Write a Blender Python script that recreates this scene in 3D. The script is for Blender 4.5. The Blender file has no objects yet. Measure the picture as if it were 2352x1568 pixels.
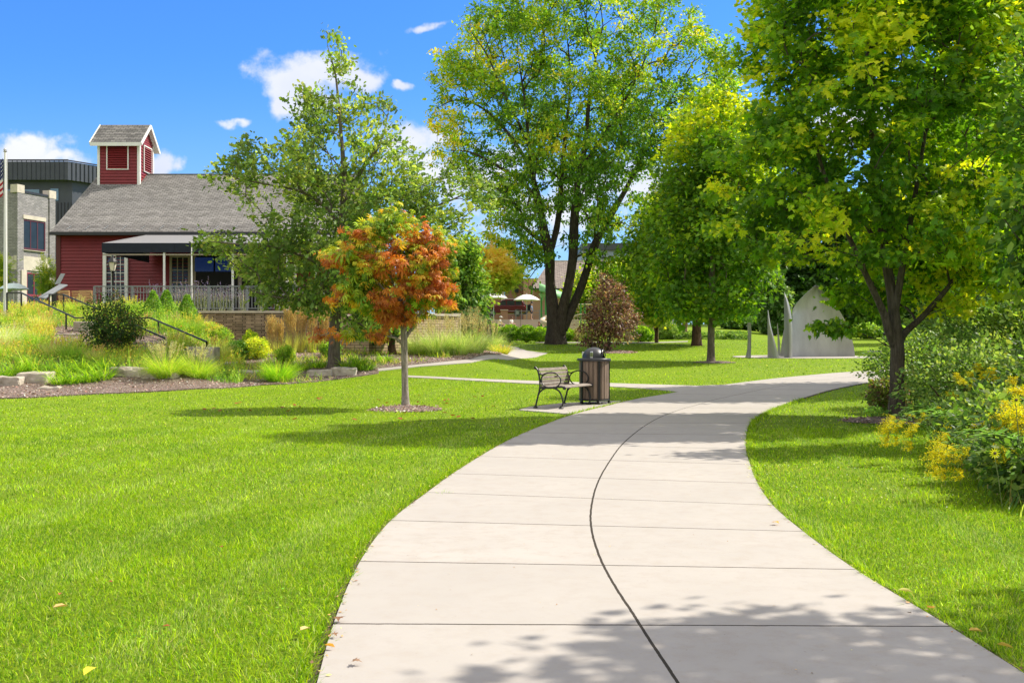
import bpy, bmesh, math
import numpy as np
from mathutils import Vector, Matrix, noise as mnoise
from mathutils.geometry import delaunay_2d_cdt
PI = math.pi
R = math.radians
rng = np.random.default_rng(7)
C = bpy.context.scene.collection
S = bpy.context.scene

# ------------------------------------------------------------------ camera
CAMH = 1.5
FPX, U0, V0 = 2400.0, 1176.0, 784.0
cam_d = bpy.data.cameras.new('camera')
cam_d.sensor_width = 36.0
cam_d.lens = 36.0 * FPX / 2352.0
cam_d.clip_end = 3000
cam_d.clip_start = 0.05
cam = bpy.data.objects.new('camera', cam_d)
cam.location = (0, 0, CAMH)
cam.rotation_euler = (R(90), 0, 0)
C.objects.link(cam)
S.camera = cam

# ------------------------------------------------------------------ sun and sky
SUN_E, SUN_A = R(47), R(21)
to_sun = Vector((math.cos(SUN_E) * math.cos(SUN_A), math.cos(SUN_E) * math.sin(SUN_A), math.sin(SUN_E)))
sl = bpy.data.lights.new('sun', 'SUN')
sl.energy = 4.3
sl.angle = R(0.5)
sl.color = (1.0, 0.92, 0.78)
so = bpy.data.objects.new('sun', sl)
so.rotation_euler = to_sun.to_track_quat('Z', 'Y').to_euler()
so.location = (30, 10, 40)
C.objects.link(so)
S.view_settings.view_transform = 'Standard'
S.view_settings.look = 'None'
S.view_settings.exposure = 0.80
S.view_settings.gamma = 1.0
S.view_settings.use_curve_mapping = False

W = bpy.data.worlds.new('World')
S.world = W
W.use_nodes = True
nt = W.node_tree
nt.nodes.clear()
def N(t, kind, **kw):
    n = t.nodes.new(kind)
    for k, v in kw.items():
        setattr(n, k, v)
    return n
def L(t, a, b):
    t.links.new(a, b)
def vmath(t, op, a, b=None):
    n = N(t, 'ShaderNodeVectorMath', operation=op)
    for i, q in enumerate((a, b)):
        if q is None: continue
        if hasattr(q, 'is_linked'): L(t, q, n.inputs[i])
        else: n.inputs[i].default_value = q
    return n.outputs['Value'] if op in ('LENGTH', 'DOT_PRODUCT') else n.outputs[0]
def fmath(t, op, a, b=None, c=None, clamp=False):
    n = N(t, 'ShaderNodeMath', operation=op)
    n.use_clamp = clamp
    for i, q in enumerate((a, b, c)):
        if q is None: continue
        if hasattr(q, 'is_linked'): L(t, q, n.inputs[i])
        else: n.inputs[i].default_value = q
    return n.outputs[0]
def mixc(t, fac, a, b, blend='MIX'):
    n = N(t, 'ShaderNodeMix', data_type='RGBA', blend_type=blend)
    for i, q in ((0, fac), (6, a), (7, b)):
        if hasattr(q, 'is_linked'): L(t, q, n.inputs[i])
        else: n.inputs[i].default_value = q if i == 0 else (tuple(q) + (1,))[:4]
    return n.outputs[2]
sky = N(nt, 'ShaderNodeTexSky', sky_type='NISHITA')
sky.sun_disc = False
sky.sun_elevation = SUN_E
sky.sun_rotation = R(90) - SUN_A
sky.air_density = 1.3
sky.dust_density = 0.2
sky.ozone_density = 4.0
tc = N(nt, 'ShaderNodeTexCoord')
sep = N(nt, 'ShaderNodeSeparateXYZ'); L(nt, tc.outputs['Generated'], sep.inputs[0])
yy = fmath(nt, 'MAXIMUM', fmath(nt, 'ABSOLUTE', sep.outputs[1]), 0.05)
gx = fmath(nt, 'DIVIDE', sep.outputs[0], yy)
gz = fmath(nt, 'DIVIDE', sep.outputs[2], yy)
cmb = N(nt, 'ShaderNodeCombineXYZ'); L(nt, gx, cmb.inputs[0]); L(nt, gz, cmb.inputs[1])
nz = N(nt, 'ShaderNodeTexNoise'); nz.inputs['Scale'].default_value = 26; nz.inputs['Detail'].default_value = 10; nz.inputs['Roughness'].default_value = 0.6
L(nt, cmb.outputs[0], nz.inputs['Vector'])
nz2 = N(nt, 'ShaderNodeTexNoise'); nz2.inputs['Scale'].default_value = 7; nz2.inputs['Detail'].default_value = 5
L(nt, cmb.outputs[0], nz2.inputs['Vector'])
wz_ = N(nt, 'ShaderNodeTexNoise'); wz_.inputs['Scale'].default_value = 30; wz_.inputs['Detail'].default_value = 4; L(nt, cmb.outputs[0], wz_.inputs['Vector'])
warp = vmath(nt, 'ADD', cmb.outputs[0], vmath(nt, 'MULTIPLY', vmath(nt, 'SUBTRACT', wz_.outputs['Color'], (.5, .5, .5)), (.05, .028, 0)))
CLOUDS = [(735,160,115,42),(690,205,85,42),(820,178,58,30),(665,250,50,30),(745,240,60,26),(660,175,55,26),
          (955,325,90,36),(1010,318,50,30),(900,330,45,30),(940,370,120,22),(70,345,85,38),(130,365,70,22),(20,350,50,40),
          (550,278,36,11),(975,68,34,11),(930,199,26,9),(365,372,32,24),(1120,400,160,60),(1420,430,220,60),(1000,395,120,30),
          (1930,290,120,70),(2330,120,120,70),(60,330,40,22),(1260,480,200,60),(2150,420,130,90)]
acc = None
for (u, v, ru, rv) in CLOUDS:
    c = ((u - U0) / FPX, (V0 - v) / FPX, 0)
    s = (FPX / ru, FPX / rv, 1)
    d = vmath(nt, 'MULTIPLY', vmath(nt, 'SUBTRACT', warp, c), s)
    e = fmath(nt, 'SUBTRACT', 1.0, vmath(nt, 'LENGTH', d))
    acc = e if acc is None else fmath(nt, 'SMOOTH_MAX', acc, e, 0.25)
field = fmath(nt, 'ADD', acc, fmath(nt, 'MULTIPLY', fmath(nt, 'SUBTRACT', nz.outputs[0], 0.5), 3.4))
field = fmath(nt, 'ADD', field, 0.26)
front = fmath(nt, 'GREATER_THAN', sep.outputs[1], 0.0)
mr = N(nt, 'ShaderNodeMapRange', interpolation_type='SMOOTHSTEP')
L(nt, field, mr.inputs[0]); mr.inputs[1].default_value = -0.08; mr.inputs[2].default_value = 1.0
# unseen cloud cover added overhead and behind the camera as fill light
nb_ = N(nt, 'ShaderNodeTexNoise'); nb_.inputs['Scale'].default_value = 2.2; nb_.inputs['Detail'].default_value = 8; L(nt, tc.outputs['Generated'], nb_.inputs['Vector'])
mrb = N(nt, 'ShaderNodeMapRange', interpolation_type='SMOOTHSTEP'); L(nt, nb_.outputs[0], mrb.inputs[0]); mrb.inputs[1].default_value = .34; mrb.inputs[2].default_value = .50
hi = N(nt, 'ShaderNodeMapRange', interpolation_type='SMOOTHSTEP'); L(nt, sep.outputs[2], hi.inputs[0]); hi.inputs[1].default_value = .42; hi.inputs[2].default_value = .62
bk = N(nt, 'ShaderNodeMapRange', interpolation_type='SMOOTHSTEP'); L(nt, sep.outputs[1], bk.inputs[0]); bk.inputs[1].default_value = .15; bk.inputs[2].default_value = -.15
fill_zone = fmath(nt, 'MAXIMUM', hi.outputs[0], bk.outputs[0])
mask = fmath(nt, 'MAXIMUM', fmath(nt, 'MULTIPLY', fmath(nt, 'MULTIPLY', mr.outputs[0], front), 0.97), fmath(nt, 'MULTIPLY', fill_zone, mrb.outputs[0]))
# shade of the clouds: brighter where thick, greyer underneath
cl = mixc(nt, fmath(nt, 'MULTIPLY_ADD', nz2.outputs[0], 2.6, -0.85, clamp=True), (3.6, 3.9, 4.9), (5.2, 5.2, 5.3))
# saturate the blue
skyc = mixc(nt, 1.0, sky.outputs[0], (0.25, 0.53, 0.98), 'MULTIPLY')
hz_ = N(nt, 'ShaderNodeMapRange', interpolation_type='SMOOTHERSTEP'); L(nt, gz, hz_.inputs[0]); hz_.inputs[1].default_value = .30; hz_.inputs[2].default_value = -.02; hz_.inputs[3].default_value = 0; hz_.inputs[4].default_value = .55
skyc = mixc(nt, hz_.outputs[0], skyc, (2.6, 3.9, 5.4))
cl = mixc(nt, fill_zone, cl, (5.6, 5.35, 4.95))
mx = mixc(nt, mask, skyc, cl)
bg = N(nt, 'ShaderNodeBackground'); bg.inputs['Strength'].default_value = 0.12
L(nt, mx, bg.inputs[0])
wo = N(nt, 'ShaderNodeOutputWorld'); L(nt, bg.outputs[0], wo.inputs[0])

# ------------------------------------------------------------------ terrain
def smooth(a, b, x):
    t = np.clip((np.asarray(x, float) - a) / (b - a), 0, 1)
    return t * t * (3 - 2 * t)
def T(x, y):
    x = np.asarray(x, float); y = np.asarray(y, float)
    q = x / np.maximum(np.abs(y), 4.0)
    pc = np.interp(y, [-50, 24, 30, 36, 44, 50, 57, 66, 75, 85, 100, 140, 600], [0, 0, .17, .38, .64, .72, .93, 1.33, 1.62, 2.2, 3.1, 3.6, 5])
    pr = np.interp(y, [-50, 24, 30, 36, 44, 50, 60, 85, 120, 600], [0, 0, .17, .38, .64, .72, .95, 1.62, 2.1, 4])
    pl = np.interp(y, [-50, 24, 30, 36, 44, 50, 57, 66, 70, 83.2, 84.8, 110, 600], [0, 0, .17, .38, .64, .72, .93, 1.33, 1.47, 1.58, 3.22, 3.8, 5])
    w = smooth(.2, .3, q)
    w2 = 1 - smooth(.10, .15, q)
    z = pc * (1 - w) + pr * w
    z = z * (1 - w2) + pl * w2
    z = z + .42*smooth(33, 41, y)*(1-smooth(-.03, .03, q))*(1-smooth(48, 60, y))*smooth(-.36, -.30, q)
    h = np.interp(y, [-50, 27, 29.5, 44, 46, 600], [0, 0, .25, 2.78, 2.82, 2.82])
    w3 = 1 - smooth(-.325, -.262, q)
    w3 = w3 * smooth(20, 27, y)
    z = np.where(q < 0, z * (1 - w3) + np.maximum(h, z) * w3, z)
    return z
def Tz(x, y): return float(T(x, y))
_d = np.concatenate([np.arange(2.0, 60, .05), np.arange(60, 160, .2), np.arange(160, 600, 2)])
def G(u, v, dz=0.0):
    x = (u - U0) / FPX * _d; z = CAMH + (V0 - v) / FPX * _d
    k = np.nonzero(z <= T(x, _d) + 1e-4)[0]
    k = k[0] if len(k) else len(_d) - 1
    return Vector((x[k], _d[k], Tz(x[k], _d[k]) + dz))
def P(u, v, d):
    return Vector(((u - U0) / FPX * d, d, CAMH + (V0 - v) / FPX * d))
def onT(u, d, dz=0.0):
    x = (u - U0) / FPX * d
    return Vector((x, d, Tz(x, d) + dz))

# ------------------------------------------------------------------ tags
def tag(o, label=None, cat=None, group=None, kind=None):
    if label: o['label'] = label
    if cat: o['category'] = cat
    if group: o['group'] = group
    if kind: o['kind'] = kind
    return o
def thing(name, label, cat, loc=(0, 0, 0), rz=0.0, group=None):
    o = bpy.data.objects.new(name, None)
    o.empty_display_size = 0.2
    C.objects.link(o)
    o.location = loc; o.rotation_euler = (0, 0, rz)
    return tag(o, label, cat, group)
KIDS = {}
def link(o, parent):
    C.objects.link(o)
    if parent is not None:
        o.parent = parent
        KIDS.setdefault(parent.name, []).append(o)
    return o
def dup(root, loc, rz=0.0, label=None, group=None, scale=1.0):
    r = root.copy(); C.objects.link(r); r.location = loc; r.rotation_euler = (0, 0, rz)
    r.scale = (scale, scale, scale) if not hasattr(scale, '__len__') else scale
    if label: r['label'] = label
    if group: r['group'] = group
    for ch in list(KIDS.get(root.name, [])):
        c = ch.copy(); C.objects.link(c); c.parent = r
        KIDS.setdefault(r.name, []).append(c)
        for g in list(KIDS.get(ch.name, [])):
            d = g.copy(); C.objects.link(d); d.parent = c
    return r
def wloc(o):
    v = Vector((0, 0, 0))
    while o is not None:
        v += Vector(o.location); o = o.parent
    return v

# ------------------------------------------------------------------ mesh builder
class MB:
    def __init__(s): s.v = []; s.f = []
    def add(s, vs, fs):
        n = len(s.v); s.v += [tuple(p) for p in vs]; s.f += [tuple(i + n for i in f) for f in fs]; return s
    def box(s, x0, x1, y0, y1, z0, z1):
        return s.add([(x0,y0,z0),(x1,y0,z0),(x1,y1,z0),(x0,y1,z0),(x0,y0,z1),(x1,y0,z1),(x1,y1,z1),(x0,y1,z1)],
                     [(0,3,2,1),(4,5,6,7),(0,1,5,4),(1,2,6,5),(2,3,7,6),(3,0,4,7)])
    def obox(s, c, sx, sy, sz, M=None):
        c = Vector(c); vs = []
        for dz in (-.5, .5):
            for dx, dy in ((-.5,-.5),(.5,-.5),(.5,.5),(-.5,.5)):
                p = Vector((dx*sx, dy*sy, dz*sz))
                if M is not None: p = M @ p
                vs.append(c + p)
        return s.add(vs, [(0,3,2,1),(4,5,6,7),(0,1,5,4),(1,2,6,5),(2,3,7,6),(3,0,4,7)])
    def bar(s, a, b, w, h=None, up=(0,0,1)):
        a = Vector(a); b = Vector(b); d = b - a; h = h or w
        y = d.normalized(); u = Vector(up)
        if abs(y.dot(u)) > .98: u = Vector((1, 0, 0))
        x = y.cross(u).normalized(); z = x.cross(y)
        M = Matrix((x, y, z)).transposed()
        return s.obox((a + b) / 2, w, d.length, h, M)
    def tube(s, pts, r, n=8, cap=True):
        pts = [Vector(p) for p in pts]; m = len(pts)
        rr = r if hasattr(r, '__len__') else [r] * m
        base = len(s.v); prev = None
        for i, p in enumerate(pts):
            t = (pts[min(i+1, m-1)] - pts[max(i-1, 0)])
            t = t.normalized() if t.length > 1e-9 else Vector((0, 0, 1))
            if prev is None:
                a = Vector((1, 0, 0)) if abs(t.x) < .8 else Vector((0, 1, 0))
                x = (a - t * a.dot(t)).normalized()
            else:
                x = (prev - t * prev.dot(t)).normalized()
            prev = x; y = t.cross(x)
            for k in range(n):
                a = 2 * PI * k / n
                s.v.append(tuple(p + (x * math.cos(a) + y * math.sin(a)) * rr[i]))
        for i in range(m - 1):
            for k in range(n):
                a = base + i*n + k; b = base + i*n + (k+1) % n
                s.f.append((a, b, b + n, a + n))
        if cap:
            s.f.append(tuple(base + k for k in range(n))[::-1]); s.f.append(tuple(base + (m-1)*n + k for k in range(n)))
        return s
    def lathe(s, prof, n=24, c=(0,0,0)):
        base = len(s.v)
        for r, z in prof:
            for k in range(n):
                a = 2*PI*k/n; s.v.append((c[0]+r*math.cos(a), c[1]+r*math.sin(a), c[2]+z))
        for i in range(len(prof)-1):
            for k in range(n):
                a = base+i*n+k; b = base+i*n+(k+1) % n
                s.f.append((a, b, b+n, a+n))
        if prof[0][0] > 1e-6: s.f.append(tuple(base+k for k in range(n))[::-1])
        if prof[-1][0] > 1e-6: s.f.append(tuple(base+(len(prof)-1)*n+k for k in range(n)))
        return s
    def prism(s, poly, a, b, axis='y'):
        """extrude a polygon given in (p,q) between a and b along axis"""
        n = len(poly)
        def mk(p, q, t):
            return (p, t, q) if axis == 'y' else ((t, p, q) if axis == 'x' else (p, q, t))
        vs = [mk(p, q, a) for p, q in poly] + [mk(p, q, b) for p, q in poly]
        fs = [tuple(range(n))[::-1], tuple(range(n, 2*n))] + [(i, (i+1) % n, (i+1) % n + n, i+n) for i in range(n)]
        return s.add(vs, fs)
    def sphere(s, c, r, n=12, m=8, sc=(1,1,1)):
        c = Vector(c); base = len(s.v)
        for i in range(m+1):
            th = PI*i/m
            for k in range(n):
                a = 2*PI*k/n
                s.v.append((c.x+r*sc[0]*math.sin(th)*math.cos(a), c.y+r*sc[1]*math.sin(th)*math.sin(a), c.z+r*sc[2]*math.cos(th)))
        for i in range(m):
            for k in range(n):
                a = base+i*n+k; b = base+i*n+(k+1) % n
                s.f.append((a, a+n, b+n, b))
        return s
    def build(s, name, mat, parent=None, world=False, smooth_=False, bevel=0.0):
        me = bpy.data.meshes.new(name)
        off = wloc(parent) if (world and parent is not None) else Vector((0, 0, 0))
        me.from_pydata([(a-off.x, b-off.y, c-off.z) for a, b, c in s.v], [], s.f)
        bm = bmesh.new(); bm.from_mesh(me)
        bmesh.ops.remove_doubles(bm, verts=bm.verts, dist=1e-5)
        bmesh.ops.recalc_face_normals(bm, faces=bm.faces)
        if bevel > 0:
            bmesh.ops.bevel(bm, geom=[e for e in bm.edges if len(e.link_faces) == 2 and e.calc_face_angle(0) > .6], offset=bevel, segments=1, affect='EDGES', clamp_overlap=True)
        bm.to_mesh(me); bm.free()
        if smooth_:
            me.shade_smooth()
            if smooth_ != 'all':
                try: me.set_sharp_from_angle(angle=R(38))
                except Exception: pass
        me.materials.append(mat)
        o = bpy.data.objects.new(name, me)
        return link(o, parent)

def raw_mesh(name, V, F, mat, parent=None, cols=None, k=None, off=None, smooth_=False):
    """V (n,3), F (m,k) faces of equal size or list of arrays"""
    V = np.asarray(V, np.float32)
    if off is None and parent is not None: off = wloc(parent)
    if off is not None: V = V - np.array(off, np.float32)
    Fs = F if isinstance(F, list) else [F]
    loops = np.concatenate([f.ravel() for f in Fs]).astype(np.int32)
    tot = np.concatenate([np.full(len(f), f.shape[1]) for f in Fs])
    start = np.concatenate([[0], np.cumsum(tot)[:-1]]).astype(np.int32)
    me = bpy.data.meshes.new(name)
    me.vertices.add(len(V)); me.vertices.foreach_set('co', V.ravel())
    me.loops.add(len(loops)); me.loops.foreach_set('vertex_index', loops)
    me.polygons.add(len(tot)); me.polygons.foreach_set('loop_start', start)
    me.update(calc_edges=True)
    if cols is not None:
        a = me.attributes.new('Col', 'FLOAT_COLOR', 'POINT')
        c = np.ones((len(V), 4), np.float32); c[:, :3] = cols
        a.data.foreach_set('color', c.ravel())
    if not smooth_:
        me.shade_flat()
    me.materials.append(mat)
    o = bpy.data.objects.new(name, me)
    return link(o, parent)

# ------------------------------------------------------------------ materials
MATS = {}
def newmat(name):
    m = bpy.data.materials.new(name); m.use_nodes = True
    t = m.node_tree; t.nodes.clear()
    out = N(t, 'ShaderNodeOutputMaterial'); b = N(t, 'ShaderNodeBsdfPrincipled')
    L(t, b.outputs[0], out.inputs[0])
    return m, t, b, out
def pm(name, col, rough=.6, var=.15, scale=6.0, bump=0.0, metal=0.0, spec=.5, stretch=(1,1,1), bscale=None, emis=None, col2=None):
    if name in MATS: return MATS[name]
    m, t, b, out = newmat(name)
    b.inputs['Roughness'].default_value = rough; b.inputs['Metallic'].default_value = metal
    b.inputs['Specular IOR Level'].default_value = spec
    tcn = N(t, 'ShaderNodeTexCoord'); mp = N(t, 'ShaderNodeMapping'); mp.inputs['Scale'].default_value = stretch
    L(t, tcn.outputs['Object'], mp.inputs[0])
    n = N(t, 'ShaderNodeTexNoise'); n.inputs['Scale'].default_value = scale; n.inputs['Detail'].default_value = 6
    n.inputs['Roughness'].default_value = .62
    L(t, mp.outputs[0], n.inputs['Vector'])
    f = N(t, 'ShaderNodeMapRange'); L(t, n.outputs[0], f.inputs[0]); f.inputs[1].default_value = .3; f.inputs[2].default_value = .7
    c1 = tuple(max(0, q * (1 - var)) for q in col); c2 = col2 or tuple(min(1, q * (1 + var)) for q in col)
    L(t, mixc(t, f.outputs[0], c1, c2), b.inputs['Base Color'])
    if bump:
        n2 = N(t, 'ShaderNodeTexNoise'); n2.inputs['Scale'].default_value = bscale or scale*5; n2.inputs['Detail'].default_value = 5
        L(t, mp.outputs[0], n2.inputs['Vector'])
        bp = N(t, 'ShaderNodeBump'); bp.inputs['Strength'].default_value = min(1, bump); bp.inputs['Distance'].default_value = .02
        L(t, n2.outputs[0], bp.inputs['Height']); L(t, bp.outputs[0], b.inputs['Normal'])
    if emis:
        b.inputs['Emission Color'].default_value = tuple(emis[:3]) + (1,); b.inputs['Emission Strength'].default_value = emis[3]
    MATS[name] = m
    return m
def leafmat(name, trans=.42, rough=.5, spec=.35, tint=(1.25, 1.2, .55)):
    if name in MATS: return MATS[name]
    m = bpy.data.materials.new(name); m.use_nodes = True; t = m.node_tree; t.nodes.clear()
    out = N(t, 'ShaderNodeOutputMaterial'); b = N(t, 'ShaderNodeBsdfPrincipled'); tr = N(t, 'ShaderNodeBsdfTranslucent')
    at = N(t, 'ShaderNodeAttribute'); at.attribute_name = 'Col'
    b.inputs['Roughness'].default_value = rough; b.inputs['Specular IOR Level'].default_value = spec
    L(t, at.outputs['Color'], b.inputs['Base Color'])
    L(t, mixc(t, 1.0, at.outputs['Color'], tint, 'MULTIPLY'), tr.inputs[0])
    mx = N(t, 'ShaderNodeMixShader'); mx.inputs[0].default_value = trans
    L(t, b.outputs[0], mx.inputs[1]); L(t, tr.outputs[0], mx.inputs[2]); L(t, mx.outputs[0], out.inputs[0])
    MATS[name] = m
    return m
def brickmat(name, c1, c2, mortar, bw=.22, rh=.075, ms=.012, coords='wall', bump=.4, rough=.85, offset=.5, bias=0.0, noisev=.25):
    """brick or shingle pattern on object coordinates: u = x + y, v = z (coords 'wall') or v = slope length (coords 'roof')"""
    if name in MATS: return MATS[name]
    m, t, b, out = newmat(name)
    tcn = N(t, 'ShaderNodeTexCoord'); sp = N(t, 'ShaderNodeSeparateXYZ'); L(t, tcn.outputs['Object'], sp.inputs[0])
    cb = N(t, 'ShaderNodeCombineXYZ')
    L(t, fmath(t, 'ADD', sp.outputs[0], sp.outputs[1]) if coords == 'wall' else sp.outputs[0], cb.inputs[0])
    L(t, sp.outputs[2], cb.inputs[1])
    br = N(t, 'ShaderNodeTexBrick'); L(t, cb.outputs[0], br.inputs['Vector'])
    br.offset = offset
    br.inputs['Color1'].default_value = c1 + (1,); br.inputs['Color2'].default_value = c2 + (1,); br.inputs['Mortar'].default_value = mortar + (1,)
    br.inputs['Scale'].default_value = 1; br.inputs['Mortar Size'].default_value = ms; br.inputs['Mortar Smooth'].default_value = .2
    br.inputs['Bias'].default_value = bias; br.inputs['Brick Width'].default_value = bw; br.inputs['Row Height'].default_value = rh
    n = N(t, 'ShaderNodeTexNoise'); n.inputs['Scale'].default_value = 3; n.inputs['Detail'].default_value = 8; L(t, tcn.outputs['Object'], n.inputs['Vector'])
    k = fmath(t, 'MULTIPLY_ADD', n.outputs[0], 2*noisev, 1-noisev)
    kc = N(t, 'ShaderNodeCombineXYZ')
    for i in range(3): L(t, k, kc.inputs[i])
    L(t, mixc(t, 1.0, br.outputs[0], kc.outputs[0], 'MULTIPLY'), b.inputs['Base Color'])
    b.inputs['Roughness'].default_value = rough
    bp = N(t, 'ShaderNodeBump'); bp.inputs['Strength'].default_value = bump; bp.inputs['Distance'].default_value = .02; bp.invert = True
    L(t, br.outputs['Fac'], bp.inputs['Height']); L(t, bp.outputs[0], b.inputs['Normal'])
    MATS[name] = m
    return m
def barkmat(name, col, col2, scale=9.0, bump=1.0):
    if name in MATS: return MATS[name]
    m, t, b, out = newmat(name)
    tcn = N(t, 'ShaderNodeTexCoord'); mp = N(t, 'ShaderNodeMapping'); mp.inputs['Scale'].default_value = (1, 1, .16)
    L(t, tcn.outputs['Object'], mp.inputs[0])
    n = N(t, 'ShaderNodeTexNoise'); n.inputs['Scale'].default_value = scale*2.2; n.inputs['Detail'].default_value = 8; n.inputs['Roughness'].default_value = .7
    n.inputs['Distortion'].default_value = .6
    L(t, mp.outputs[0], n.inputs['Vector'])
    n2 = N(t, 'ShaderNodeTexNoise'); n2.inputs['Scale'].default_value = 2.5; n2.inputs['Detail'].default_value = 4; L(t, tcn.outputs['Object'], n2.inputs['Vector'])
    mr = N(t, 'ShaderNodeMapRange'); L(t, n.outputs[0], mr.inputs[0]); mr.inputs[1].default_value = .36; mr.inputs[2].default_value = .62
    c = mixc(t, mr.outputs[0], tuple(q*.35 for q in col), col)
    c = mixc(t, fmath(t, 'MULTIPLY_ADD', n2.outputs[0], 1.6, -.4, clamp=True), c, mixc(t, mr.outputs[0], tuple(q*.4 for q in col2), col2))
    L(t, c, b.inputs['Base Color']); b.inputs['Roughness'].default_value = .9; b.inputs['Specular IOR Level'].default_value = .2
    bp = N(t, 'ShaderNodeBump'); bp.inputs['Strength'].default_value = bump; bp.inputs['Distance'].default_value = .03
    L(t, n.outputs[0], bp.inputs['Height']); L(t, bp.outputs[0], b.inputs['Normal'])
    MATS[name] = m
    return m
def glassmat(name='window glass', col=(.02, .025, .03), rough=.12):
    return pm(name, col, rough=rough, var=.3, scale=1.2, spec=.35)
# ------------------------------------------------------------------ leaves, ribbons, trees
def unit(a): return a / np.maximum(np.linalg.norm(a, axis=-1, keepdims=True), 1e-9)
def _mirror(pts):
    return pts + [(-x, y) for x, y in pts[::-1] if abs(x) > 1e-6]
_mp = [(0, 0), (.10, .04), (.42, -.02), (.36, .14), (.60, .34), (.34, .36), (.30, .46), (.40, .66), (.16, .60), (0, 1.0)]
TEMPL = {}
def _fan(outline, cz=.0, cy=.4, zf=None):
    V = [(0, cy, cz)] + [(x, y, (zf(x, y) if zf else 0)) for x, y in outline]
    n = len(outline)
    return np.array(V, float), np.array([(0, 1+i, 1+(i+1) % n) for i in range(n)])
_m = _mirror(_mp); TEMPL['maple'] = _fan(_m[:], .06, .36, lambda x, y: -.10*abs(x) - .08*y*y)
_ms = _mirror([(0, 0), (.45, .05), (.34, .3), (.5, .5), (.2, .6), (0, 1)])
TEMPL['maple_small'] = _fan(_ms, .05, .35, lambda x, y: -.1*abs(x))
_ok = _mirror([(0, 0), (.1, .15), (.26, .25), (.14, .38), (.34, .55), (.2, .66), (.26, .82), (0, 1)])
TEMPL['oak'] = _fan(_ok, .04, .5, lambda x, y: -.12*abs(x))
TEMPL['oval'] = (np.array([(0,0,0),(.28,.3,-.05),(.24,.68,-.06),(0,1,-.1),(-.24,.68,-.06),(-.28,.3,-.05)], float), np.array([(0,1,2,3),(0,3,4,5)]))
TEMPL['rhomb'] = (np.array([(0,0,0),(.3,.45,-.05),(0,1,-.05),(-.3,.45,-.05)], float), np.array([(0,1,2,3)]))
TEMPL['lance'] = (np.array([(0,0,0),(.11,.35,.02),(.07,.75,-.05),(0,1,-.14),(-.07,.75,-.05),(-.11,.35,.02)], float), np.array([(0,1,2,3),(0,3,4,5)]))
def _locust():
    V = []; F = []
    for i in range(5):
        y = .15 + .18*i
        for s in (-1, 1):
            b = len(V); l = .34 - .03*abs(i-2)
            V += [(0, y-.06, 0), (s*l*.55, y-.02, -.03), (s*l, y+.14, -.1), (s*l*.45, y+.10, -.03)]
            F.append((b, b+1, b+2, b+3))
    b = len(V); V += [(0, .85, 0), (.06, .95, 0), (0, 1.15, -.05), (-.06, .95, 0)]; F.append((b, b+1, b+2, b+3))
    return np.array(V, float), np.array(F)
TEMPL['locust'] = _locust()
def _palm():
    # five to seven drooping leaflets from one point
    V = []; F = []
    for a, l in ((-100, .62), (-62, .85), (-28, 1.0), (5, 1.05), (36, .98), (70, .82), (105, .6)):
        c, s_ = math.sin(R(a)), math.cos(R(a)); b = len(V)
        def pt(t, w, z): return (c*t*l + s_*w, s_*t*l - c*w, z)
        V += [pt(.02, 0, 0), pt(.45, .10, .02), pt(.8, .09, -.22*l), pt(.93, 0, -.5*l), pt(.8, -.09, -.22*l), pt(.45, -.10, .02)]
        F += [(b, b+1, b+2, b+5), (b+5, b+2, b+3, b+4)]
    return np.array(V, float), np.array(F)
TEMPL['palm'] = _palm()

def leaves(name, pos, dr, nr, size, col, templ, mat, parent=None):
    TV, TF = TEMPL[templ]
    dr = unit(dr); nr = unit(nr - dr * np.sum(nr*dr, 1, keepdims=True)); x = np.cross(dr, nr)
    n, k = len(pos), len(TV)
    size = np.asarray(size, float).reshape(-1, 1, 1)
    V = pos[:, None, :] + size * (TV[None, :, 0, None]*x[:, None] + TV[None, :, 1, None]*dr[:, None] + TV[None, :, 2, None]*nr[:, None])
    F = (TF[None] + (np.arange(n)*k)[:, None, None]).reshape(-1, TF.shape[1])
    cols = np.repeat(col, k, axis=0)
    return raw_mesh(name, V.reshape(-1, 3), F, mat, parent, cols)

def ribbons(name, base, Ln, az, lean, droop, width, col, mat, parent=None, k=3, tipcol=None, off=None):
    """curved blades. base (n,3), Ln (n), az, lean (initial tilt from vertical), droop (how far the tip bends over)"""
    n = len(base); t = np.linspace(0, 1, k+1)
    h = np.stack([np.cos(az), np.sin(az), np.zeros(n)], 1)
    side = np.stack([-np.sin(az), np.cos(az), np.zeros(n)], 1)
    # integrate angle along the blade
    P_ = [base.copy()]; cur = base.copy()
    for i in range(k):
        tm = (t[i]+t[i+1])/2; ang = lean + droop*tm
        cur = cur + (Ln/k)[:, None]*(h*np.sin(ang)[:, None] + np.array([0, 0, 1.0])*np.cos(ang)[:, None])
        P_.append(cur.copy())
    # random twist of the blade
    tw = rng.uniform(-1, 1, n)[:, None]
    sd = unit(side + h*tw)
    V = []; 
    for i in range(k):
        w = (width*(1 - (t[i])**2*.75))[:, None]*.5
        V += [P_[i]-sd*w, P_[i]+sd*w]
    V.append(P_[k])
    V = np.stack(V, 1)                                     # n, 2k+1, 3
    m = 2*k+1; b = (np.arange(n)*m)[:, None]
    Q = np.concatenate([b + np.array([[2*i, 2*i+1, 2*i+3, 2*i+2]]) for i in range(k-1)]) if k > 1 else None
    Tt = b + np.array([[2*k-2, 2*k-1, 2*k]])
    c = np.repeat(col[:, None, :], m, 1)
    if tipcol is not None:
        c[:, -1] = tipcol; c[:, -3:-1] = (c[:, -3:-1] + (tipcol[:, None] if tipcol.ndim == 2 else tipcol))/2
    F = [Q, Tt] if Q is not None else [Tt]
    return raw_mesh(name, V.reshape(-1, 3), F, mat, parent, c.reshape(-1, 3), off=off)

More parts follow.
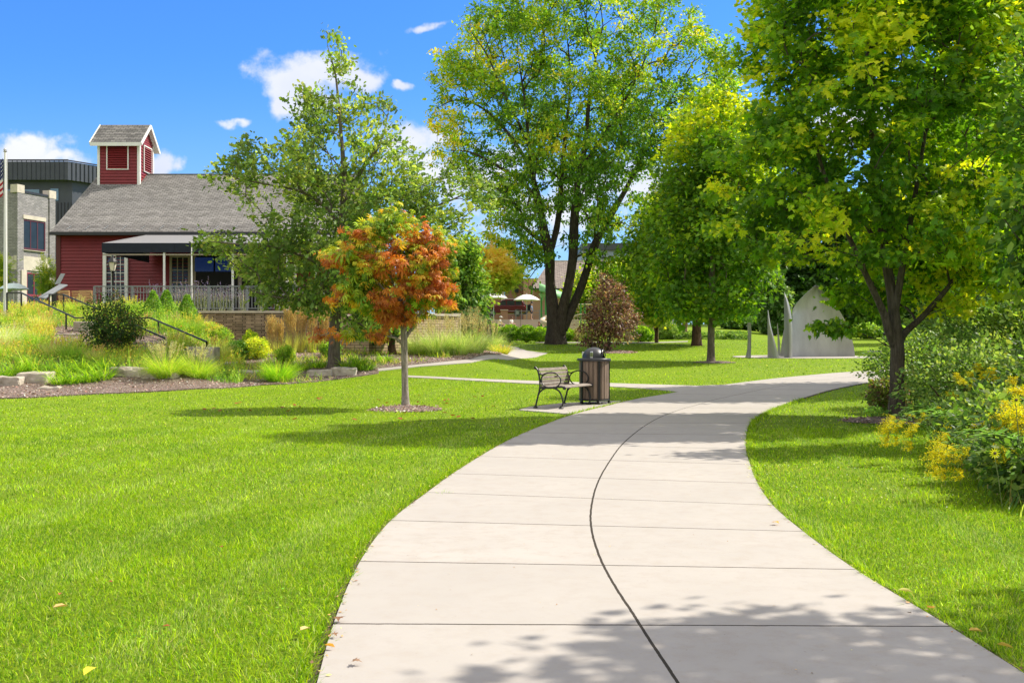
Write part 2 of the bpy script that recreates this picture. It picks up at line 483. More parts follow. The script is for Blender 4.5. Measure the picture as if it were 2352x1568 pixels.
LG = 2.2
def palette(n, cols, wts=None, jit=.18, clus=None):
    """per-leaf colour: cols list of rgb; clus = (cluster index per leaf, colour index per cluster)"""
    cols = np.array(cols, float)
    idx = rng.choice(len(cols), n, p=wts) if clus is None else clus
    c = cols[idx]
    return np.clip(c * LG * np.exp(rng.normal(0, jit, (n, 1))) * np.exp(rng.normal(0, jit*.35, (n, 3))), 0, .78)

def segtubes(name, A, B, ra, rb, mat, parent, n=5):
    A = np.asarray(A, float); B = np.asarray(B, float)
    d = unit(B - A); ref = np.where(np.abs(d[:, 2:3]) < .9, np.array([[0, 0, 1.0]]), np.array([[1.0, 0, 0]]))
    x = unit(np.cross(d, ref)); y = np.cross(d, x)
    B = B + d*np.minimum(rb, .02)[:, None]
    a = np.linspace(0, 2*PI, n, endpoint=False)
    ring = np.cos(a)[None, :, None]*x[:, None] + np.sin(a)[None, :, None]*y[:, None]
    V = np.concatenate([A[:, None] + ring*ra[:, None, None], B[:, None] + ring*rb[:, None, None]], 1)
    b = (np.arange(len(A))*2*n)[:, None]
    F = np.concatenate([b + np.array([[i, (i+1) % n, (i+1) % n + n, i+n]]) for i in range(n)])
    return V.reshape(-1, 3), F

def catmull(pts, m=6):
    pts = [np.array(p, float) for p in pts]; out = []
    q = [2*pts[0]-pts[1]] + pts + [2*pts[-1]-pts[-2]]
    for i in range(1, len(q)-2):
        for j in range(m):
            t = j/m; p0, p1, p2, p3 = q[i-1:i+3]
            out.append(.5*((2*p1) + (-p0+p2)*t + (2*p0-5*p1+4*p2-p3)*t*t + (-p0+3*p1-3*p2+p3)*t**3))
    out.append(pts[-1]); return out

def barktube(pts, nr=20, ridge=.07, lobes=0, seed=0.0, flare=1.35, zb=None):
    """trunk surface: pts (x,y,z,r) smoothed; radial ridges; flared base. returns V,F"""
    q = np.array(catmull(pts, 8)); m = len(q); V = []
    for i in range(m):
        t = q[min(i+1, m-1), :3]-q[max(i-1, 0), :3]; t /= np.linalg.norm(t)+1e-9
        x = np.cross(t, [0, 1, 0.01]); x /= np.linalg.norm(x); y = np.cross(x, t); r = q[i, 3]
        h = q[i, 2]-q[0, 2]
        fl = 1 + (flare-1)*math.exp(-h/(.9*q[0, 3]+.05))
        for k in range(nr):
            a = 2*PI*k/nr
            nn = mnoise.noise(Vector((math.cos(a)*3+seed, math.sin(a)*3, h*.8)))*ridge*1.5 + mnoise.noise(Vector((math.cos(a)*8, math.sin(a)*8+seed, h*1.6)))*ridge
            lb = lobes and .14*math.cos(a*lobes+seed)*math.exp(-h/2.2)
            rr = r*(1+nn+lb)*(fl if lb == 0 else fl*(1+.08*math.cos(a*5+seed)*math.exp(-h/.4)))
            V.append(q[i, :3] + (x*math.cos(a)+y*math.sin(a))*rr)
    F = [(i*nr+k, i*nr+(k+1) % nr, (i+1)*nr+(k+1) % nr, (i+1)*nr+k) for i in range(m-1) for k in range(nr)]
    return np.array(V), np.array(F)

def blob_points(blobs, d, n, spacing, uc, vc, Ru, Rv, depth=.8, gap=.0, gscale=.5, shell=0.0, dc=None, seed=0):
    """attraction points: a union of discs (pixels) given real depth round the crown's axis"""
    bl = np.array([(b[0], b[1], b[2], b[3] if len(b) > 3 else b[2]) for b in blobs], float)
    w = bl[:, 2]*bl[:, 3]; w /= w.sum()
    out = []; cell = {}
    px = FPX/d; tries = 0
    Rm = min(Ru, Rv)/px if dc is None else dc
    while len(out) < n and tries < n*14:
        tries += 1
        b = bl[rng.choice(len(bl), p=w)]
        a = rng.uniform(0, 2*PI); r = math.sqrt(rng.uniform(0, 1))
        u = b[0]+b[2]*r*math.cos(a); v = b[1]+b[3]*r*math.sin(a)
        q = 1 - ((u-uc)/Ru)**2 - ((v-vc)/Rv)**2
        D = Rm*depth*math.sqrt(max(.06, q))
        s = rng.uniform(-1, 1)
        if shell and rng.uniform() < shell: s = math.copysign(abs(s)**.45, s)
        y = s*D
        p = np.array([(u-U0)/px, d+y, CAMH+(V0-v)/px])
        if gap:
            g = mnoise.noise(Vector((p[0]*gscale+seed, p[1]*gscale, p[2]*gscale*1.4)))
            if g < gap-.5 + rng.uniform(-.08, .08): continue
        key = tuple((p/spacing).astype(int)); bad = False
        for i in (-1, 0, 1):
            for j in (-1, 0, 1):
                for k in (-1, 0, 1):
                    for c in cell.get((key[0]+i, key[1]+j, key[2]+k), ()):
                        if (p[0]-c[0])**2+(p[1]-c[1])**2+(p[2]-c[2])**2 < spacing*spacing: bad = True; break
                    if bad: break
                if bad: break
            if bad: break
        if bad: continue
        cell.setdefault(key, []).append(p); out.append(p)
    return np.array(out)

def skeleton(stems, attr, step=.4, rtip=.006, pw=.46, bias=.3, curve=.35, up=.15, minh=None):
    Pn = []; par = []; pl = []; rs = []
    for st in stems:
        q = catmull(st['pts'], 5)
        j = -1; lastp = None
        if st.get('from') is not None:
            nn = np.array(Pn); j = int(np.argmin(np.linalg.norm(nn-np.array(q[0][:3]), axis=1))); L0 = pl[j]; lastp = Pn[j]
        else: L0 = 0
        for p in q:
            pp = np.array(p[:3])
            if lastp is not None: L0 += np.linalg.norm(pp-lastp)
            Pn.append(pp); par.append(j); pl.append(L0); rs.append(p[3]); j = len(Pn)-1; lastp = pp
    ntr = len(Pn)
    zmin = minh if minh is not None else -1e9
    cap = ntr + len(attr)*14
    NP = np.zeros((cap, 3)); NP[:ntr] = Pn; NL = np.full(cap, 1e9); NL[:ntr] = pl
    ok = np.ones(cap, bool); ok[:ntr] = NP[:ntr, 2] > zmin
    cnt = ntr
    d0 = np.min(np.linalg.norm(attr[:, None]-NP[None, :ntr], axis=2)+1e3*(~ok[None, :ntr]), axis=1)
    tips = []
    for ai in np.argsort(d0):
        a = attr[ai]
        dv = a-NP[:cnt]; dist = np.sqrt((dv*dv).sum(1))
        cost = dist + bias*NL[:cnt] + .9*np.maximum(0, .25*dist-dv[:, 2]) + 1e3*(~ok[:cnt])
        j = int(np.argmin(cost)); D = dist[j]; p0 = NP[j]
        pd = (p0-NP[par[j]]) if par[j] >= 0 else np.array([0, 0, 1.])
        pd = pd/(np.linalg.norm(pd)+1e-9)
        ctl = p0 + (pd*curve + np.array([0, 0, up]))*D*.6 + (a-p0)*.35
        k = min(12, max(1, int(math.ceil(D/step)))); last = j
        for i in range(1, k+1):
            t = i/k; p = (1-t)**2*p0+2*t*(1-t)*ctl+t*t*a
            if i < k: p = p + rng.normal(0, .035*step, 3)
            NP[cnt] = p; par.append(last); NL[cnt] = NL[last]+np.linalg.norm(p-NP[last]); last = cnt; cnt += 1
        tips.append(last)
    wgt = np.zeros(cnt); wgt[tips] += 1
    for i in range(cnt-1, -1, -1):
        if par[i] >= 0: wgt[par[i]] += wgt[i]
    r = rtip*np.maximum(wgt, 1)**pw
    r[:ntr] = rs
    A = []; B = []; ra = []; rb = []
    for i in range(ntr, cnt):
        j = par[i]; lim = r[j]*.8 if j < ntr else r[j]
        r[i] = min(r[i], lim)
    for i in range(ntr, cnt):
        j = par[i]
        A.append(NP[j]); B.append(NP[i]); ra.append(min(r[j], r[i]*1.25)); rb.append(r[i])
    tipdir = np.array([NP[t]-NP[par[t]] for t in tips])
    return dict(A=np.array(A), B=np.array(B), ra=np.array(ra), rb=np.array(rb), tips=NP[tips], tdir=unit(tipdir), nodes=NP[:cnt], par=par)

def tree(name, label, cat, base, stems, attr, bark, leafm, templ, nleaf, lsize, spread, cols, wts=None, group=None,
         droop=.3, upn=1.0, step=.4, rtip=.006, pw=.46, bias=.3, nr=18, ridge=.07, lobes=0, colfn=None, jit=.18, flat=.75, minh=None, flare=1.35, curve=.35, along=.35):
    root = thing(name, label, cat, base, 0, group)
    sk = skeleton(stems, attr, step, rtip, pw, bias, curve, minh=minh)
    Vs = []; Fs = []; off = 0
    for i, st in enumerate(stems):
        V, F = barktube(st['pts'], nr, ridge, lobes if i == 0 else 0, seed=i*3.7, flare=flare if st.get('from') is None else 1.0)
        Vs.append(V); Fs.append(F+off); off += len(V)
    if len(sk['A']):
        V, F = segtubes('b', sk['A'], sk['B'], sk['ra'], sk['rb'], None, None, 5)
        Vs.append(V); Fs.append(F+off)
    raw_mesh('trunk', np.concatenate(Vs), np.concatenate(Fs), bark, root, smooth_=True)
    tips = sk['tips']; m = len(tips); per = max(1, nleaf//m)
    n = per*m; ti = np.repeat(np.arange(m), per)
    ctr = np.array(base)+np.array([0, 0, 0]); cc = tips.mean(0)
    off_ = rng.normal(0, 1, (n, 3))*spread*np.array([1, 1, flat])
    # some leaves along the twig
    back = -sk['tdir'][ti]*(rng.uniform(0, 1, (n, 1))*spread*2*along)
    pos = tips[ti]+off_+back
    outw = unit(pos-cc); dr = outw*.7+rng.normal(0, .7, (n, 3))+np.array([0, 0, -droop])
    nr_ = rng.normal(0, .55, (n, 3))+np.array([0, 0, upn])+outw*.3
    if colfn is not None: idx = np.clip(colfn(tips)[ti]+rng.choice([-1, 0, 1], n, p=[.22, .56, .22]), 0, len(cols)-1)
    else:
        k = len(cols); ci = rng.choice(k, m, p=wts); idx = np.where(rng.uniform(0, 1, n) < .6, ci[ti], rng.choice(k, n, p=wts))
    col = palette(n, cols, clus=idx, jit=jit)
    leaves('crown', pos, dr, nr_, lsize*np.exp(rng.normal(0, .32, n)), col, templ, leafm, root)
    return root, sk

def ell_blobs(rows, step=.5):
    """rows (v, uL, uR) -> discs filling the outline"""
    out = []
    rows = sorted(rows)
    vs = [r_[0] for r_ in rows]
    v = vs[0]
    while v <= vs[-1]:
        a = np.interp(v, vs, [r_[1] for r_ in rows]); b = np.interp(v, vs, [r_[2] for r_ in rows])
        w = b-a; r = max(6, min(w/2, (vs[-1]-vs[0])*.12)); k = max(1, int(round(w/(1.4*r))))
        for i in range(k):
            u = (a+b)/2 if k == 1 else a+r+(w-2*r)*i/(k-1)
            out.append((u, v, r))
        v += r*step*2
    return out

def bush(name, label, cat, base, rx, ry, h, n, templ, lsize, cols, wts=None, group=None, mat=None, stemmat=None, lump=.25, z0=.05, solid=.35, upn=.8, cone=False, jit=.2, local=False, stems=7, droop=.1, leafname='foliage', seed=None):
    """leafy shrub, leaves spread through an uneven ellipsoid (or cone) plus stems"""
    root = thing(name, label, cat, base, 0, group)
    sd = rng.uniform(0, 50) if seed is None else seed
    d = unit(rng.normal(0, 1, (n, 3))); 
    rad = rng.uniform(solid, 1, n)**.5
    lumpf = np.array([1+lump*mnoise.noise(Vector((q[0]*1.7+sd, q[1]*1.7, q[2]*1.7)))+lump*.6*mnoise.noise(Vector((q[0]*4+sd, q[1]*4, q[2]*4))) for q in d])
    p = d*(rad*lumpf)[:, None]
    p = p + rng.normal(0, .03, p.shape)
    if cone:
        t = (p[:, 2]+1)/2; f = np.clip(1.12-t, .03, 1)/np.maximum(np.sqrt(np.maximum(1-p[:, 2]**2, .05)), .3)
        p[:, 0] *= f; p[:, 1] *= f
    pos = np.stack([p[:, 0]*rx, p[:, 1]*ry, z0*h+(p[:, 2]+1)/2*h*(1-z0)], 1)
    pos[:, 2] = np.maximum(pos[:, 2], .02)
    dr = d*.9+rng.normal(0, .6, (n, 3))+np.array([0, 0, .1-droop]); nr_ = rng.normal(0, .6, (n, 3))+np.array([0, 0, upn])+d*.5
    sz = lsize*np.exp(rng.normal(0, .22, n))
    cl = None
    if len(cols) > 1:
        m_ = np.array([mnoise.noise(Vector((q[0]*2.2+sd+9, q[1]*2.2, q[2]*2.2))) for q in d])
        w = np.cumsum(wts) if wts is not None else np.linspace(1/len(cols), 1, len(cols))
        uu = np.clip(.5+m_*.8+rng.normal(0, .22, n), 0, .999); cl = np.searchsorted(w, uu); cl = np.minimum(cl, len(cols)-1)
    col = palette(n, cols, jit=jit, clus=cl)
    off = np.array(root.location); 
    leaves(leafname, pos+off, dr, nr_, sz, col, templ, mat or MATS['leaf'], root)
    if stems:
        A = []; B = []; ra = []; rb = []
        for i in range(stems):
            a = rng.uniform(0, 2*PI); e = rng.uniform(.2, .75)
            p0 = np.array([math.cos(a)*rx*.08, math.sin(a)*ry*.08, -.03]); p2 = np.array([math.cos(a)*rx*e, math.sin(a)*ry*e, h*rng.uniform(.5, .85)])
            if cone: p2[:2] *= .3
            pc = (p0+p2)/2*np.array([.6, .6, 1]); last = p0
            for k in range(1, 5):
                t = k/4; q = (1-t)**2*p0+2*t*(1-t)*pc+t*t*p2
                A.append(last); B.append(q); ra.append(.022*h*(1-.7*(k-1)/4)); rb.append(.022*h*(1-.7*k/4)); last = q
        V, F = segtubes('s', np.array(A)+off, np.array(B)+off, np.array(ra), np.array(rb), None, None, 5)
        raw_mesh('stem', V, F, stemmat or MATS['twig'], root, smooth_=True)
    return root

def clump(name, label, cat, base, n, Ln, spread, width, cols, group=None, lean=(.05, .5), droop=(.5, 1.9), plume=0, plumecol=None, plen=1.1, mat=None, k=5, wts=None, upright=False, tip=None):
    root = thing(name, label, cat, base, 0, group)
    a = rng.uniform(0, 2*PI, n); r = spread*np.sqrt(rng.uniform(0, 1, n))
    az = a+rng.normal(0, .5, n)
    b = np.stack([np.cos(a)*r, np.sin(a)*r, np.full(n, -.03)], 1)+np.array(base)
    ln = Ln*rng.uniform(.55, 1.1, n)
    le = rng.uniform(*lean, n); dp = rng.uniform(*droop, n)
    col = palette(n, cols, wts, jit=.16)
    ribbons('blades', b, ln, az, le, dp, width*rng.uniform(.6, 1.3, n), col, mat or MATS['blade'], root, k=k, tipcol=None if tip is None else np.array(tip))
    if plume:
        a = rng.uniform(0, 2*PI, plume); r = spread*.8*np.sqrt(rng.uniform(0, 1, plume)); az = a
        pb = np.stack([np.cos(a)*r, np.sin(a)*r, np.zeros(plume)], 1)+np.array(base)
        le = rng.uniform(.0, .11 if upright else .35, plume); L_ = Ln*plen*rng.uniform(.8, 1.1, plume)
        hd = np.stack([np.cos(az)*np.sin(le), np.sin(az)*np.sin(le), np.cos(le)], 1)
        tp = pb+hd*L_[:, None]
        V, F = segtubes('p', pb, tp, np.full(plume, .003), np.full(plume, .002), None, None, 3)
        stalk = raw_mesh('stalk', V, F, MATS['straw'], root)
        m = 26; t = rng.uniform(0, 1, (plume, m)); pl_ = .32*Ln if not upright else .42*Ln
        pos = tp[:, None]-hd[:, None]*(t*pl_*(2.1 if upright else 1))[..., None]; pos = pos.reshape(-1, 3)
        dr = np.repeat(hd, m, 0)+rng.normal(0, .10 if upright else .55, (plume*m, 3))
        leaves('plume', pos, dr, rng.normal(0, 1, pos.shape), rng.uniform(.05, .09, plume*m)*(1.1 if upright else .95), palette(plume*m, [plumecol], jit=.2), 'lance', mat or MATS['blade'], root)
    return root

# shared plant materials
leafmat('leaf', .5, tint=(1.3, 1.25, .5))
leafmat('leaf_far', .40)
leafmat('leaf_maple', .55, tint=(1.45, 1.35, .4))
leafmat('leaf_red', .40, tint=(1.3, 1.0, .6))
leafmat('blade', .45, rough=.55, spec=.2, tint=(1.25, 1.25, .5))
leafmat('dry', .25, rough=.8, tint=(1.1, 1, .8))
leafmat('needle', .25, rough=.6, tint=(1.1, 1.1, .6))
pm('twig', (.10, .07, .045), .9, .3, 20)
pm('straw', (.42, .32, .16), .8, .2, 20)
barkmat('bark grey', (.18, .145, .115), (.27, .23, .19))
barkmat('bark dark', (.12, .095, .07), (.19, .16, .13))
barkmat('bark pale', (.46, .41, .36), (.30, .26, .22), 14, .6)
barkmat('bark birch', (.55, .42, .34), (.32, .17, .11), 10, .4)
barkmat('bark locust', (.075, .058, .045), (.12, .10, .08))
barkmat('bark brown', (.15, .085, .055), (.11, .07, .05))
# ------------------------------------------------------------------ lawn terrain
def axis(parts):
    out = []
    for a, b, s in parts: out += list(np.arange(a, b, s))
    return np.array(out + [parts[-1][1]])
xs = axis([(-400, -60, 20), (-60, -34, 1.5), (-34, 34, .45), (34, 60, 1.5), (60, 400, 20)])
ys = axis([(-80, -12, 6), (-12, 68, .45), (68, 112, .9), (112, 160, 3), (160, 700, 30)])
X, Y = np.meshgrid(xs, ys)
Z = T(X, Y)
V = np.stack([X, Y, Z], -1).reshape(-1, 3)
nx, ny = len(xs), len(ys)
ii = (np.arange(ny-1)[:, None]*nx + np.arange(nx-1)[None]).ravel()
F = np.stack([ii, ii+1, ii+1+nx, ii+nx], 1)
m, t, b, out = newmat('lawn')
tcn = N(t, 'ShaderNodeTexCoord')
n1 = N(t, 'ShaderNodeTexNoise'); n1.inputs['Scale'].default_value = .55; n1.inputs['Detail'].default_value = 5; L(t, tcn.outputs['Object'], n1.inputs['Vector'])
n2 = N(t, 'ShaderNodeTexNoise'); n2.inputs['Scale'].default_value = 22; n2.inputs['Detail'].default_value = 8; n2.inputs['Roughness'].default_value = .75; L(t, tcn.outputs['Object'], n2.inputs['Vector'])
c = mixc(t, fmath(t, 'MULTIPLY_ADD', n1.outputs[0], 2.2, -.6, clamp=True), (.20, .33, .005), (.28, .40, .008))
c = mixc(t, fmath(t, 'MULTIPLY_ADD', n2.outputs[0], 3.0, -1.0, clamp=True), (.09, .15, .006), c)
L(t, c, b.inputs['Base Color']); b.inputs['Roughness'].default_value = .8; b.inputs['Specular IOR Level'].default_value = .15
bp = N(t, 'ShaderNodeBump'); bp.inputs['Strength'].default_value = .9; bp.inputs['Distance'].default_value = .05
L(t, n2.outputs[0], bp.inputs['Height']); L(t, bp.outputs[0], b.inputs['Normal'])
MATS['lawn'] = m
g = raw_mesh('ground', V, F, MATS['lawn'], smooth_=True); tag(g, kind='structure')

# ------------------------------------------------------------------ concrete
def concrete(name, col=(.56, .52, .47), joints=True):
    m, t, b, out = newmat(name)
    tcn = N(t, 'ShaderNodeTexCoord'); uv = N(t, 'ShaderNodeUVMap'); uv.uv_map = 'UV'
    n1 = N(t, 'ShaderNodeTexNoise'); n1.inputs['Scale'].default_value = 1.3; n1.inputs['Detail'].default_value = 9; n1.inputs['Roughness'].default_value = .6; L(t, tcn.outputs['Object'], n1.inputs['Vector'])
    n2 = N(t, 'ShaderNodeTexNoise'); n2.inputs['Scale'].default_value = 180; n2.inputs['Detail'].default_value = 3; L(t, tcn.outputs['Object'], n2.inputs['Vector'])
    n3 = N(t, 'ShaderNodeTexNoise'); n3.inputs['Scale'].default_value = 7; n3.inputs['Detail'].default_value = 7; n3.inputs['Roughness'].default_value = .7; L(t, tcn.outputs['Object'], n3.inputs['Vector'])
    mpb = N(t, 'ShaderNodeMapping'); mpb.inputs['Scale'].default_value = (9, 240, 1); L(t, tcn.outputs['Object'], mpb.inputs[0])
    n4 = N(t, 'ShaderNodeTexNoise'); n4.inputs['Scale'].default_value = 1; n4.inputs['Detail'].default_value = 3; L(t, mpb.outputs[0], n4.inputs['Vector'])
    c = mixc(t, fmath(t, 'MULTIPLY_ADD', n1.outputs[0], 2.0, -.5, clamp=True), tuple(q*.80 for q in col), tuple(min(1, q*1.10) for q in col))
    st = fmath(t, 'MULTIPLY_ADD', n3.outputs[0], 5.0, -2.35, clamp=True)
    c = mixc(t, fmath(t, 'MULTIPLY', st, .60), c, (col[0]*.72, col[1]*.62, col[2]*.52))
    c = mixc(t, fmath(t, 'MULTIPLY_ADD', n2.outputs[0], 1.5, -.25, clamp=True), tuple(q*.93 for q in col), c)
    n5 = N(t, 'ShaderNodeTexNoise'); n5.inputs['Scale'].default_value = 34; n5.inputs['Detail'].default_value = 2; L(t, tcn.outputs['Object'], n5.inputs['Vector'])
    c = mixc(t, fmath(t, 'MULTIPLY', fmath(t, 'MULTIPLY_ADD', n5.outputs[0], 14.0, -9.9, clamp=True), .5), c, (.16, .12, .09))
    hb = fmath(t, 'MULTIPLY', n4.outputs[0], .5)
    if joints:
        sp = N(t, 'ShaderNodeSeparateXYZ'); L(t, uv.outputs[0], sp.inputs[0])
        w = fmath(t, 'MULTIPLY', fmath(t, 'SUBTRACT', n3.outputs[0], .5), .012)
        fr = fmath(t, 'FRACT', fmath(t, 'ADD', sp.outputs[1], fmath(t, 'ADD', w, .5)))
        dj = fmath(t, 'ABSOLUTE', fmath(t, 'SUBTRACT', fr, .5))
        j1 = fmath(t, 'LESS_THAN', dj, .0060)
        dc = fmath(t, 'ABSOLUTE', fmath(t, 'SUBTRACT', fmath(t, 'ADD', sp.outputs[0], fmath(t, 'MULTIPLY', w, .35)), .5))
        j2 = fmath(t, 'LESS_THAN', dc, .0027)
        j = fmath(t, 'MAXIMUM', fmath(t, 'MULTIPLY', j1, .95), j2)
        # slab to slab tone
        fl = fmath(t, 'FLOOR', sp.outputs[1]); hx = fmath(t, 'GREATER_THAN', sp.outputs[0], .5)
        wn = N(t, 'ShaderNodeTexWhiteNoise', noise_dimensions='2D'); cb = N(t, 'ShaderNodeCombineXYZ'); L(t, fl, cb.inputs[0]); L(t, hx, cb.inputs[1]); L(t, cb.outputs[0], wn.inputs['Vector'])
        c = mixc(t, fmath(t, 'MULTIPLY', wn.outputs[0], .55), c, tuple(q*.84 for q in col))
        c = mixc(t, j, c, (.035, .028, .02))
        hb = fmath(t, 'SUBTRACT', hb, fmath(t, 'MULTIPLY', j, 4))
    L(t, c, b.inputs['Base Color']); b.inputs['Roughness'].default_value = .85; b.inputs['Specular IOR Level'].default_value = .25
    bp = N(t, 'ShaderNodeBump'); bp.inputs['Strength'].default_value = .35; bp.inputs['Distance'].default_value = .004
    L(t, hb, bp.inputs['Height']); L(t, bp.outputs[0], b.inputs['Normal'])
    MATS[name] = m
    return m
concrete('path concrete', (.405,.378,.352)); concrete('plain concrete', (.405,.378,.352), joints=False)
RL = [(-2.5+i*.0-.0, -1) for i in range(0)]
rungsL = [(-.70, -14.2), (-.70, -11.2), (-.72, -8.1), (-.73, -5.1), (-.75, -2.1), (-.76, -.6), (-.74, .9), (-.75, 2.4), (-.79, 3.9)]
rungsR = [(2.35, -14.2), (2.35, -11.2), (2.35, -8.1), (2.33, -5.1), (2.32, -2.1), (2.31, -.6), (2.30, .9), (2.29, 2.4), (2.28, 3.9)]
vj = [-11.8, -9.8, -7.8, -5.8, -4, -3, -2, -1, 0]
pairs = [((766,1447),(2181,1453)),((827,1300),(1965,1320)),((898,1203),(1845,1230)),((981,1138),(1775,1168)),((1040,1093),(1740,1117)),
         ((1102,1053),(1723,1072)),((1155,1022),(1713,1036)),((1204,998),(1714,1003)),((1257,976),(1722,975)),((1310,957),(1742,958)),
         ((1380,938),(1775,941)),((1450,921),(1815,926)),((1530,907),(1860,911)),((1610,893),(1905,898)),((1690,882),(1955,887)),((1770,872),(2005,878)),((1850,864),(2055,872)),
         ((1930,857),(2110,867)),((2010,852),(2180,863)),((2110,849),(2260,860)),((2230,847),(2350,857)),((2400,844),(2480,855)),((2700,840),(2750,852))]
for i, (a, b_) in enumerate(pairs):
    ga, gb = G(*a), G(*b_)
    rungsL.append((ga.x, ga.y)); rungsR.append((gb.x, gb.y)); vj.append(i+1)
def smooth_curve(pts, m=6):
    return np.array(catmull([(p[0], p[1], 0) for p in pts], m))[:, :2]
EL = smooth_curve(rungsL); ER = smooth_curve(rungsR)
vv = np.interp(np.arange(len(EL))/6, np.arange(len(vj)), vj)
K = 12
PV = []; UVs = []
for i in range(len(EL)):
    for k in range(K+1):
        s = k/K; p = EL[i]*(1-s)+ER[i]*s
        PV.append((p[0], p[1], Tz(p[0], p[1])+.03)); UVs.append((s, vv[i]))
PF = [(i*(K+1)+k, i*(K+1)+k+1, (i+1)*(K+1)+k+1, (i+1)*(K+1)+k) for i in range(len(EL)-1) for k in range(K)]
nP = len(PV)
# skirts
for side in (0, K):
    b0 = len(PV)
    for i in range(len(EL)):
        p = PV[i*(K+1)+side]; PV.append((p[0], p[1], p[2]-.12)); UVs.append(UVs[i*(K+1)+side])
    for i in range(len(EL)-1):
        a, c_ = i*(K+1)+side, (i+1)*(K+1)+side
        f = (a, c_, b0+i+1, b0+i)
        PF.append(f if side == 0 else f[::-1])
pth = raw_mesh('path', np.array(PV), np.array(PF), MATS['path concrete'])
uvl = pth.data.uv_layers.new(name='UV')
li = np.zeros(len(pth.data.loops), np.int32); pth.data.loops.foreach_get('vertex_index', li)
uvl.data.foreach_set('uv', np.array(UVs, np.float32)[li].ravel())
tag(pth, kind='structure')
MAINPOLY = np.concatenate([EL, ER[::-1]])

def resample(poly, s):
    out = []
    for i in range(len(poly)):
        a = np.array(poly[i]); b_ = np.array(poly[(i+1) % len(poly)]); k = max(1, int(np.linalg.norm(b_-a)/s))
        for j in range(k): out.append(tuple(a+(b_-a)*j/k))
    return out
def inpoly(px, py, poly):
    poly = np.asarray(poly); n = len(poly); ins = np.zeros(len(px), bool); j = n-1
    for i in range(n):
        xi, yi = poly[i]; xj, yj = poly[j]
        c_ = ((yi > py) != (yj > py)) & (px < (xj-xi)*(py-yi)/((yj-yi)+1e-12)+xi)
        ins ^= c_; j = i
    return ins
def sheet(name, poly, dz, mat, step=.6, kind='structure', skirt=.1, zf=None):
    bd = resample(poly, step); pa = np.array(poly)
    x0, y0 = pa.min(0); x1, y1 = pa.max(0)
    gx_, gy_ = np.meshgrid(np.arange(x0+step/2, x1, step), np.arange(y0+step/2, y1, step)); gx_ = gx_.ravel(); gy_ = gy_.ravel()
    k = inpoly(gx_, gy_, pa); gx_, gy_ = gx_[k], gy_[k]
    bda = np.array(bd)
    if len(gx_):
        dm = np.min(np.hypot(gx_[:, None]-bda[None, :, 0], gy_[:, None]-bda[None, :, 1]), 1); gx_, gy_ = gx_[dm > step*.3], gy_[dm > step*.3]
    pts = [Vector(p) for p in bd]+[Vector((a, b_)) for a, b_ in zip(gx_, gy_)]
    vs, es, fs, *_ = delaunay_2d_cdt(pts, [], [list(range(len(bd)))], 1, 1e-5)
    f3 = zf or (lambda a, b_: Tz(a, b_)+dz)
    V = [(p.x, p.y, f3(p.x, p.y)) for p in vs]
    mb = MB(); mb.add(V, [tuple(f) for f in fs])
    if skirt:
        n = len(bd)
        top = [(p[0], p[1], f3(p[0], p[1])) for p in bd]; bot = [(a, b_, c_-skirt) for a, b_, c_ in top]
        mb.add(top+bot, [(i, (i+1) % n, (i+1) % n+n, i+n) for i in range(n)])
    o = mb.build(name, mat, None)
    return tag(o, kind=kind) if kind else o
def gp(*uv): return [tuple(G(*q)[:2]) for q in uv]
# bench pad, cross walk, garden walk, far walks, sculpture pad
PAD = gp((1192,943),(1215,936),(1290,927),(1420,922),(1500,915),(1470,930),(1380,945),(1330,958),(1312,953))
CROSS = gp((930,863),(1000,866),(1150,873),(1260,877),(1400,881),(1500,884),(1600,887),(1680,884),(1600,899),(1560,901),(1480,893),(1400,889),(1260,884),(1100,876),(1000,870),(930,867))
GARD = gp((840,856),(863,843),(960,835),(1081,825),(1150,815),(1172,804),(1160,797),(1100,790),(1110,787),(1185,797),(1210,806),(1259,811),(1240,818),(1167,827),(1081,834),(960,843))
FAR1 = [(onT(1230, 67.6).x, 67.6), (onT(1400, 67.6).x, 67.6), (onT(1500, 67.4).x, 67.4), (onT(1580, 70).x, 70), (onT(1580, 71.6).x, 71.6), (onT(1500, 69).x, 69), (onT(1400, 69.2).x, 69.2), (onT(1230, 69.2).x, 69.2)]
sheet('bench_pad', PAD, .022, MATS['plain concrete'], .4)
sheet('cross_path', CROSS, .022, MATS['plain concrete'], .5)
sheet('garden_path', GARD, .022, MATS['plain concrete'], .5)
sheet('far_path', FAR1, .03, MATS['plain concrete'], 1.0)
_c = onT(1852, 50.6); SPAD = [( _c.x+3.55*math.cos(a), 50.6+2.1*math.sin(a)) for a in np.linspace(0, 2*PI, 40, endpoint=False)]
sheet('sculpture_pad', SPAD, .025, MATS['plain concrete'], .6)
FP2 = [(onT(u, d).x, d) for u, d in ((1575, 108), (1640, 100), (1660, 100), (1600, 108))]
sheet('slope_path', FP2, .04, MATS['plain concrete'], 2)
CT = [(onT(u, d).x, d) for u, d in ((1538, 104), (1625, 104), (1640, 118), (1520, 118))]
sheet('far_plaza', CT, .06, pm('plaza paving', (.5, .42, .38), .9, .1, 3), 3)
FP3 = [(onT(u, d).x, d) for u, d in ((1985, 58), (2120, 57), (2300, 57), (2300, 58.5), (2120, 58.5), (2000, 59))]
sheet('side_path', FP3, .04, MATS['plain concrete'], 2)

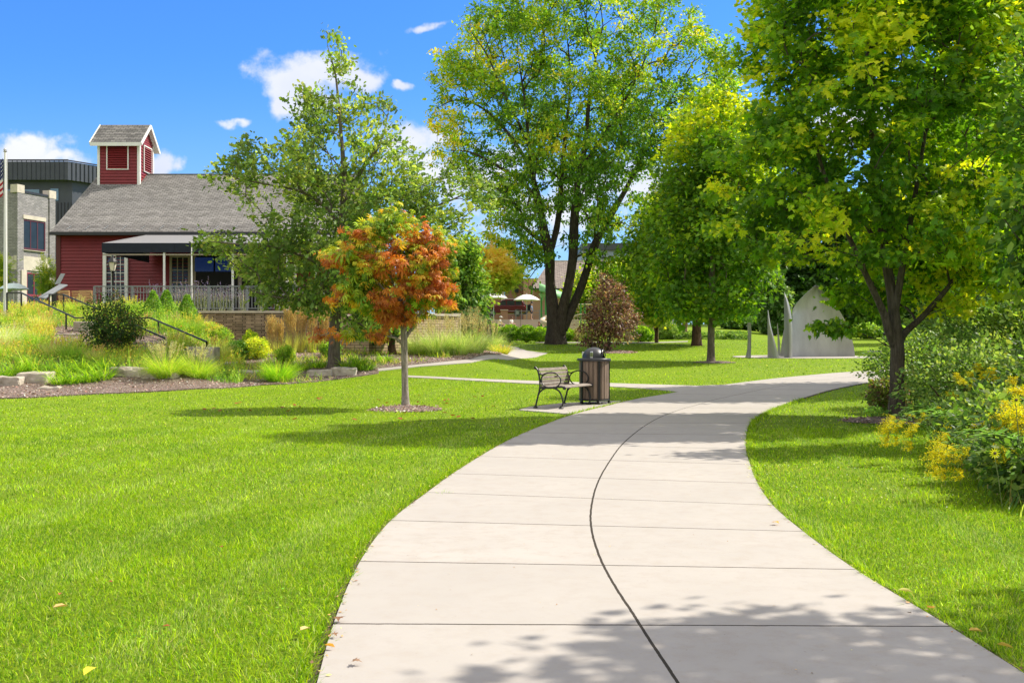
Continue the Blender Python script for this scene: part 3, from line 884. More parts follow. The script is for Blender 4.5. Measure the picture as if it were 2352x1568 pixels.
# ------------------------------------------------------------------ mulch
m, t, b, out = newmat('mulch')
tcn = N(t, 'ShaderNodeTexCoord')
vo = N(t, 'ShaderNodeTexVoronoi'); vo.inputs['Scale'].default_value = 28; L(t, tcn.outputs['Object'], vo.inputs['Vector'])
n2 = N(t, 'ShaderNodeTexNoise'); n2.inputs['Scale'].default_value = 2; n2.inputs['Detail'].default_value = 6; L(t, tcn.outputs['Object'], n2.inputs['Vector'])
sx = N(t, 'ShaderNodeSeparateColor'); L(t, vo.outputs['Color'], sx.inputs[0])
c = mixc(t, sx.outputs[0], (.08, .055, .042), (.29, .23, .20)); c = mixc(t, fmath(t, 'MULTIPLY', n2.outputs[0], .6), c, (.15, .10, .08))
L(t, c, b.inputs['Base Color']); b.inputs['Roughness'].default_value = .95
bp = N(t, 'ShaderNodeBump'); bp.inputs['Strength'].default_value = 1; bp.inputs['Distance'].default_value = .03; L(t, vo.outputs['Distance'], bp.inputs['Height']); L(t, bp.outputs[0], b.inputs['Normal'])
MATS['mulch'] = m
BED = gp((-250,925),(-60,918),(60,915),(180,908),(300,903),(400,898),(500,893),(600,885),(660,883),(720,878),(800,868),(870,858),(868,848),(960,838),(1081,826),(1150,816),(1172,806),(1160,798),(1130,790)) + [(-.8, 60), (-2.5, 60), (-2.5, 45.7), (-12, 45.7), (-20, 46), (-40, 46), (-40, 30)]
bed = sheet('mulch_bed', BED, .035, MATS['mulch'], .5)
def ring(name, cx_, cy_, rx, ry, h=.07, n=26, label=None):
    mb = MB(); cz = Tz(cx_, cy_)
    vs = [(cx_, cy_, cz+h+.03)]; fs = []
    for j, f in enumerate((.35, .7, 1.0)):
        for k in range(n):
            a = 2*PI*k/n; w = 1+.09*mnoise.noise(Vector((math.cos(a)*2+cx_, math.sin(a)*2, j)))
            x = cx_+rx*f*w*math.cos(a); y = cy_+ry*f*w*math.sin(a)
            vs.append((x, y, Tz(x, y)+.012+h*(1-f*f)+ (0 if j == 2 else .01)))
    for k in range(n): fs.append((0, 1+k, 1+(k+1) % n))
    for j in range(2):
        for k in range(n): fs.append((1+j*n+k, 1+(j+1)*n+k, 1+(j+1)*n+(k+1) % n, 1+j*n+(k+1) % n))
    mb.add(vs, fs); o = mb.build(name, MATS['mulch'], None, smooth_='all')
    tag(o, kind='structure')
    # loose chips
    m_ = int(900*rx*ry/.6); a = rng.uniform(0, 2*PI, m_); r = np.sqrt(rng.uniform(0, 1.12, m_))
    px_ = cx_+rx*r*np.cos(a); py_ = cy_+ry*r*np.sin(a)
    pos = np.stack([px_, py_, T(px_, py_)+.02+h*np.clip(1-r*r, 0, 1)], 1)
    return o, pos
RINGS = []
o_, c1 = ring('mulch_ring', *(lambda p: (p.x, p.y))(G(932, 941)), .78, .85, .07); RINGS.append((G(932, 941), .78, .85))
o_, c2 = ring('mulch_ring', *(lambda p: (p.x, p.y))(G(2050, 968)), .95, .75, .06); RINGS.append((G(2050, 968), .95, .75))
o_, c3 = ring('mulch_ring', *(lambda p: (p.x, p.y))(G(1415, 809)), 1.1, 1.6, .06); RINGS.append((G(1415, 809), 1.1, 1.6))
o_, c4 = ring('mulch_ring', *(lambda p: (p.x, p.y))(G(1640, 832)), .9, .9, .03); RINGS.append((G(1640, 832), .5, .5))
# mulch chips, uncountable
bx_ = np.array(BED); nb = 60000
px_ = rng.uniform(-20, 1, nb); py_ = rng.uniform(23, 45, nb); k = inpoly(px_, py_, bx_); px_, py_ = px_[k], py_[k]
posb = np.stack([px_, py_, T(px_, py_)+.045], 1)
allc = np.concatenate([c1, c2, c3, posb]); n = len(allc)
leaves('mulch_chips', allc+rng.normal(0, .004, allc.shape), rng.normal(0, 1, (n, 3))*np.array([1, 1, .25]), rng.normal(0, .4, (n, 3))+np.array([0, 0, 1]), rng.uniform(.03, .085, n),
       palette(n, [(.12, .07, .05), (.26, .18, .155), (.36, .28, .25), (.07, .04, .03)], jit=.25), 'rhomb', MATS['dry'])
tag(bpy.data.objects['mulch_chips'], kind='stuff')

# ------------------------------------------------------------------ soil strip along the path
mb = MB()
def soil(edge, sgn):
    n = len(edge); a = []; b_ = []
    for i in range(n):
        tt = edge[min(i+1, n-1)]-edge[max(i-1, 0)]; tt = tt/np.linalg.norm(tt); nn = np.array([tt[1], -tt[0]])*sgn
        w = .045+.02*mnoise.noise(Vector((edge[i][0]*5, edge[i][1]*5, 0)))
        p = edge[i]+nn*w; a.append((edge[i][0], edge[i][1], Tz(*edge[i])+.014)); b_.append((p[0], p[1], Tz(*p)+.012))
    mb.add(a+b_, [(i, i+1, i+1+n, i+n) for i in range(n-1)])
def dense(e, k=10):
    return np.array(catmull([(p[0], p[1], 0) for p in e], k))[:, :2]
soil(dense(EL, 3), -1); soil(dense(ER, 3), 1)
tag(mb.build('soil_edge', pm('soil', (.075, .05, .03), .95, .4, 30, .6), None), kind='structure')

# ------------------------------------------------------------------ grass
EXC = [MAINPOLY, np.array(PAD), np.array(CROSS), np.array(GARD), np.array(BED), np.array(FAR1), np.array(SPAD)]
THICK = [(4.1, 6.5), (4.15, 9.3), (4.6, 10.3), (4.9, 12), (5.5, 13.4), (6.9, 17.5), (7.6, 21), (9, 26), (60, 30), (60, 4), (4.1, 4)]
def grass_points(n, y0, y1, xw=.58, xo=3.4):
    y = np.sqrt(rng.uniform(y0*y0, y1*y1, n)); x = rng.uniform(-1, 1, n)*(xw*y+xo)
    k = np.ones(n, bool)
    for e in EXC: k &= ~inpoly(x, y, e)
    for p, rx, ry in RINGS: k &= ((x-p.x)/rx)**2+((y-p.y)/ry)**2 > 1
    return x[k], y[k]
def fbm(x, y, s, o=0.0):
    # cheap vector noise: sum of rotated sines, good enough to vary colour patches
    r = np.zeros_like(x); a = 1.0
    for i in range(5):
        th = 1.3*i+o; f = s*(1.7**i)
        r += a*np.sin(f*(x*math.cos(th)+y*math.sin(th))+o*7+2.1*np.sin(f*.6*(x*math.sin(th)-y*math.cos(th))+i)); a *= .62
    return r/2.2
gcols = np.array([(.225, .40, .004), (.30, .48, .006), (.41, .54, .012), (.10, .235, .006), (.38, .47, .12), (.50, .47, .16)])
def lawn(n, y0, y1, h, wdt, k=2, lean=(.1, 1.15)):
    x, y = grass_points(n, y0, y1); m_ = len(x)
    z = T(x, y)
    base = np.stack([x, y, z-.004], 1)
    f = fbm(x, y, 1.1, .4); f2 = fbm(x, y, 3.2, 2.0)
    # faint mower tracks: bands where the blades lie over
    band = np.clip(np.sin((x*.99-y*.10)*5.0+.6+.5*f)*2.4-1.2+.7*f2, 0, 1)*np.where(x < 0, 1.0, .4)
    w = np.exp(rng.gumbel(0, 1, (m_, 6))*1.0)
    pr_ = np.array([.27, .24, .15, .21, .09, .04])[None]*np.exp(np.stack([-.2*f, .8*f, 1.0*f2, -1.2*f, 1.0*band*1.3+.3*f2, .3*f2+1.6*np.clip(fbm(x, y, .8, 9)-.55, 0, 1)*3], 1))
    idx = np.argmax(w*pr_, 1)
    col = gcols[idx]*np.exp(rng.normal(0, .26, (m_, 1))+.10*f2[:, None])
    hh = h*(1+.28*f2+.15*f)*np.exp(rng.normal(0, .3, m_))
    az = rng.uniform(0, 2*PI, m_); az = np.where(band > .3, rng.normal(1.7, .7, m_), az)
    le = rng.uniform(*lean, m_); dp = rng.uniform(.1, 1.0, m_)
    return base, hh, az, le, dp, wdt*rng.uniform(.6, 1.3, m_), col, k
def emit(args, name):
    base, hh, az, le, dp, w, col, k = args
    o = ribbons(name, base, hh, az, le, dp, w, col, MATS['blade'], None, k=k)
    return tag(o, 'short mown grass blades covering the lawns either side of the path', 'grass', kind='stuff')
import os
GQ = 1.0
A1 = lawn(int(660000*GQ), 1.8, 9.5, .041, .0042)
A2 = lawn(int(270000*GQ), 9.5, 18, .045, .0075)
A3 = lawn(int(150000*GQ), 18, 34, .045, .014)
A4 = lawn(int(90000*GQ), 34, 75, .05, .03)
# a fringe leaning over the path edge
def fringe(edge, sgn, y0, y1, n):
    L_ = np.cumsum(np.r_[0, np.hypot(*np.diff(edge, axis=0).T)]); s = rng.uniform(0, L_[-1], n)
    x = np.interp(s, L_, edge[:, 0]); y = np.interp(s, L_, edge[:, 1]); k = (y > y0) & (y < y1)
    x, y, s = x[k], y[k], s[k]
    tx = np.interp(s, (L_[1:]+L_[:-1])/2, np.diff(edge[:, 0])); ty = np.interp(s, (L_[1:]+L_[:-1])/2, np.diff(edge[:, 1]))
    nn = np.stack([ty, -tx], 1); nn /= np.linalg.norm(nn, axis=1, keepdims=True); nn *= sgn
    o = rng.uniform(.02, .11, len(x))+.02*np.sin(s*9)
    x2 = x+nn[:, 0]*o; y2 = y+nn[:, 1]*o
    m_ = len(x); col = gcols[rng.choice(6, m_, p=[.3, .25, .15, .18, .08, .04])]*np.exp(rng.normal(0, .2, (m_, 1)))
    az = np.arctan2(-nn[:, 1], -nn[:, 0])+rng.normal(0, 1.1, m_)
    return np.stack([x2, y2, T(x2, y2)], 1), .066*np.exp(rng.normal(0, .35, m_)), az, rng.uniform(.2, 1.35, m_), rng.uniform(.2, 1.0, m_), .004*(1+y/16)*rng.uniform(.7, 1.3, m_), col
fr = [fringe(dense(EL, 3), -1, 2.5, 26, 34000), fringe(dense(ER, 3), 1, 2.5, 26, 34000)]
for args, nm in ((A1, 'grass'), (A2, 'grass'), (A3, 'grass'), (A4, 'grass')): emit(args, nm)
for f_ in fr:
    o = ribbons('grass', *f_, MATS['blade'], None, k=2); tag(o, 'longer grass blades leaning over the edge of the path', 'grass', kind='stuff')
# clover and other low broad leaves in the right-hand lawn
n = 26000; x, y = grass_points(n, 3.5, 17); k = ((x > 0) & (fbm(x, y, 1.7, 5) > -.1)) | ((x < 0) & (fbm(x, y, .9, 2) > .5)); x, y = x[k], y[k]; n = len(x)
leaves('clover', np.stack([x, y, T(x, y)+rng.uniform(.015, .04, n)], 1), rng.normal(0, 1, (n, 3))*np.array([1, 1, .2]), rng.normal(0, .3, (n, 3))+np.array([0, 0, 1]), rng.uniform(.012, .024, n),
       palette(n, [(.16, .32, .02), (.22, .36, .03), (.10, .24, .02)]), 'oval', MATS['blade'])
n = 420; x, y = grass_points(n*3, 5, 15); k = (x > 0) & (fbm(x, y, 1.2, 3) > .1); x, y = x[k], y[k]; n = len(x)
tag(bpy.data.objects['clover'], 'clover and other low weeds in the grass right of the path', 'clover', kind='stuff')
tag(leaves('clover_flowers', np.stack([x, y, T(x, y)+.045], 1), rng.normal(0, 1, (n, 3)), rng.normal(0, .3, (n, 3))+np.array([0, 0, 1]), rng.uniform(.014, .024, n), palette(n, [(.75, .72, .65)]), 'oval', MATS['blade']),
    'small white clover flowers dotted in the grass right of the path', 'clover', kind='stuff')
# ------------------------------------------------------------------ building materials
pm('red siding', (.19, .014, .018), .55, .12, 1.5, .1, bscale=40)
pm('white trim', (.72, .72, .70), .5, .05, 3)
pm('dark trim', (.02, .02, .024), .5, .2, 4)
brickmat('grey shingles', (.36, .345, .34), (.235, .225, .22), (.06, .06, .06), .32, .145, .014, 'roof', .6, .9, noisev=.3)
brickmat('grey brick', (.30, .28, .29), (.20, .19, .195), (.14, .14, .14), .3, .11, .012)
brickmat('red brick', (.28, .10, .065), (.20, .07, .05), (.25, .2, .17), .35, .12, .016)
brickmat('stacked stone', (.48, .36, .25), (.23, .17, .115), (.02, .015, .012), .42, .085, .012, 'wall', 1, .9, offset=.31, noisev=.75)
brickmat('pale stone', (.55, .44, .28), (.40, .30, .18), (.14, .10, .06), .38, .11, .012, 'wall', .8, .9, offset=.43, noisev=.35)
pm('limestone', (.50, .45, .38), .8, .15, 3, .4, bscale=25)
pm('navy canvas', (.014, .019, .032), .75, .15, 5, .1, spec=.3)
pm('grey canvas', (.19, .19, .20), .7, .05, 3, .05)
pm('grey rail', (.22, .235, .25), .45, .1, 6, metal=.3)
pm('dark metal panel', (.045, .052, .068), .5, .15, 1)
pm('black metal', (.012, .012, .013), .42, .3, 25, .15)
glassmat()
pm('painted room shade', (.004, .004, .005), .7, .2, 2)
pm('tv screen', (.01, .015, .04), .15, .6, 1.2, emis=(.02, .06, .25, .12))
pm('steel', (.34, .34, .345), .48, .16, 1.6, .08, metal=.45, bscale=3, stretch=(1, 1, .35))
pm('silver paint', (.55, .56, .58), .35, .05, 4, metal=.5)

def window(parent, x0, x1, z0, z1, y, nx_=2, nz_=3, fw=.11, frame=None, glass=None, out=.06, bars=.03, sill=True, wd=True):
    """a window in a wall facing -y whose outer face is at y"""
    frame = frame or MATS['white trim']; glass = glass or MATS['window glass']
    mb = MB(); mb.box(x0-fw, x0, y-out, y-.003, z0-fw, z1+fw); mb.box(x1, x1+fw, y-out, y-.003, z0-fw, z1+fw)
    mb.box(x0, x1, y-out+.003, y-.003, z0-fw, z0); mb.box(x0, x1, y-out+.003, y-.003, z1, z1+fw)
    w = mb.build('window', frame, parent, wd)
    MB().box(x0, x1, y-.02, y-.006, z0, z1).build('pane', glass, w, wd)
    mb = MB()
    for i in range(1, nx_): x = x0+(x1-x0)*i/nx_; mb.box(x-bars/2, x+bars/2, y-.045, y-.021, z0, z1)
    for i in range(1, nz_):
        z = z0+(z1-z0)*i/nz_; bb = bars*(1.8 if (nz_ % 2 == 0 and i == nz_//2) else 1); mb.box(x0, x1, y-.048, y-.0215, z-bb/2, z+bb/2)
    if nx_ > 1 or nz_ > 1: mb.build('glazing_bars', frame, w, wd)
    if sill: MB().box(x0-fw-.04, x1+fw+.04, y-out-.07, y-.002, z0-fw-.07, z0-fw-.002).build('sill', frame, w, wd)
    return w
def clap(mb, x0, x1, y, z0, z1, h=.17, d=.05):
    n = max(1, int((z1-z0)/h)); h = (z1-z0)/n
    for i in range(n):
        a = z0+i*h; b_ = len(mb.v)
        mb.add([(x0, y-d, a), (x1, y-d, a), (x1, y, a+h), (x0, y, a+h), (x0, y, a), (x1, y, a)], [(0, 1, 2, 3), (4, 5, 1, 0)])
def clapx(mb, x, y0, y1, z0, z1, h=.17, d=.04):
    n = max(1, int((z1-z0)/h)); h = (z1-z0)/n
    for i in range(n):
        a = z0+i*h
        mb.add([(x+d, y0, a), (x+d, y1, a), (x, y1, a+h), (x, y0, a+h), (x, y0, a), (x, y1, a)], [(0, 1, 2, 3), (4, 5, 1, 0)])

# ------------------------------------------------------------------ patio terrace
PZ = 2.84; WY = 46.0
tag(MB().box(-19.6, -8.2, WY+.3, 54.4, PZ-.3, PZ).build('terrace', pm('terrace paving', (.34, .30, .26), .85, .1, 3, .2), None), kind='structure')
wl = thing('retaining_wall', 'long brown stacked stone retaining wall under the patio railing', 'wall', (-13, WY, .5))
MB().box(-15.5, -7.6, WY, WY+.35, .3, PZ-.09).build('stonework', MATS['stacked stone'], wl, True)
MB().box(-19.7, -7.5, WY-.06, WY+.42, PZ-.089, PZ+.02).build('coping', MATS['limestone'], wl, True)
gw = thing('garden_wall', 'sunlit pale yellow stone garden wall behind the orange-leaved tree', 'wall', (-5, 45, .8))
ga, gb_ = Vector((P(868, 0, 41.6).x, 41.6, 0)), Vector((P(1046, 0, 45).x, 45, 0)); gt = P(0, 727, 45).z
def wseg(a, b_, z0, z1, w): 
    zc = (z0+z1)/2; return MB().bar((a.x, a.y, zc), (b_.x, b_.y, zc), w, z1-z0)
wseg(ga, gb_, .2, gt, .35).build('stonework', MATS['pale stone'], gw, True)
wseg(ga, gb_, gt+.001, gt+.10, .5).build('coping', MATS['limestone'], gw, True)
wseg(Vector((-7.6, 45.2, 0)), ga-Vector((.2, 0, 0)), .2, gt-.004, .34).build('stonework', MATS['pale stone'], gw, True)
MB().box(gb_.x-.1, gb_.x+.22, gb_.y-.05, gb_.y+.3, .2, gt+.14).build('end_pier', MATS['limestone'], gw, True)

# railing
rl = thing('patio_railing', 'grey metal railing with thin balusters and a ring band along the patio edge', 'railing', (-13.4, WY+.12, PZ+.02))
rx0, rx1 = P(214, 0, WY).x, P(742, 0, WY).x; rt = PZ+1.09
for z, h_, nm in ((rt, .05, 'top_rail'), (rt-.27, .03, 'middle_rail'), (PZ+.12, .03, 'bottom_rail')):
    MB().box(rx0, rx1, WY+.09, WY+.15, z-h_/2, z+h_/2).build(nm, MATS['grey rail'], rl, True)
post = None; npost = 7
for i in range(npost):
    x = rx0+(rx1-rx0)*i/(npost-1)
    if post is None: post = MB().box(-.035, .035, -.034, .034, .02, rt-PZ).build('post', MATS['grey rail'], rl); pp = post
    else: pp = post.copy(); link(pp, rl)
    pp.location = (x+13.4, 0, -.02)
bal = None; nb = 72
for i in range(nb):
    x = rx0+(rx1-rx0)*(i+.5)/nb
    if bal is None: bal = MB().box(-.011, .011, -.011, .011, .13, rt-PZ-.03).build('baluster', MATS['grey rail'], rl); pp = bal
    else: pp = bal.copy(); link(pp, rl)
    pp.location = (x+13.4, .002, -.02)
rg = None
for i in range(24):
    x = rx0+(rx1-rx0)*(i+.5)/24
    if rg is None: rg = MB().tube([(.09*math.cos(a), 0, rt-.135-PZ+.09*math.sin(a)) for a in np.linspace(0, 2*PI, 13)], .009, 5).build('ring', MATS['grey rail'], rl); pp = rg
    else: pp = rg.copy(); link(pp, rl)
    pp.location = (x+13.4, 0, -.02)

# ------------------------------------------------------------------ red barn
HY = 54.5; RY = 60.3; hx0, hx1 = P(133, 0, HY).x, -9.2
ez = P(0, 535, HY).z; rz_ = P(0, 401, RY).z
barn = thing('red_barn', 'red clapboard barn with grey shingle roof and louvred cupola', 'barn', (-16, HY, PZ))
mb = MB(); clap(mb, hx0, hx1, HY, PZ-.2, ez+.1)
mb.box(hx0+.003, hx1-.003, HY+.004, HY+.2, PZ-.2, ez+.1)
mb.box(hx0, hx0+.2, HY+.2, 2*RY-HY, PZ-.2, ez+.1); mb.box(hx1-.2, hx1, HY+.2, 2*RY-HY, PZ-.2, ez+.1)
clapx(mb, hx1, HY, 2*RY-HY, PZ-.2, ez+.1)
for gxx in (hx0, hx1-.2):
    mb.prism([(HY+.05, ez+.1), (2*RY-HY-.05, ez+.1), (RY, rz_-.15)], gxx, gxx+.2, 'x')
mb.build('wall', MATS['red siding'], barn, True)
MB().box(hx0-.06, hx0+.16, HY-.075, HY-.052, PZ-.2, ez-.1).build('corner_board', pm('dark red', (.085, .01, .01), .6, .1, 3), barn, True)
# roof with overlapping shingle courses; local z of the object runs up the slope so the pattern follows it
def slope_roof(name, parent, x0, x1, ya, za, yb, zb, mat, course=.145, th=.10, tilt=.03, gap=None, hol=None):
    L_ = math.hypot(yb-ya, zb-za); ang = math.atan2(zb-za, yb-ya)
    mb = MB(); n = int(L_/course)
    for i in range(n):
        a = L_*i/n; b_ = L_*(i+1)/n
        mb.add([(x0, -tilt, a), (x1, -tilt, a), (x1, 0, b_), (x0, 0, b_), (x0, 0, a), (x1, 0, a)], [(0, 1, 2, 3), (4, 5, 1, 0)])
    mb.box(x0, x1, .002, th, -.01, L_)
    o = mb.build(name, mat, parent)
    o.location = Vector((0, ya, za))-wloc(parent); o.rotation_euler = (-(PI/2-ang), 0, 0)
    return o
ox = .35
xl = P(117, 0, 54).x; 
roof = slope_roof('roof', barn, xl, hx1+.5, 53.95, P(0, 533, 53.95).z, RY, rz_, MATS['grey shingles'])
rb = slope_roof('rear_roof', barn, -hx1-.5, -xl, 0, P(0, 533, 53.95).z, RY-53.95, rz_, MATS['grey shingles'])
rb.rotation_euler = (rb.rotation_euler[0], 0, PI); rb.location = Vector((0, 2*RY-53.95, P(0, 533, 53.95).z))-wloc(barn)
MB().box(xl, hx1+.5, RY-.12, RY+.12, rz_-.05, rz_+.03).build('ridge_cap', pm('ridge', (.16, .16, .16), .9, .3, 5), barn, True)
MB().box(xl-.02, hx1+.5, 53.83, 53.96, P(0, 533, 53.95).z-.16, P(0, 533, 53.95).z-.01).build('gutter', MATS['dark trim'], barn, True)
MB().box(hx0-.05, hx1, 53.97, HY-.03, P(0, 533, 53.95).z-.14, P(0, 533, 53.95).z-.08).build('soffit', MATS['dark trim'], barn, True)
for i in range(18):
    mb = MB(); x = xl+.75+i*.96; sl_ = (rz_-P(0, 533, 53.95).z)/(RY-53.95)
    for s in (0,): mb.bar((x, 54.15, P(0, 533, 53.95).z+.2*sl_+.05), (x+.12, 54.45, P(0, 533, 53.95).z+.5*sl_+.07), .03)
    mb.build('snow_guard', MATS['grey rail'], barn, True)
MB().lathe([(.18, 0), (.18, .5), (.28, .5), (.28, .62), (.1, .7)], 16, (P(362, 0, 62).x, 62, rz_-.55)).build('roof_vent', MATS['silver paint'], barn, True, True)
# cupola
cy0 = 59.1; cw0, cw1 = P(225, 0, cy0).x, P(320, 0, cy0).x; cd = 2.3
cz0 = P(0, 428, cy0).z; cz1 = P(0, 291, cy0+1.15).z-.84*1.15-.02
cup = None
mb = MB(); clap(mb, cw0, cw1, cy0, cz0-1.2, cz1+.05, .17, .045); clapx(mb, cw1, cy0, cy0+cd, cz0-1.2, cz1+.05, .17, .04)
mb.box(cw0+.01, cw1-.01, cy0+.005, cy0+cd, cz0-1.2, cz1+.05)
pk = P(0, 291, cy0+cd/2).z
g0 = len(mb.v)
mb.prism([(cy0+.01, cz1+.05), (cy0+cd-.01, cz1+.05), (cy0+cd/2, pk-.12)], cw0+.02, cw1-.004, 'x')
for i in range(9):
    a = cz1+.05+i*.14; f0 = 1-(a-cz1-.05)/(pk-cz1-.17)
    if f0 > .05: mb.add([(cw1+.02, cy0+cd/2-cd/2*f0, a), (cw1+.02, cy0+cd/2+cd/2*f0, a), (cw1, cy0+cd/2+cd/2*f0*.9, a+.14), (cw1, cy0+cd/2-cd/2*f0*.9, a+.14)], [(0, 1, 2, 3)])
cup = mb.build('cupola', MATS['red siding'], barn, True)
slo = .84; rX0, rX1 = -23.70, -20.84
ov = .40; oe = .55
cr = MB()
for sgn in (-1, 1):
    yc = cy0+cd/2
    n = 14
    for i in range(n):
        a = i/n; b_ = (i+1)/n; y_a = yc+sgn*(cd/2+ov)*(1-a); y_b = yc+sgn*(cd/2+ov)*(1-b_)
        za = pk+.1-(cd/2+ov)*slo*(1-a); zb = pk+.1-(cd/2+ov)*slo*(1-b_)
        cr.add([(rX0, y_a, za+.03), (rX1, y_a, za+.03), (rX1, y_b, zb), (rX0, y_b, zb), (rX0, y_a, za), (rX1, y_a, za)], [(0, 1, 2, 3), (4, 5, 1, 0)])
crm = brickmat('cupola shingles', (.27, .26, .25), (.14, .135, .135), (.03, .03, .03), .3, .125, .012, 'roof', .5, .9)
cr.build('cupola_roof', crm, barn, True)
mb = MB()
for sgn in (-1, 1):
    yc = cy0+cd/2; e = cd/2+ov
    # soffit and fascia
    mb.add([(rX0, yc, pk+.08), (rX1, yc, pk+.08), (rX1, yc+sgn*e, pk+.08-e*slo), (rX0, yc+sgn*e, pk+.08-e*slo),
            (rX0, yc, pk-.0), (rX1, yc, pk-.0), (rX1, yc+sgn*e, pk-.0-e*slo), (rX0, yc+sgn*e, pk-e*slo)],
           [(4, 5, 6, 7), (1, 2, 6, 5), (0, 3, 7, 4), (2, 3, 7, 6)])
    mb.bar((rX1+.02, yc, pk+.02), (rX1+.02, yc+sgn*e, pk+.02-e*slo), .05, .17)
    mb.bar((rX0-.02, yc, pk+.02), (rX0-.02, yc+sgn*e, pk+.02-e*slo), .05, .22)
mb.box(rX0, rX1, cy0-ov-.04, cy0-ov+.01, pk-.1-(cd/2+ov)*slo, pk+.1-(cd/2+ov)*slo)
for x in (cw0-.02, cw1-.10): mb.box(x, x+.14, cy0-.06, cy0-.015, cz0-1.1, cz1)
for y in (cy0-.03, cy0+cd-.17): mb.box(cw1+.012, cw1+.055, y, y+.13, cz0-1.1, cz1+.0)
mb.build('cupola_trim', MATS['white trim'], barn, True)
def louvre(parent, mk, x0, x1, z0, z1):
    fr = MB(); sl_ = MB(); fw = .06
    fr.add(*mk(x0-fw, x0, z0-fw, z1+fw, .05)); fr.add(*mk(x1, x1+fw, z0-fw, z1+fw, .05)); fr.add(*mk(x0, x1, z0-fw, z0, .048)); fr.add(*mk(x0, x1, z1, z1+fw, .048))
    n = 11
    for i in range(n):
        a = z0+(z1-z0)*i/n; sl_.add(*mk(x0, x1, a, a+(z1-z0)/n*.8, .075, True))
    f = fr.build('louvre_frame', MATS['white trim'], parent, True); sl_.build('louvre_slats', MATS['red siding'], f, True)
def mkf(a, b_, c_, d_, o, sl_=False):
    y = cy0-.047
    return ([(a, y-o, c_), (b_, y-o, c_), (b_, y-(0 if sl_ else o), d_), (a, y-(0 if sl_ else o), d_), (a, y, c_), (b_, y, c_), (b_, y, d_), (a, y, d_)],
            [(0, 1, 2, 3), (4, 5, 1, 0), (3, 2, 6, 7), (0, 3, 7, 4), (1, 5, 6, 2)])
def mks(a, b_, c_, d_, o, sl_=False):
    x = cw1+.043
    return ([(x+o, a, c_), (x+o, b_, c_), (x+(0 if sl_ else o), b_, d_), (x+(0 if sl_ else o), a, d_), (x, a, c_), (x, b_, c_), (x, b_, d_), (x, a, d_)],
            [(0, 1, 2, 3), (4, 5, 1, 0), (3, 2, 6, 7), (0, 3, 7, 4), (1, 5, 6, 2)])
louvre(barn, mkf, P(248, 0, cy0).x, P(294, 0, cy0).x, P(0, 388, cy0).z, P(0, 331, cy0).z)
louvre(barn, mks, cy0+.6, cy0+cd-.5, P(0, 388, cy0).z, P(0, 331, cy0).z)
# windows and openings under the awning
wx = lambda u: P(u, 0, HY).x
wz = lambda v: P(0, v, HY).z
window(barn, wx(246), wx(288), PZ+.45, wz(588), HY-.02, 4, 6, fw=.17, bars=.028, out=.14)
window(barn, wx(396), wx(433), PZ+.45, wz(592), HY-.02, 3, 4, fw=.12, bars=.045, out=.08, frame=pm('tan trim', (.33, .28, .22), .6, .1, 4))
mb = MB(); mb.box(wx(443), wx(625), HY-.05, HY-.024, PZ, wz(583)); mb.build('doorway', MATS['painted room shade'], barn, True)  # near-black panel: shade of the interior under the awning put into its colour
mb = MB(); mb.box(wx(300), wx(392), HY-.045, HY-.022, wz(640), wz(545)) if False else None
window(barn, wx(640), wx(676), PZ+.5, wz(595), HY-.02, 3, 4, fw=.12, bars=.045, out=.08)
for a, b_ in ((450, 492), (497, 538)):
    o = MB().box(wx(a), wx(b_), HY-.2, HY-.12, wz(624), wz(592)).build('television', MATS['tv screen'], None, True)
    tag(o, 'dark blue television screen hung in the open barn doorway, %s one' % ('left' if a == 450 else 'right'), 'television', 'televisions in the open doorway')
for xx in (446, 552):
    MB().box(wx(xx)-.1, wx(xx)+.1, HY-.09, HY-.051, PZ, wz(583)).build('door_post', MATS['tan trim'], barn, True)

# awning
aw = thing('awning', 'long grey awning with dark navy valance on thin white posts over the patio', 'awning', (-15, 48, PZ))
AY = 48.0; ax0, ax1 = P(235, 0, AY).x, P(735, 0, AY).x
zt, zb_ = P(0, 558, AY).z, P(0, 580, AY).z; zk = P(0, 538, 54.3).z
mb = MB()
nseg = 9
xs_ = [ax0+(ax1-ax0)*i/nseg for i in range(nseg+1)]
vs = []; 
for i, x in enumerate(xs_):
    for j in range(7):
        s = j/6; y = AY+(54.3-AY)*s; z = zt+(zk-zt)*s-.05*math.sin(PI*s)
        vs.append((x, y, z))
fs = [(i*7+j, (i+1)*7+j, (i+1)*7+j+1, i*7+j+1) for i in range(nseg) for j in range(6)]
mb.add(vs, fs); mb.add([(a, b_, c_-.03) for a, b_, c_ in vs], [f[::-1] for f in fs])
mb.add([(ax0, AY, zt), (ax0, 54.3, zk), (ax0, 54.3, zt)], [(0, 1, 2)])
mb.build('canopy', MATS['grey canvas'], aw, True)
mb = MB()
for i in range(3):
    a = ax0+(ax1-ax0)*i/3; b_ = ax0+(ax1-ax0)*(i+1)/3
    mb.box(a+.004, b_-.004, AY-.03, AY, zb_, zt-.004)
mb.box(ax0-.03, ax0, AY, 54.2, zb_, zt)
mb.build('valance', MATS['navy canvas'], aw, True)
for u in (378, 535, 660, 725):
    x = P(u, 0, AY+.1).x
    MB().box(x-.045, x+.045, AY+.02, AY+.11, PZ, zb_+.2).build('post', MATS['white trim'], aw, True)
MB().box(ax0, ax1, AY+.03, AY+.08, zb_-.12, zb_-.06).build('frame_tube', MATS['tan trim'], aw, True)
mb = MB()
for i in range(10):
    x = ax0+(ax1-ax0)*i/9.; mb.bar((x, AY+.1, zt-.07), (x, 54.2, zk-.09), .03)
mb.build('rafters', MATS['grey rail'], aw, True)
x = P(440, 0, 46.6).x
pl_ = thing('thin_pole', 'slender white pole standing in front of the awning', 'pole', (x, 46.6, PZ))
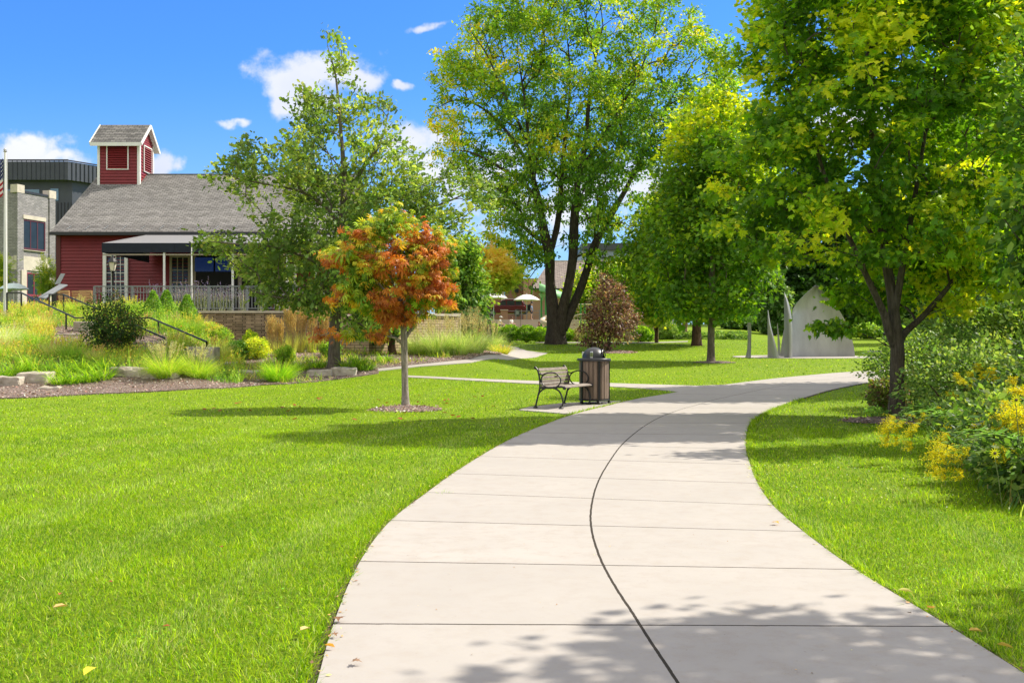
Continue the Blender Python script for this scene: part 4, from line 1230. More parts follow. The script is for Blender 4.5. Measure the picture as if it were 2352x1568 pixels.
MB().lathe([(.045, 0), (.035, 1.5), (.02, P(0, 557, 46.6).z-PZ), (.0, P(0, 556, 46.6).z-PZ)], 10).build('shaft', MATS['white trim'], pl_, smooth_=True)
MB().lathe([(.12, 0), (.12, .04), (.06, .07)], 12).build('foot', MATS['white trim'], pl_, smooth_=True)

# street lamp
def lamp_post(name, label, loc, h, mat=None):
    t_ = thing(name, label, 'street lamp', loc)
    mat = mat or MATS['black metal']
    hl = h-.75
    MB().lathe([(.13, 0), (.13, .12), (.08, .2), (.075, .5), (.05, .55), (.045, hl-.1), (.07, hl-.05), (.03, hl)], 12).build('pole', mat, t_, smooth_=True)
    mb = MB()
    for k in range(4):
        a = PI/4+k*PI/2; mb.bar((.12*math.cos(a), .12*math.sin(a), hl), (.2*math.cos(a), .2*math.sin(a), hl+.42), .02)
    mb.lathe([(.13, 0), (.14, .03)], 4, (0, 0, hl)); mb.lathe([(.23, hl+.42), (.22, hl+.46), (.12, hl+.6), (.05, hl+.66), (.03, hl+.75), (0, hl+.76)], 12)
    ln = mb.build('lantern', mat, t_)
    mb = MB(); vs = []
    for z, r in ((hl+.03, .11), (hl+.42, .19)):
        for k in range(4): vs.append((r*math.cos(PI/4+k*PI/2), r*math.sin(PI/4+k*PI/2), z))
    mb.add(vs, [(0, 1, 5, 4), (1, 2, 6, 5), (2, 3, 7, 6), (3, 0, 4, 7)]).build('glass', pm('lamp glass', (.62, .58, .48), .25, .1, 4), ln)
    return t_
lz = P(0, 586, 47.5).z-PZ
lamp_post('street_lamp', 'black lantern street lamp in front of the barn window', (P(259, 0, 47.5).x, 47.5, PZ), lz)

# benches and chairs by the barn
def patio_chair(u, d, lab, rz):
    t_ = thing('patio_chair', lab, 'chair', (P(u, 0, d).x, d, PZ-.02), rz, 'tan patio chairs by the barn')
    wd = pm('tan wood', (.42, .25, .11), .6, .15, 12)
    mb = MB()
    for i in range(5): mb.box(-.3+i*.125, -.3+i*.125+.105, -.25, .28, .42, .445)
    mb.build('seat', wd, t_)
    mb = MB()
    for i in range(4): mb.box(-.3, .32, .27+.02*i, .295+.02*i, .5+i*.12, .6+i*.12)
    mb.build('backrest', wd, t_)
    for x in (-.3, .27):
        for y in (-.25, .25): MB().box(x, x+.045, y, y+.045, 0, .5 if y < 0 else .95).build('leg', wd, t_)
    return t_
patio_chair(158, 47, 'tan wooden chair beside the grey sign panels, leftmost', 2.8)
patio_chair(186, 47.3, 'tan wooden chair between the handrail and the railing corner', 3.3)
patio_chair(207, 46.9, 'tan wooden chair nearest the patio railing corner', 2.9)
# tilted reading panels on a post
sg = thing('reading_panel', 'pale grey tilted information panels on a dark post beside the barn', 'sign', tuple(P(124, 0, 44)[:2])+(PZ-.1,))
bz = PZ-.1
MB().box(-.09, .09, -.04, .04, 0, .75).build('post', MATS['black metal'], sg)
mb = MB(); mb.add([(-.62, -.1, .62), (-.25, -.2, .58), (.5, .2, 1.16), (.12, .3, 1.2)], [(0, 1, 2, 3)]); mb.add([(-.62, -.1, .59), (-.25, -.2, .55), (.5, .2, 1.13), (.12, .3, 1.17)], [(3, 2, 1, 0)])
mb.build('lower_panel', pm('panel grey', (.33, .35, .38), .3, .08, 5), sg)
mb = MB(); mb.add([(-.02, .1, 1.17), (.2, .1, 1.19), (.4, .15, 1.62), (.22, .15, 1.63)], [(0, 1, 2, 3)]); mb.add([(-.02, .13, 1.17), (.2, .13, 1.19), (.4, .18, 1.62), (.22, .18, 1.63)], [(3, 2, 1, 0)])
mb.build('upper_panel', MATS['panel grey'], sg)

# ------------------------------------------------------------------ flagpole and flag
fx = P(12, 0, 42).x; fz = Tz(fx, 42)
fp = thing('flagpole', 'tall white flagpole at the left with a small ball on top', 'flagpole', (fx, 42, fz))
ft = P(0, 350, 42).z-fz
MB().lathe([(.07, 0), (.065, 1), (.045, ft), (.0, ft+.01)], 14).build('pole', MATS['white trim'], fp, smooth_=True)
MB().sphere((0, 0, ft+.1), .07, 12, 8).build('ball', MATS['silver paint'], fp, smooth_='all')
MB().lathe([(.05, ft), (.08, ft+.03), (.03, ft+.05)], 12).build('truck', MATS['silver paint'], fp, smooth_=True)
mb = MB().tube([(.1, -.02, .8), (.1, -.02, ft-.05)], .008, 5); mb.build('halyard', MATS['white trim'], fp)
# flag hanging in folds, stripes and canton as on the real one
m, t, b, out = newmat('flag cloth')
uv = N(t, 'ShaderNodeUVMap'); uv.uv_map = 'UV'; sp = N(t, 'ShaderNodeSeparateXYZ'); L(t, uv.outputs[0], sp.inputs[0])
st = fmath(t, 'LESS_THAN', fmath(t, 'MODULO', fmath(t, 'MULTIPLY', sp.outputs[1], 13.0), 2.0), 1.0)
c = mixc(t, st, (.75, .73, .72), (.42, .02, .035))
can = fmath(t, 'MULTIPLY', fmath(t, 'LESS_THAN', sp.outputs[0], .4), fmath(t, 'GREATER_THAN', sp.outputs[1], 6/13))
sx_ = fmath(t, 'SUBTRACT', fmath(t, 'FRACT', fmath(t, 'MULTIPLY', sp.outputs[0], 15)), .5); sy_ = fmath(t, 'SUBTRACT', fmath(t, 'FRACT', fmath(t, 'MULTIPLY', sp.outputs[1], 9.3)), .5)
dd = fmath(t, 'LESS_THAN', fmath(t, 'ADD', fmath(t, 'MULTIPLY', sx_, sx_), fmath(t, 'MULTIPLY', sy_, sy_)), .05)
cc_ = mixc(t, dd, (.02, .03, .12), (.75, .75, .78))
L(t, mixc(t, can, c, cc_), b.inputs['Base Color']); b.inputs['Roughness'].default_value = .8; MATS['flag cloth'] = m
nu, nv = 26, 16; V = []; UVf = []
fh = 1.5; fl_ = 2.6; topz = P(0, 358, 42).z-fz
for i in range(nu):
    s = i/(nu-1)
    for j in range(nv):
        tt = j/(nv-1)
        x = -.045-.60*s-.10*math.sin(s*9)*s; y = -.1+.16*math.sin(s*14+tt*2)*min(1, s*3); z = topz-fh*(1-tt)-1.55*s**1.15*(.35+.65*tt)-.1
        V.append((x, y, z)); UVf.append((s, tt))
F = np.array([(i*nv+j, (i+1)*nv+j, (i+1)*nv+j+1, i*nv+j+1) for i in range(nu-1) for j in range(nv-1)])
fg = raw_mesh('flag', np.array(V)+np.array([fx, 42, fz]), F, m, None, smooth_=True, off=(fx, 42, fz)); fg.location = (fx, 42, fz)
ul = fg.data.uv_layers.new(name='UV'); li = np.zeros(len(fg.data.loops), np.int32); fg.data.loops.foreach_get('vertex_index', li)
ul.data.foreach_set('uv', np.array(UVf, np.float32)[li].ravel())
tag(fg, 'red, white and blue striped flag with stars hanging limp from the flagpole', 'flag')

# ------------------------------------------------------------------ grey brick building on the left
gb = thing('grey_brick_building', 'grey brick building with cream stone band and maroon windows behind the flagpole', 'building', (-36, 76, 3.0))
ang = R(73)   # the long face turns away to the right
p0 = Vector(P(40, 0, 74)); p0.z = 3.0; 
gb.location = p0; gb.rotation_euler = (0, 0, ang)
wdt = 3.6
gh = P(0, 437, 74).z-3.0
MB().box(0, wdt, 0, 12, 0, gh).build('wall', MATS['grey brick'], gb)
def gz_(v, d=75.5): return P(0, v, d).z-3.0
MB().box(-.05, wdt+.05, -.07, .3, gz_(622), gz_(590)).build('stone_band', MATS['limestone'], gb)
MB().box(-.07, -.003, .32, 12, gz_(622), gz_(592)).build('side_band', MATS['limestone'], gb)
for x in (-.12, wdt-.55): MB().box(x, x+.7, -.1, .5, gh-.15, gh+.42).build('parapet_cap', MATS['limestone'], gb)
for x in (-.08, wdt-.5): MB().box(x, x+.6, -.08, 0-.003, 0, gh-.151).build('pilaster', MATS['grey brick'], gb)
MB().box(.62, wdt-.6, -.05, .2, gh-.1, gh+.06).build('coping', MATS['dark trim'], gb)
mar = pm('maroon frame', (.10, .02, .03), .5, .1, 4)
window(gb, .55, 2.6, gz_(571), gz_(510), 0, 3, 1, fw=.09, frame=mar, out=.06, bars=.07, sill=False, wd=False)
for c_ in gb.children[-1:]: pass
MB().box(.45, 2.7, -.12, -.004, gz_(509)+.1, gz_(500)+.1).build('lintel', MATS['limestone'], gb)
MB().box(.45, 2.7, -.12, -.004, gz_(577), gz_(573)-.09).build('sill', MATS['limestone'], gb)
window(gb, .9, 2.9, .3, gz_(630), 0, 3, 2, fw=.09, frame=pm('red frame', (.25, .03, .05), .5, .1, 4), out=.06, bars=.08, sill=False, wd=False)
for x in (.25, 3.05): MB().box(x, x+.5, -.15, -.071 if False else -.004, 0, gz_(622)-.003).build('stone_pier', MATS['limestone'], gb)
MB().box(-.05, -.004, 2.2, 5, gz_(571), gz_(510)).build('side_window', MATS['window glass'], gb)

# dark metal building further back
db = thing('dark_metal_building', 'dark blue-grey metal clad building with seamed upper storey behind the brick one', 'building', (0, 0, 0))
dq = P(156, 0, 92); db.location = (dq.x, 92, 3.0); db.rotation_euler = (0, 0, 0)
zz = lambda v, d=92: P(0, v, d).z-3.0
MB().box(-9, .0, .9, 14, 0, zz(413)).build('lower_wall', MATS['dark metal panel'], db)
# right-hand side of the building runs away to the right
mb = MB(); mb.add([(-9, 0, zz(413)), (0, 0, zz(413)), (4.6, 7, zz(413)), (4.6, 14, zz(413)), (-9, 14, zz(413)),
                   (-9, 0, zz(371)), (0, 0, zz(371)), (4.6, 7, zz(371)), (4.6, 14, zz(371)), (-9, 14, zz(371))],
                  [(0, 1, 6, 5), (1, 2, 7, 6), (2, 3, 8, 7), (3, 4, 9, 8), (4, 0, 5, 9), (5, 6, 7, 8, 9), (4, 3, 2, 1, 0)])
mb.build('upper_storey', MATS['dark metal panel'], db)
mb = MB(); mb.add([(0, .9, 0), (4.3, 7.6, 0), (4.3, 13.9, 0), (0, 13.9, 0), (0, .9, zz(413)-.01), (4.3, 7.6, zz(413)-.01), (4.3, 13.9, zz(413)-.01), (0, 13.9, zz(413)-.01)],
                  [(0, 1, 5, 4), (1, 2, 6, 5), (2, 3, 7, 6), (3, 0, 4, 7)]); mb.build('angled_wall', MATS['dark metal panel'], db)
mb = MB()
for i in range(22): x = -9+i*.41; mb.box(x, x+.045, -.06, -.001, zz(413), zz(371)+.05)
for i in range(1, 20):
    s = i/20; x, y = 4.6*s, 7*s; mb.bar((x+.03, y-.03, zz(413)), (x+.03, y-.03, zz(371)), .05)
mb.build('seams', MATS['dark metal panel'], db)
mb = MB(); mb.box(-9, .02, -.08, .1, zz(371)+.05, zz(369)+.1); mb.bar((0, 0, zz(370)+.06), (4.6, 7, zz(370)+.06), .12, .1); mb.build('coping', MATS['dark trim'], db)
blueg = pm('sky glass', (.12, .2, .3), .08, .2, 1, spec=1)
for a, b_, c_, d_ in ((-7.3, -6.2, 455, 432), (-5.9, -4.4, 455, 432), (-4.2, -2.9, 455, 432), (-1.9, -1.2, 458, 430)):
    MB().box(a, b_, .82, .897, zz(c_), zz(d_)).build('window', blueg, db)
mb = MB(); mb.add([(1.1, 2.55, zz(458)), (1.75, 3.56, zz(458)), (1.75, 3.56, zz(430)), (1.1, 2.55, zz(430))], [(0, 1, 2, 3)]); mb.build('window', blueg, db)
mb = MB()
for i in range(8): mb.box(-2.2+i*.3, -2.15+i*.3, .84, .898, 0, zz(462))
mb.build('lower_seams', MATS['dark trim'], db)

# umbrella and low shed roof between the buildings
def umbrella(label, u, v, d, wpx, col, group, base=None, arch=False):
    c_ = P(u, v, d); zb0 = base if base is not None else Tz(c_.x, d)
    t_ = thing('umbrella', label, 'umbrella', (c_.x, d, zb0), 0, group)
    r = wpx/2*d/FPX; h = c_.z-zb0
    mb = MB(); n = 16; prof = [(0, 1.0), (.35, .86), (.7, .5), (1.0, .0)]; hh = r*(.42 if not arch else .5)
    vs = [(0, 0, h)]; fs = []
    for j, (a, b_) in enumerate(prof[1:]):
        for k in range(n):
            an = 2*PI*k/n; rr = r*a*(1 if k % 2 == 0 else .965); vs.append((rr*math.cos(an), rr*math.sin(an), h-hh*(1-b_)-(0 if k % 2 == 0 else -.02)))
    for k in range(n): fs.append((0, 1+k, 1+(k+1) % n))
    for j in range(2):
        for k in range(n): fs.append((1+j*n+k, 1+(j+1)*n+k, 1+(j+1)*n+(k+1) % n, 1+j*n+(k+1) % n))
    mb.add(vs, fs); mb.add([(a, b_, c__-.03) for a, b_, c__ in vs], [f[::-1] for f in fs])
    mb.build('canopy', col, t_)
    MB().lathe([(.03, 0), (.03, h+.08), (0, h+.1)], 8).build('pole', MATS['silver paint'], t_, smooth_=True)
    MB().lathe([(.28, 0), (.28, .07), (.06, .12)], 14).build('base', MATS['dark trim'], t_, smooth_=True)
    return t_
umbrella('pale blue patio umbrella in front of the grey brick building', 32, 650, 56, 66, pm('blue canvas', (.62, .76, .74), .7, .05, 3), None, base=2.9)

# handrails
def handrail(label, pts, posts):
    a = P(*pts[0]); t_ = thing('handrail', label, 'handrail', (a.x, a.y, Tz(a.x, a.y)), 0, 'black handrails beside the garden steps')
    W_ = [P(*p) for p in pts]
    mb = MB()
    for p, q in zip(W_[:-1], W_[1:]): mb.bar(p, q, .05, .05)
    mb.build('rail', MATS['black metal'], t_, True)
    for s in posts:
        p = P(*s); MB().box(p.x-.025, p.x+.025, p.y-.025, p.y+.025, Tz(p.x, p.y)-.1, p.z).build('post', MATS['black metal'], t_, True)
handrail('black metal handrail nearest the flagpole at the top of the steps', [(16, 672.5, 41.6), (49, 672.5, 41.4), (173, 730, 38.5), (192, 730, 38)], [(16, 672.5, 41.6), (152, 720, 39), (49, 672.5, 41.4)])
handrail('short black handrail at the top of the steps below the tan chairs', [(113, 676, 43), (144, 676, 42.8), (232, 712, 41)], [(113, 676, 43), (146, 676.5, 42.8), (215, 706, 41.4)])
handrail('long black handrail sloping down to the foot of the garden steps', [(306, 730, 38.5), (346, 730, 38.2), (475, 785, 35.2), (475, 800, 35.2)], [(475, 785, 35.2), (364, 737, 37.8)])
handrail('lower black handrail half hidden behind the dark round shrub', [(300, 742, 36.5), (378, 776, 34.5)], [(378, 776, 34.5), (310, 746, 36.3)])

# stone slabs
def rock(label, u, v, wpx, hpx, dep=.6, rz=0.0, d=None, chip=.16, group='pale limestone blocks edging the garden', yaw=0):
    g_ = G(u, v) if d is None else onT(u, d)
    px = FPX/g_.y; w = wpx/px; h = hpx/px+.12
    bm = bmesh.new(); bmesh.ops.create_cube(bm, size=1)
    for v_ in bm.verts: v_.co = Vector((v_.co.x*w, v_.co.y*dep, v_.co.z*h))
    bmesh.ops.bevel(bm, geom=list(bm.edges), offset=.035, segments=1, affect='EDGES')
    bmesh.ops.subdivide_edges(bm, edges=list(bm.edges), cuts=3, use_grid_fill=True)
    sd = rng.uniform(0, 99)
    for v_ in bm.verts:
        n_ = mnoise.noise_vector(v_.co*2.2+Vector((sd, 0, 0)))*chip*.55+mnoise.noise_vector(v_.co*8+Vector((sd, 3, 0)))*.035
        v_.co += Vector((n_.x*.7, n_.y, n_.z*.6 if v_.co.z > 0 else 0))
    me = bpy.data.meshes.new('stone_block'); bm.to_mesh(me); bm.free(); me.materials.append(MATS['rough limestone'])
    o = bpy.data.objects.new('stone_block', me); C.objects.link(o); o.location = (g_.x, g_.y+dep/2, g_.z+h/2-.12); o.rotation_euler = (0, 0, yaw)
    tag(o, label, 'stone block', group)
m, t, b, out = newmat('rough limestone')
tcn = N(t, 'ShaderNodeTexCoord'); n1 = N(t, 'ShaderNodeTexNoise'); n1.inputs['Scale'].default_value = 3; n1.inputs['Detail'].default_value = 9; n1.inputs['Roughness'].default_value = .7; L(t, tcn.outputs['Object'], n1.inputs['Vector'])
L(t, mixc(t, fmath(t, 'MULTIPLY_ADD', n1.outputs[0], 2.6, -.8, clamp=True), (.24, .20, .15), (.55, .50, .43)), b.inputs['Base Color']); b.inputs['Roughness'].default_value = .9
bp = N(t, 'ShaderNodeBump'); bp.inputs['Strength'].default_value = .9; bp.inputs['Distance'].default_value = .04; L(t, n1.outputs[0], bp.inputs['Height']); L(t, bp.outputs[0], b.inputs['Normal'])
MATS['rough limestone'] = m
rock('low pale limestone block at the far left edge of the mulch', 12, 889, 62, 24)
rock('long flat pale limestone block at the left edge of the garden', 72, 883, 70, 27)
rock('small low stone chip sunk in the mulch near the left edge', 108, 897, 48, 8, .4)
rock('rounded white limestone boulder between the daylilies and the fountain grass', 291, 868, 68, 25, .7, chip=.3)
rock('low pale stone half buried right of the rounded boulder', 364, 872, 78, 16, .5)
rock('pale stone behind the fountain grass at the foot of the steps', 524, 850, 30, 18, .5)
rock('low wide pale stone left of the green fountain grass', 556, 864, 74, 13, .5)
rock('grey weathered stone slab left half, beside the oak trunk', 732, 866, 56, 17, .5, chip=.2)
rock('grey weathered stone slab right half, beside the oak trunk', 787, 865, 56, 21, .55, chip=.14)
# steps: slabs on the slope
def slab(label, u0, u1, v0, v1, d, dep=.9):
    a = P(u0, v1, d); b_ = P(u1, v0, d)
    mb = MB().box(a.x, b_.x, d, d+dep, min(a.z, Tz(a.x, d))-.4, b_.z)
    o = mb.build('step_slab', MATS['rough limestone'], None, bevel=.02); tag(o, label, 'stone step', 'pale stone steps climbing the garden slope')
slab('upper pale stone step slab left of the dark round shrub', 130, 196, 766, 784, 37.6)
slab('second pale step slab just below it, left of the dark round shrub', 140, 205, 785, 794, 36.4)
slab('pale step slab right of the dark round shrub under the long handrail', 313, 366, 784, 797, 36.2)
slab('lower pale step slab in front of the one under the long handrail', 322, 372, 798, 812, 34.8)
slab('pale stone end block at the foot of the long handrail', 428, 492, 797, 830, 34.6, .7)
slab('sloping pale kerb stone above the upper step slabs', 168, 200, 738, 766, 38.6, .8)
# ------------------------------------------------------------------ bench
wood = pm('weathered wood', (.215, .18, .155), .8, .35, 9, .35, stretch=(.25, 1, 1), bscale=60)
pm('bin wood', (.20, .145, .11), .8, .4, 7, .35, stretch=(1, 1, .2), bscale=50)
bc = Vector((1.172, 23.75, 0)); bc.z = Tz(bc.x, bc.y)+.03
bench = thing('park_bench', 'weathered wooden slat bench with curly black iron arms beside the path', 'bench', bc, R(64-90))
# local: x = depth (front +), y = length
BL = 1.62; ox_ = -.33
def side(y):
    mb = MB()
    def tb(pts, r, n=8): mb.tube([(ox_+s, y, z) for s, z in catmull2(pts)], r, n)
    tb([(0, .01), (.03, .14), (.085, .34), (.108, .47), (.10, .66), (.058, .82), (.01, .885)], .021)
    tb([(.085, .77), (.12, .745), (.18, .735), (.24, .765)], .014)
    mb.tube([(ox_+.373+.235*math.cos(a), y, .616+.172*math.sin(a)) for a in np.linspace(0, 2*PI, 29)], .015, 8, cap=False)
    tb([(.10, .44), (.22, .445), (.42, .45), (.60, .475), (.695, .455)], .022)
    tb([(.06, .28), (.11, .355), (.22, .43), (.36, .452), (.50, .425), (.585, .36), (.64, .25), (.662, .13), (.625, .02)], .019)
    mb.sphere((ox_-.005, y, .885), .034, 12, 8); mb.sphere((ox_+.70, y, .45), .04, 12, 8)
    for s in (0, .62): mb.lathe([(.055, 0), (.055, .015), (.03, .035), (.02, .06)], 12, (ox_+s, y, 0))
    return mb
def catmull2(p): return [(q[0], q[1]) for q in catmull([(a, b_, 0) for a, b_ in p], 5)]
side(-BL/2).build('side_frame', MATS['black metal'], bench, smooth_=True)
side(BL/2).build('side_frame', MATS['black metal'], bench, smooth_=True)
def board(parent, name, s, z, w, th, ang, lens=BL-.05):
    mb = MB(); M = Matrix.Rotation(ang, 3, 'Y'); mb.obox((ox_+s, 0, z), w, lens, th, M)
    return mb.build(name, wood, parent, bevel=.006)
for (s, z, a) in ((.135, .50, -1.42), (.142, .585, -1.52), (.132, .67, -1.66), (.105, .755, -1.80), (.07, .84, -1.95)):
    sl_ = board(bench, 'back_slat', s, z, .074, .024, a)
    if z == .67:
        MB().obox((ox_+s+.016, 0, z+.006), .03, .17, .006, Matrix.Rotation(a, 3, 'Y')).build('plaque', pm('plaque', (.05, .04, .03), .4, .2, 10), sl_)
for i, (s, z, a) in enumerate(((.18, .468, .06), (.265, .464, 0), (.35, .465, -.02), (.435, .472, -.08), (.52, .484, -.10), (.605, .487, .05), (.68, .468, .45))):
    board(bench, 'seat_slat', s, z, .076, .026, a)

# ------------------------------------------------------------------ bin
bp_ = Vector(((1364.3-U0)/FPX*24.7, 24.7, 0)); bp_.z = Tz(bp_.x, bp_.y)+.03
binr = thing('litter_bin', 'round wooden slat litter bin with black domed lid behind the bench', 'litter bin', bp_)
ns = 22
sm = MB(); 
for k in range(ns):
    a = 2*PI*(k+.5)/ns; rr = .335; w = 2*PI*rr/ns*.86
    M = Matrix.Rotation(a, 3, 'Z'); sm.obox((rr*math.cos(a), rr*math.sin(a), .555), .022, w, .90, M)
sm.build('slats', MATS['bin wood'], binr, bevel=.004)
MB().lathe([(.30, .06), (.30, 1.0)], 32).build('liner', MATS['dark trim'], binr, smooth_=True)
for k in range(5):
    a = R(-75+k*72); M = Matrix.Rotation(a, 3, 'Z'); mb = MB()
    mb.obox((.358*math.cos(a), .358*math.sin(a), .52), .03, .055, .98, M)
    mb.lathe([(.035, 0), (.045, .02), (.02, .06)], 10, (.36*math.cos(a), .36*math.sin(a), 0))
    mb.build('leg', MATS['black metal'], binr, smooth_=True)
mb = MB()
for z in (.08,): mb.tube([(.36*math.cos(a), .36*math.sin(a), z) for a in np.linspace(0, 2*PI, 41)], .014, 8, cap=False)
mb.build('base_ring', MATS['black metal'], binr, smooth_=True)
lidm = pm('lid plastic', (.035, .036, .045), .38, .1, 8, .05)
MB().lathe([(.33, .985), (.39, .99), (.405, 1.01), (.405, 1.03), (.39, 1.05), (.30, 1.058), (.27, 1.062)], 40).build('rim', lidm, binr, smooth_=True)
# dome with an opening facing right and slightly to the camera
bm = bmesh.new(); Rd = .278; N1, N2 = 56, 20
odir = Vector((math.cos(R(-18)), math.sin(R(-18)), 0))
vs = []
for j in range(N2+1):
    th = PI/2*j/N2
    for k in range(N1):
        a = 2*PI*k/N1; vs.append(bm.verts.new((Rd*math.cos(th)*math.cos(a), Rd*math.cos(th)*math.sin(a), 1.06+Rd*.92*math.sin(th))))
def hole(p): 
    q = p-Vector((0, 0, 1.06)); f = q.dot(odir); s_ = abs(q.dot(Vector((-odir.y, odir.x, 0)))); return f > .1 and (s_/.155)**2+((q.z-.06)/.135)**2 < 1
for j in range(N2):
    for k in range(N1):
        f = [vs[j*N1+k], vs[j*N1+(k+1) % N1], vs[(j+1)*N1+(k+1) % N1], vs[(j+1)*N1+k]]
        c_ = sum((x.co for x in f), Vector())/4
        if not hole(c_): bm.faces.new(f)
bmesh.ops.remove_doubles(bm, verts=bm.verts, dist=1e-4)
for v_ in [v_ for v_ in bm.verts if not v_.link_faces]: bm.verts.remove(v_)
bmesh.ops.solidify(bm, geom=list(bm.faces), thickness=.012)
me = bpy.data.meshes.new('dome'); bm.to_mesh(me); bm.free(); me.shade_smooth(); me.set_sharp_from_angle(angle=R(40)); me.materials.append(lidm)
dome = bpy.data.objects.new('dome', me); link(dome, binr)
hood = MB(); pr_ = []
for a in np.linspace(-.15, PI+.15, 17):
    s_, z = .158*math.cos(a), .06+.14*math.sin(a); f = math.sqrt(max(0, .30**2-s_*s_-z*z*.9))*.97
    pr_.append(Vector((odir.x*f-odir.y*s_, odir.y*f+odir.x*s_, 1.06+z)))
hood.tube(pr_, .012, 6); hood.build('opening_lip', lidm, dome, smooth_=True)
# cans standing on the rim
def can(label, x, y, h, r, col, band):
    t_ = thing('drink_can', label, 'can', (bp_.x+x, bp_.y+y, bp_.z+1.058))
    MB().lathe([(r*.8, 0), (r, .01), (r, h-.015), (r*.85, h), (r*.8, h-.004)], 18).build('body', col, t_, smooth_=True)
    MB().lathe([(r+.001, h*.25), (r+.001, h*.8)], 18).build('printed_wrap', band, t_, smooth_=True)
can('tall silver drink can with green and yellow print on the bin rim', -.085, -.325, .165, .033, MATS['silver paint'], pm('can print', (.55, .52, .32), .4, .9, 22, col2=(.25, .33, .12)))
can('small white drink can half hidden behind the bin dome', -.24, .14, .15, .033, MATS['white trim'], pm('can print pale', (.6, .6, .58), .4, .3, 22))

# ------------------------------------------------------------------ sculpture
sc_c = onT(1852, 50.6)
def steel_sheet(name, label, rows, d, th=.06, twist=None, cat='sculpture', curve=0.0, group='curved steel pieces of the sculpture'):
    """rows: (v, uL, uR, depth offset left, depth offset right) bottom to top"""
    g_ = Tz(P(rows[0][1], 0, d).x, d)
    V_ = []; m_ = 9
    for (v, ul, ur, dl, dr_) in rows:
        for k in range(m_):
            s = k/(m_-1); dd_ = d+dl*(1-s)+dr_*s+curve*math.sin(PI*s)
            p = P(ul+(ur-ul)*s, v, dd_); V_.append(p)
    z0 = g_+.02
    base = P((rows[0][1]+rows[0][2])/2, 0, d)
    mb = MB(); n = len(rows)
    front = [Vector((p.x, p.y, p.z)) for p in V_]
    for k in range(m_): front[k].z = z0
    back = [p+Vector((.012, th, 0)) for p in front]
    q = n*m_
    fs = []
    for i in range(n-1):
        for k in range(m_-1):
            a = i*m_+k; fs += [(a, a+1, a+1+m_, a+m_), (q+a, q+a+m_, q+a+1+m_, q+a+1)]
        fs += [(i*m_, (i+1)*m_, q+(i+1)*m_, q+i*m_), (i*m_+m_-1, q+i*m_+m_-1, q+(i+1)*m_+m_-1, (i+1)*m_+m_-1)]
    for k in range(m_-1): fs += [(k, q+k, q+k+1, k+1), ((n-1)*m_+k, (n-1)*m_+k+1, q+(n-1)*m_+k+1, q+(n-1)*m_+k)]
    mb.add(front+back, fs)
    o = mb.build(name, MATS['steel'], None, smooth_=True)
    # origin at the foot
    off = Vector((base.x, d, z0)); 
    for v_ in o.data.vertices: v_.co -= off
    o.location = off
    return tag(o, label, cat, group)
def interp_rows(keys, n=16):
    keys = sorted(keys, key=lambda k: -k[0]); v = np.linspace(keys[0][0], keys[-1][0], n); kk = [k[0] for k in keys][::-1]
    ar = np.array(keys)[::-1]
    return [tuple([vv_]+[float(np.interp(vv_, kk, ar[:, j])) for j in range(1, 5)]) for vv_ in v]
steel_sheet('steel_sculpture', 'broad pointed sail-shaped steel plate, largest piece of the sculpture',
            interp_rows([(821, 1820, 1964, -.5, .35), (800, 1820, 1962, -.5, .35), (770, 1820, 1955, -.45, .3), (740, 1820, 1944, -.4, .3), (711, 1820.5, 1927, -.35, .25), (697, 1829, 1917, -.3, .2), (684, 1841, 1906, -.2, .15), (671, 1854, 1894, -.1, .1), (655, 1873, 1876, 0, 0)], 26), 50.8, .09, curve=.5)
steel_sheet('steel_sculpture', 'tall curved steel blade touching the left side of the sail plate',
            interp_rows([(824, 1801, 1820, 0, -.5), (790, 1801, 1820, 0, -.5), (750, 1801, 1820, 0, -.45), (725, 1801, 1818, 0, -.4), (700, 1801, 1813, 0, -.3), (685, 1801, 1808, 0, -.2), (673, 1801, 1802.5, 0, 0)]), 49.9, .05, curve=-.25)
steel_sheet('steel_sculpture', 'slender curved steel blade standing leftmost and apart from the others',
            interp_rows([(824, 1711, 1725, 0, -.3), (805, 1716, 1725, 0, -.1), (785, 1717, 1725.5, .2, 0), (760, 1717, 1726, .3, -.1), (735, 1717, 1724, .3, -.2), (722, 1717, 1722, .2, 0), (716, 1717, 1718.5, 0, 0)]), 49.6, .05, curve=.1)
steel_sheet('steel_sculpture', 'triangular steel blade with a leaning right edge, second from the left',
            interp_rows([(825, 1763, 1791, .1, -.4), (800, 1763, 1784, .1, -.3), (770, 1763, 1776, .1, -.2), (740, 1763, 1769, 0, -.1), (712, 1763, 1764.5, 0, 0)]), 49.3, .05, curve=-.15)
steel_sheet('steel_sculpture', 'small dark steel blade at the back between the two taller ones',
            interp_rows([(812, 1786, 1793, .1, -.2), (790, 1786, 1792, .1, -.2), (765, 1785.5, 1789, 0, -.1), (742, 1785, 1786, 0, 0)]), 51.8, .05)
steel_sheet('steel_sculpture', 'shaded steel blade tucked behind the tall one on its left side',
            interp_rows([(818, 1792, 1803, .1, -.2), (790, 1795, 1803, .1, -.2), (765, 1799, 1803, 0, -.1), (750, 1802, 1803, 0, 0)]), 51.2, .05)
# black bollard lamp beyond
q = onT(2034, 57.4); bo = thing('bollard', 'short black post beyond the big maple trunk', 'bollard', (q.x, q.y, q.z))
MB().lathe([(.16, 0), (.16, .1), (.11, .14), (.11, .95), (.14, .98), (.14, 1.05), (.06, 1.12), (0, 1.13)], 14).build('post', MATS['black metal'], bo, smooth_=True)
MB().lathe([(.3, 0), (.3, .04)], 16).build('footing', MATS['limestone'], bo)

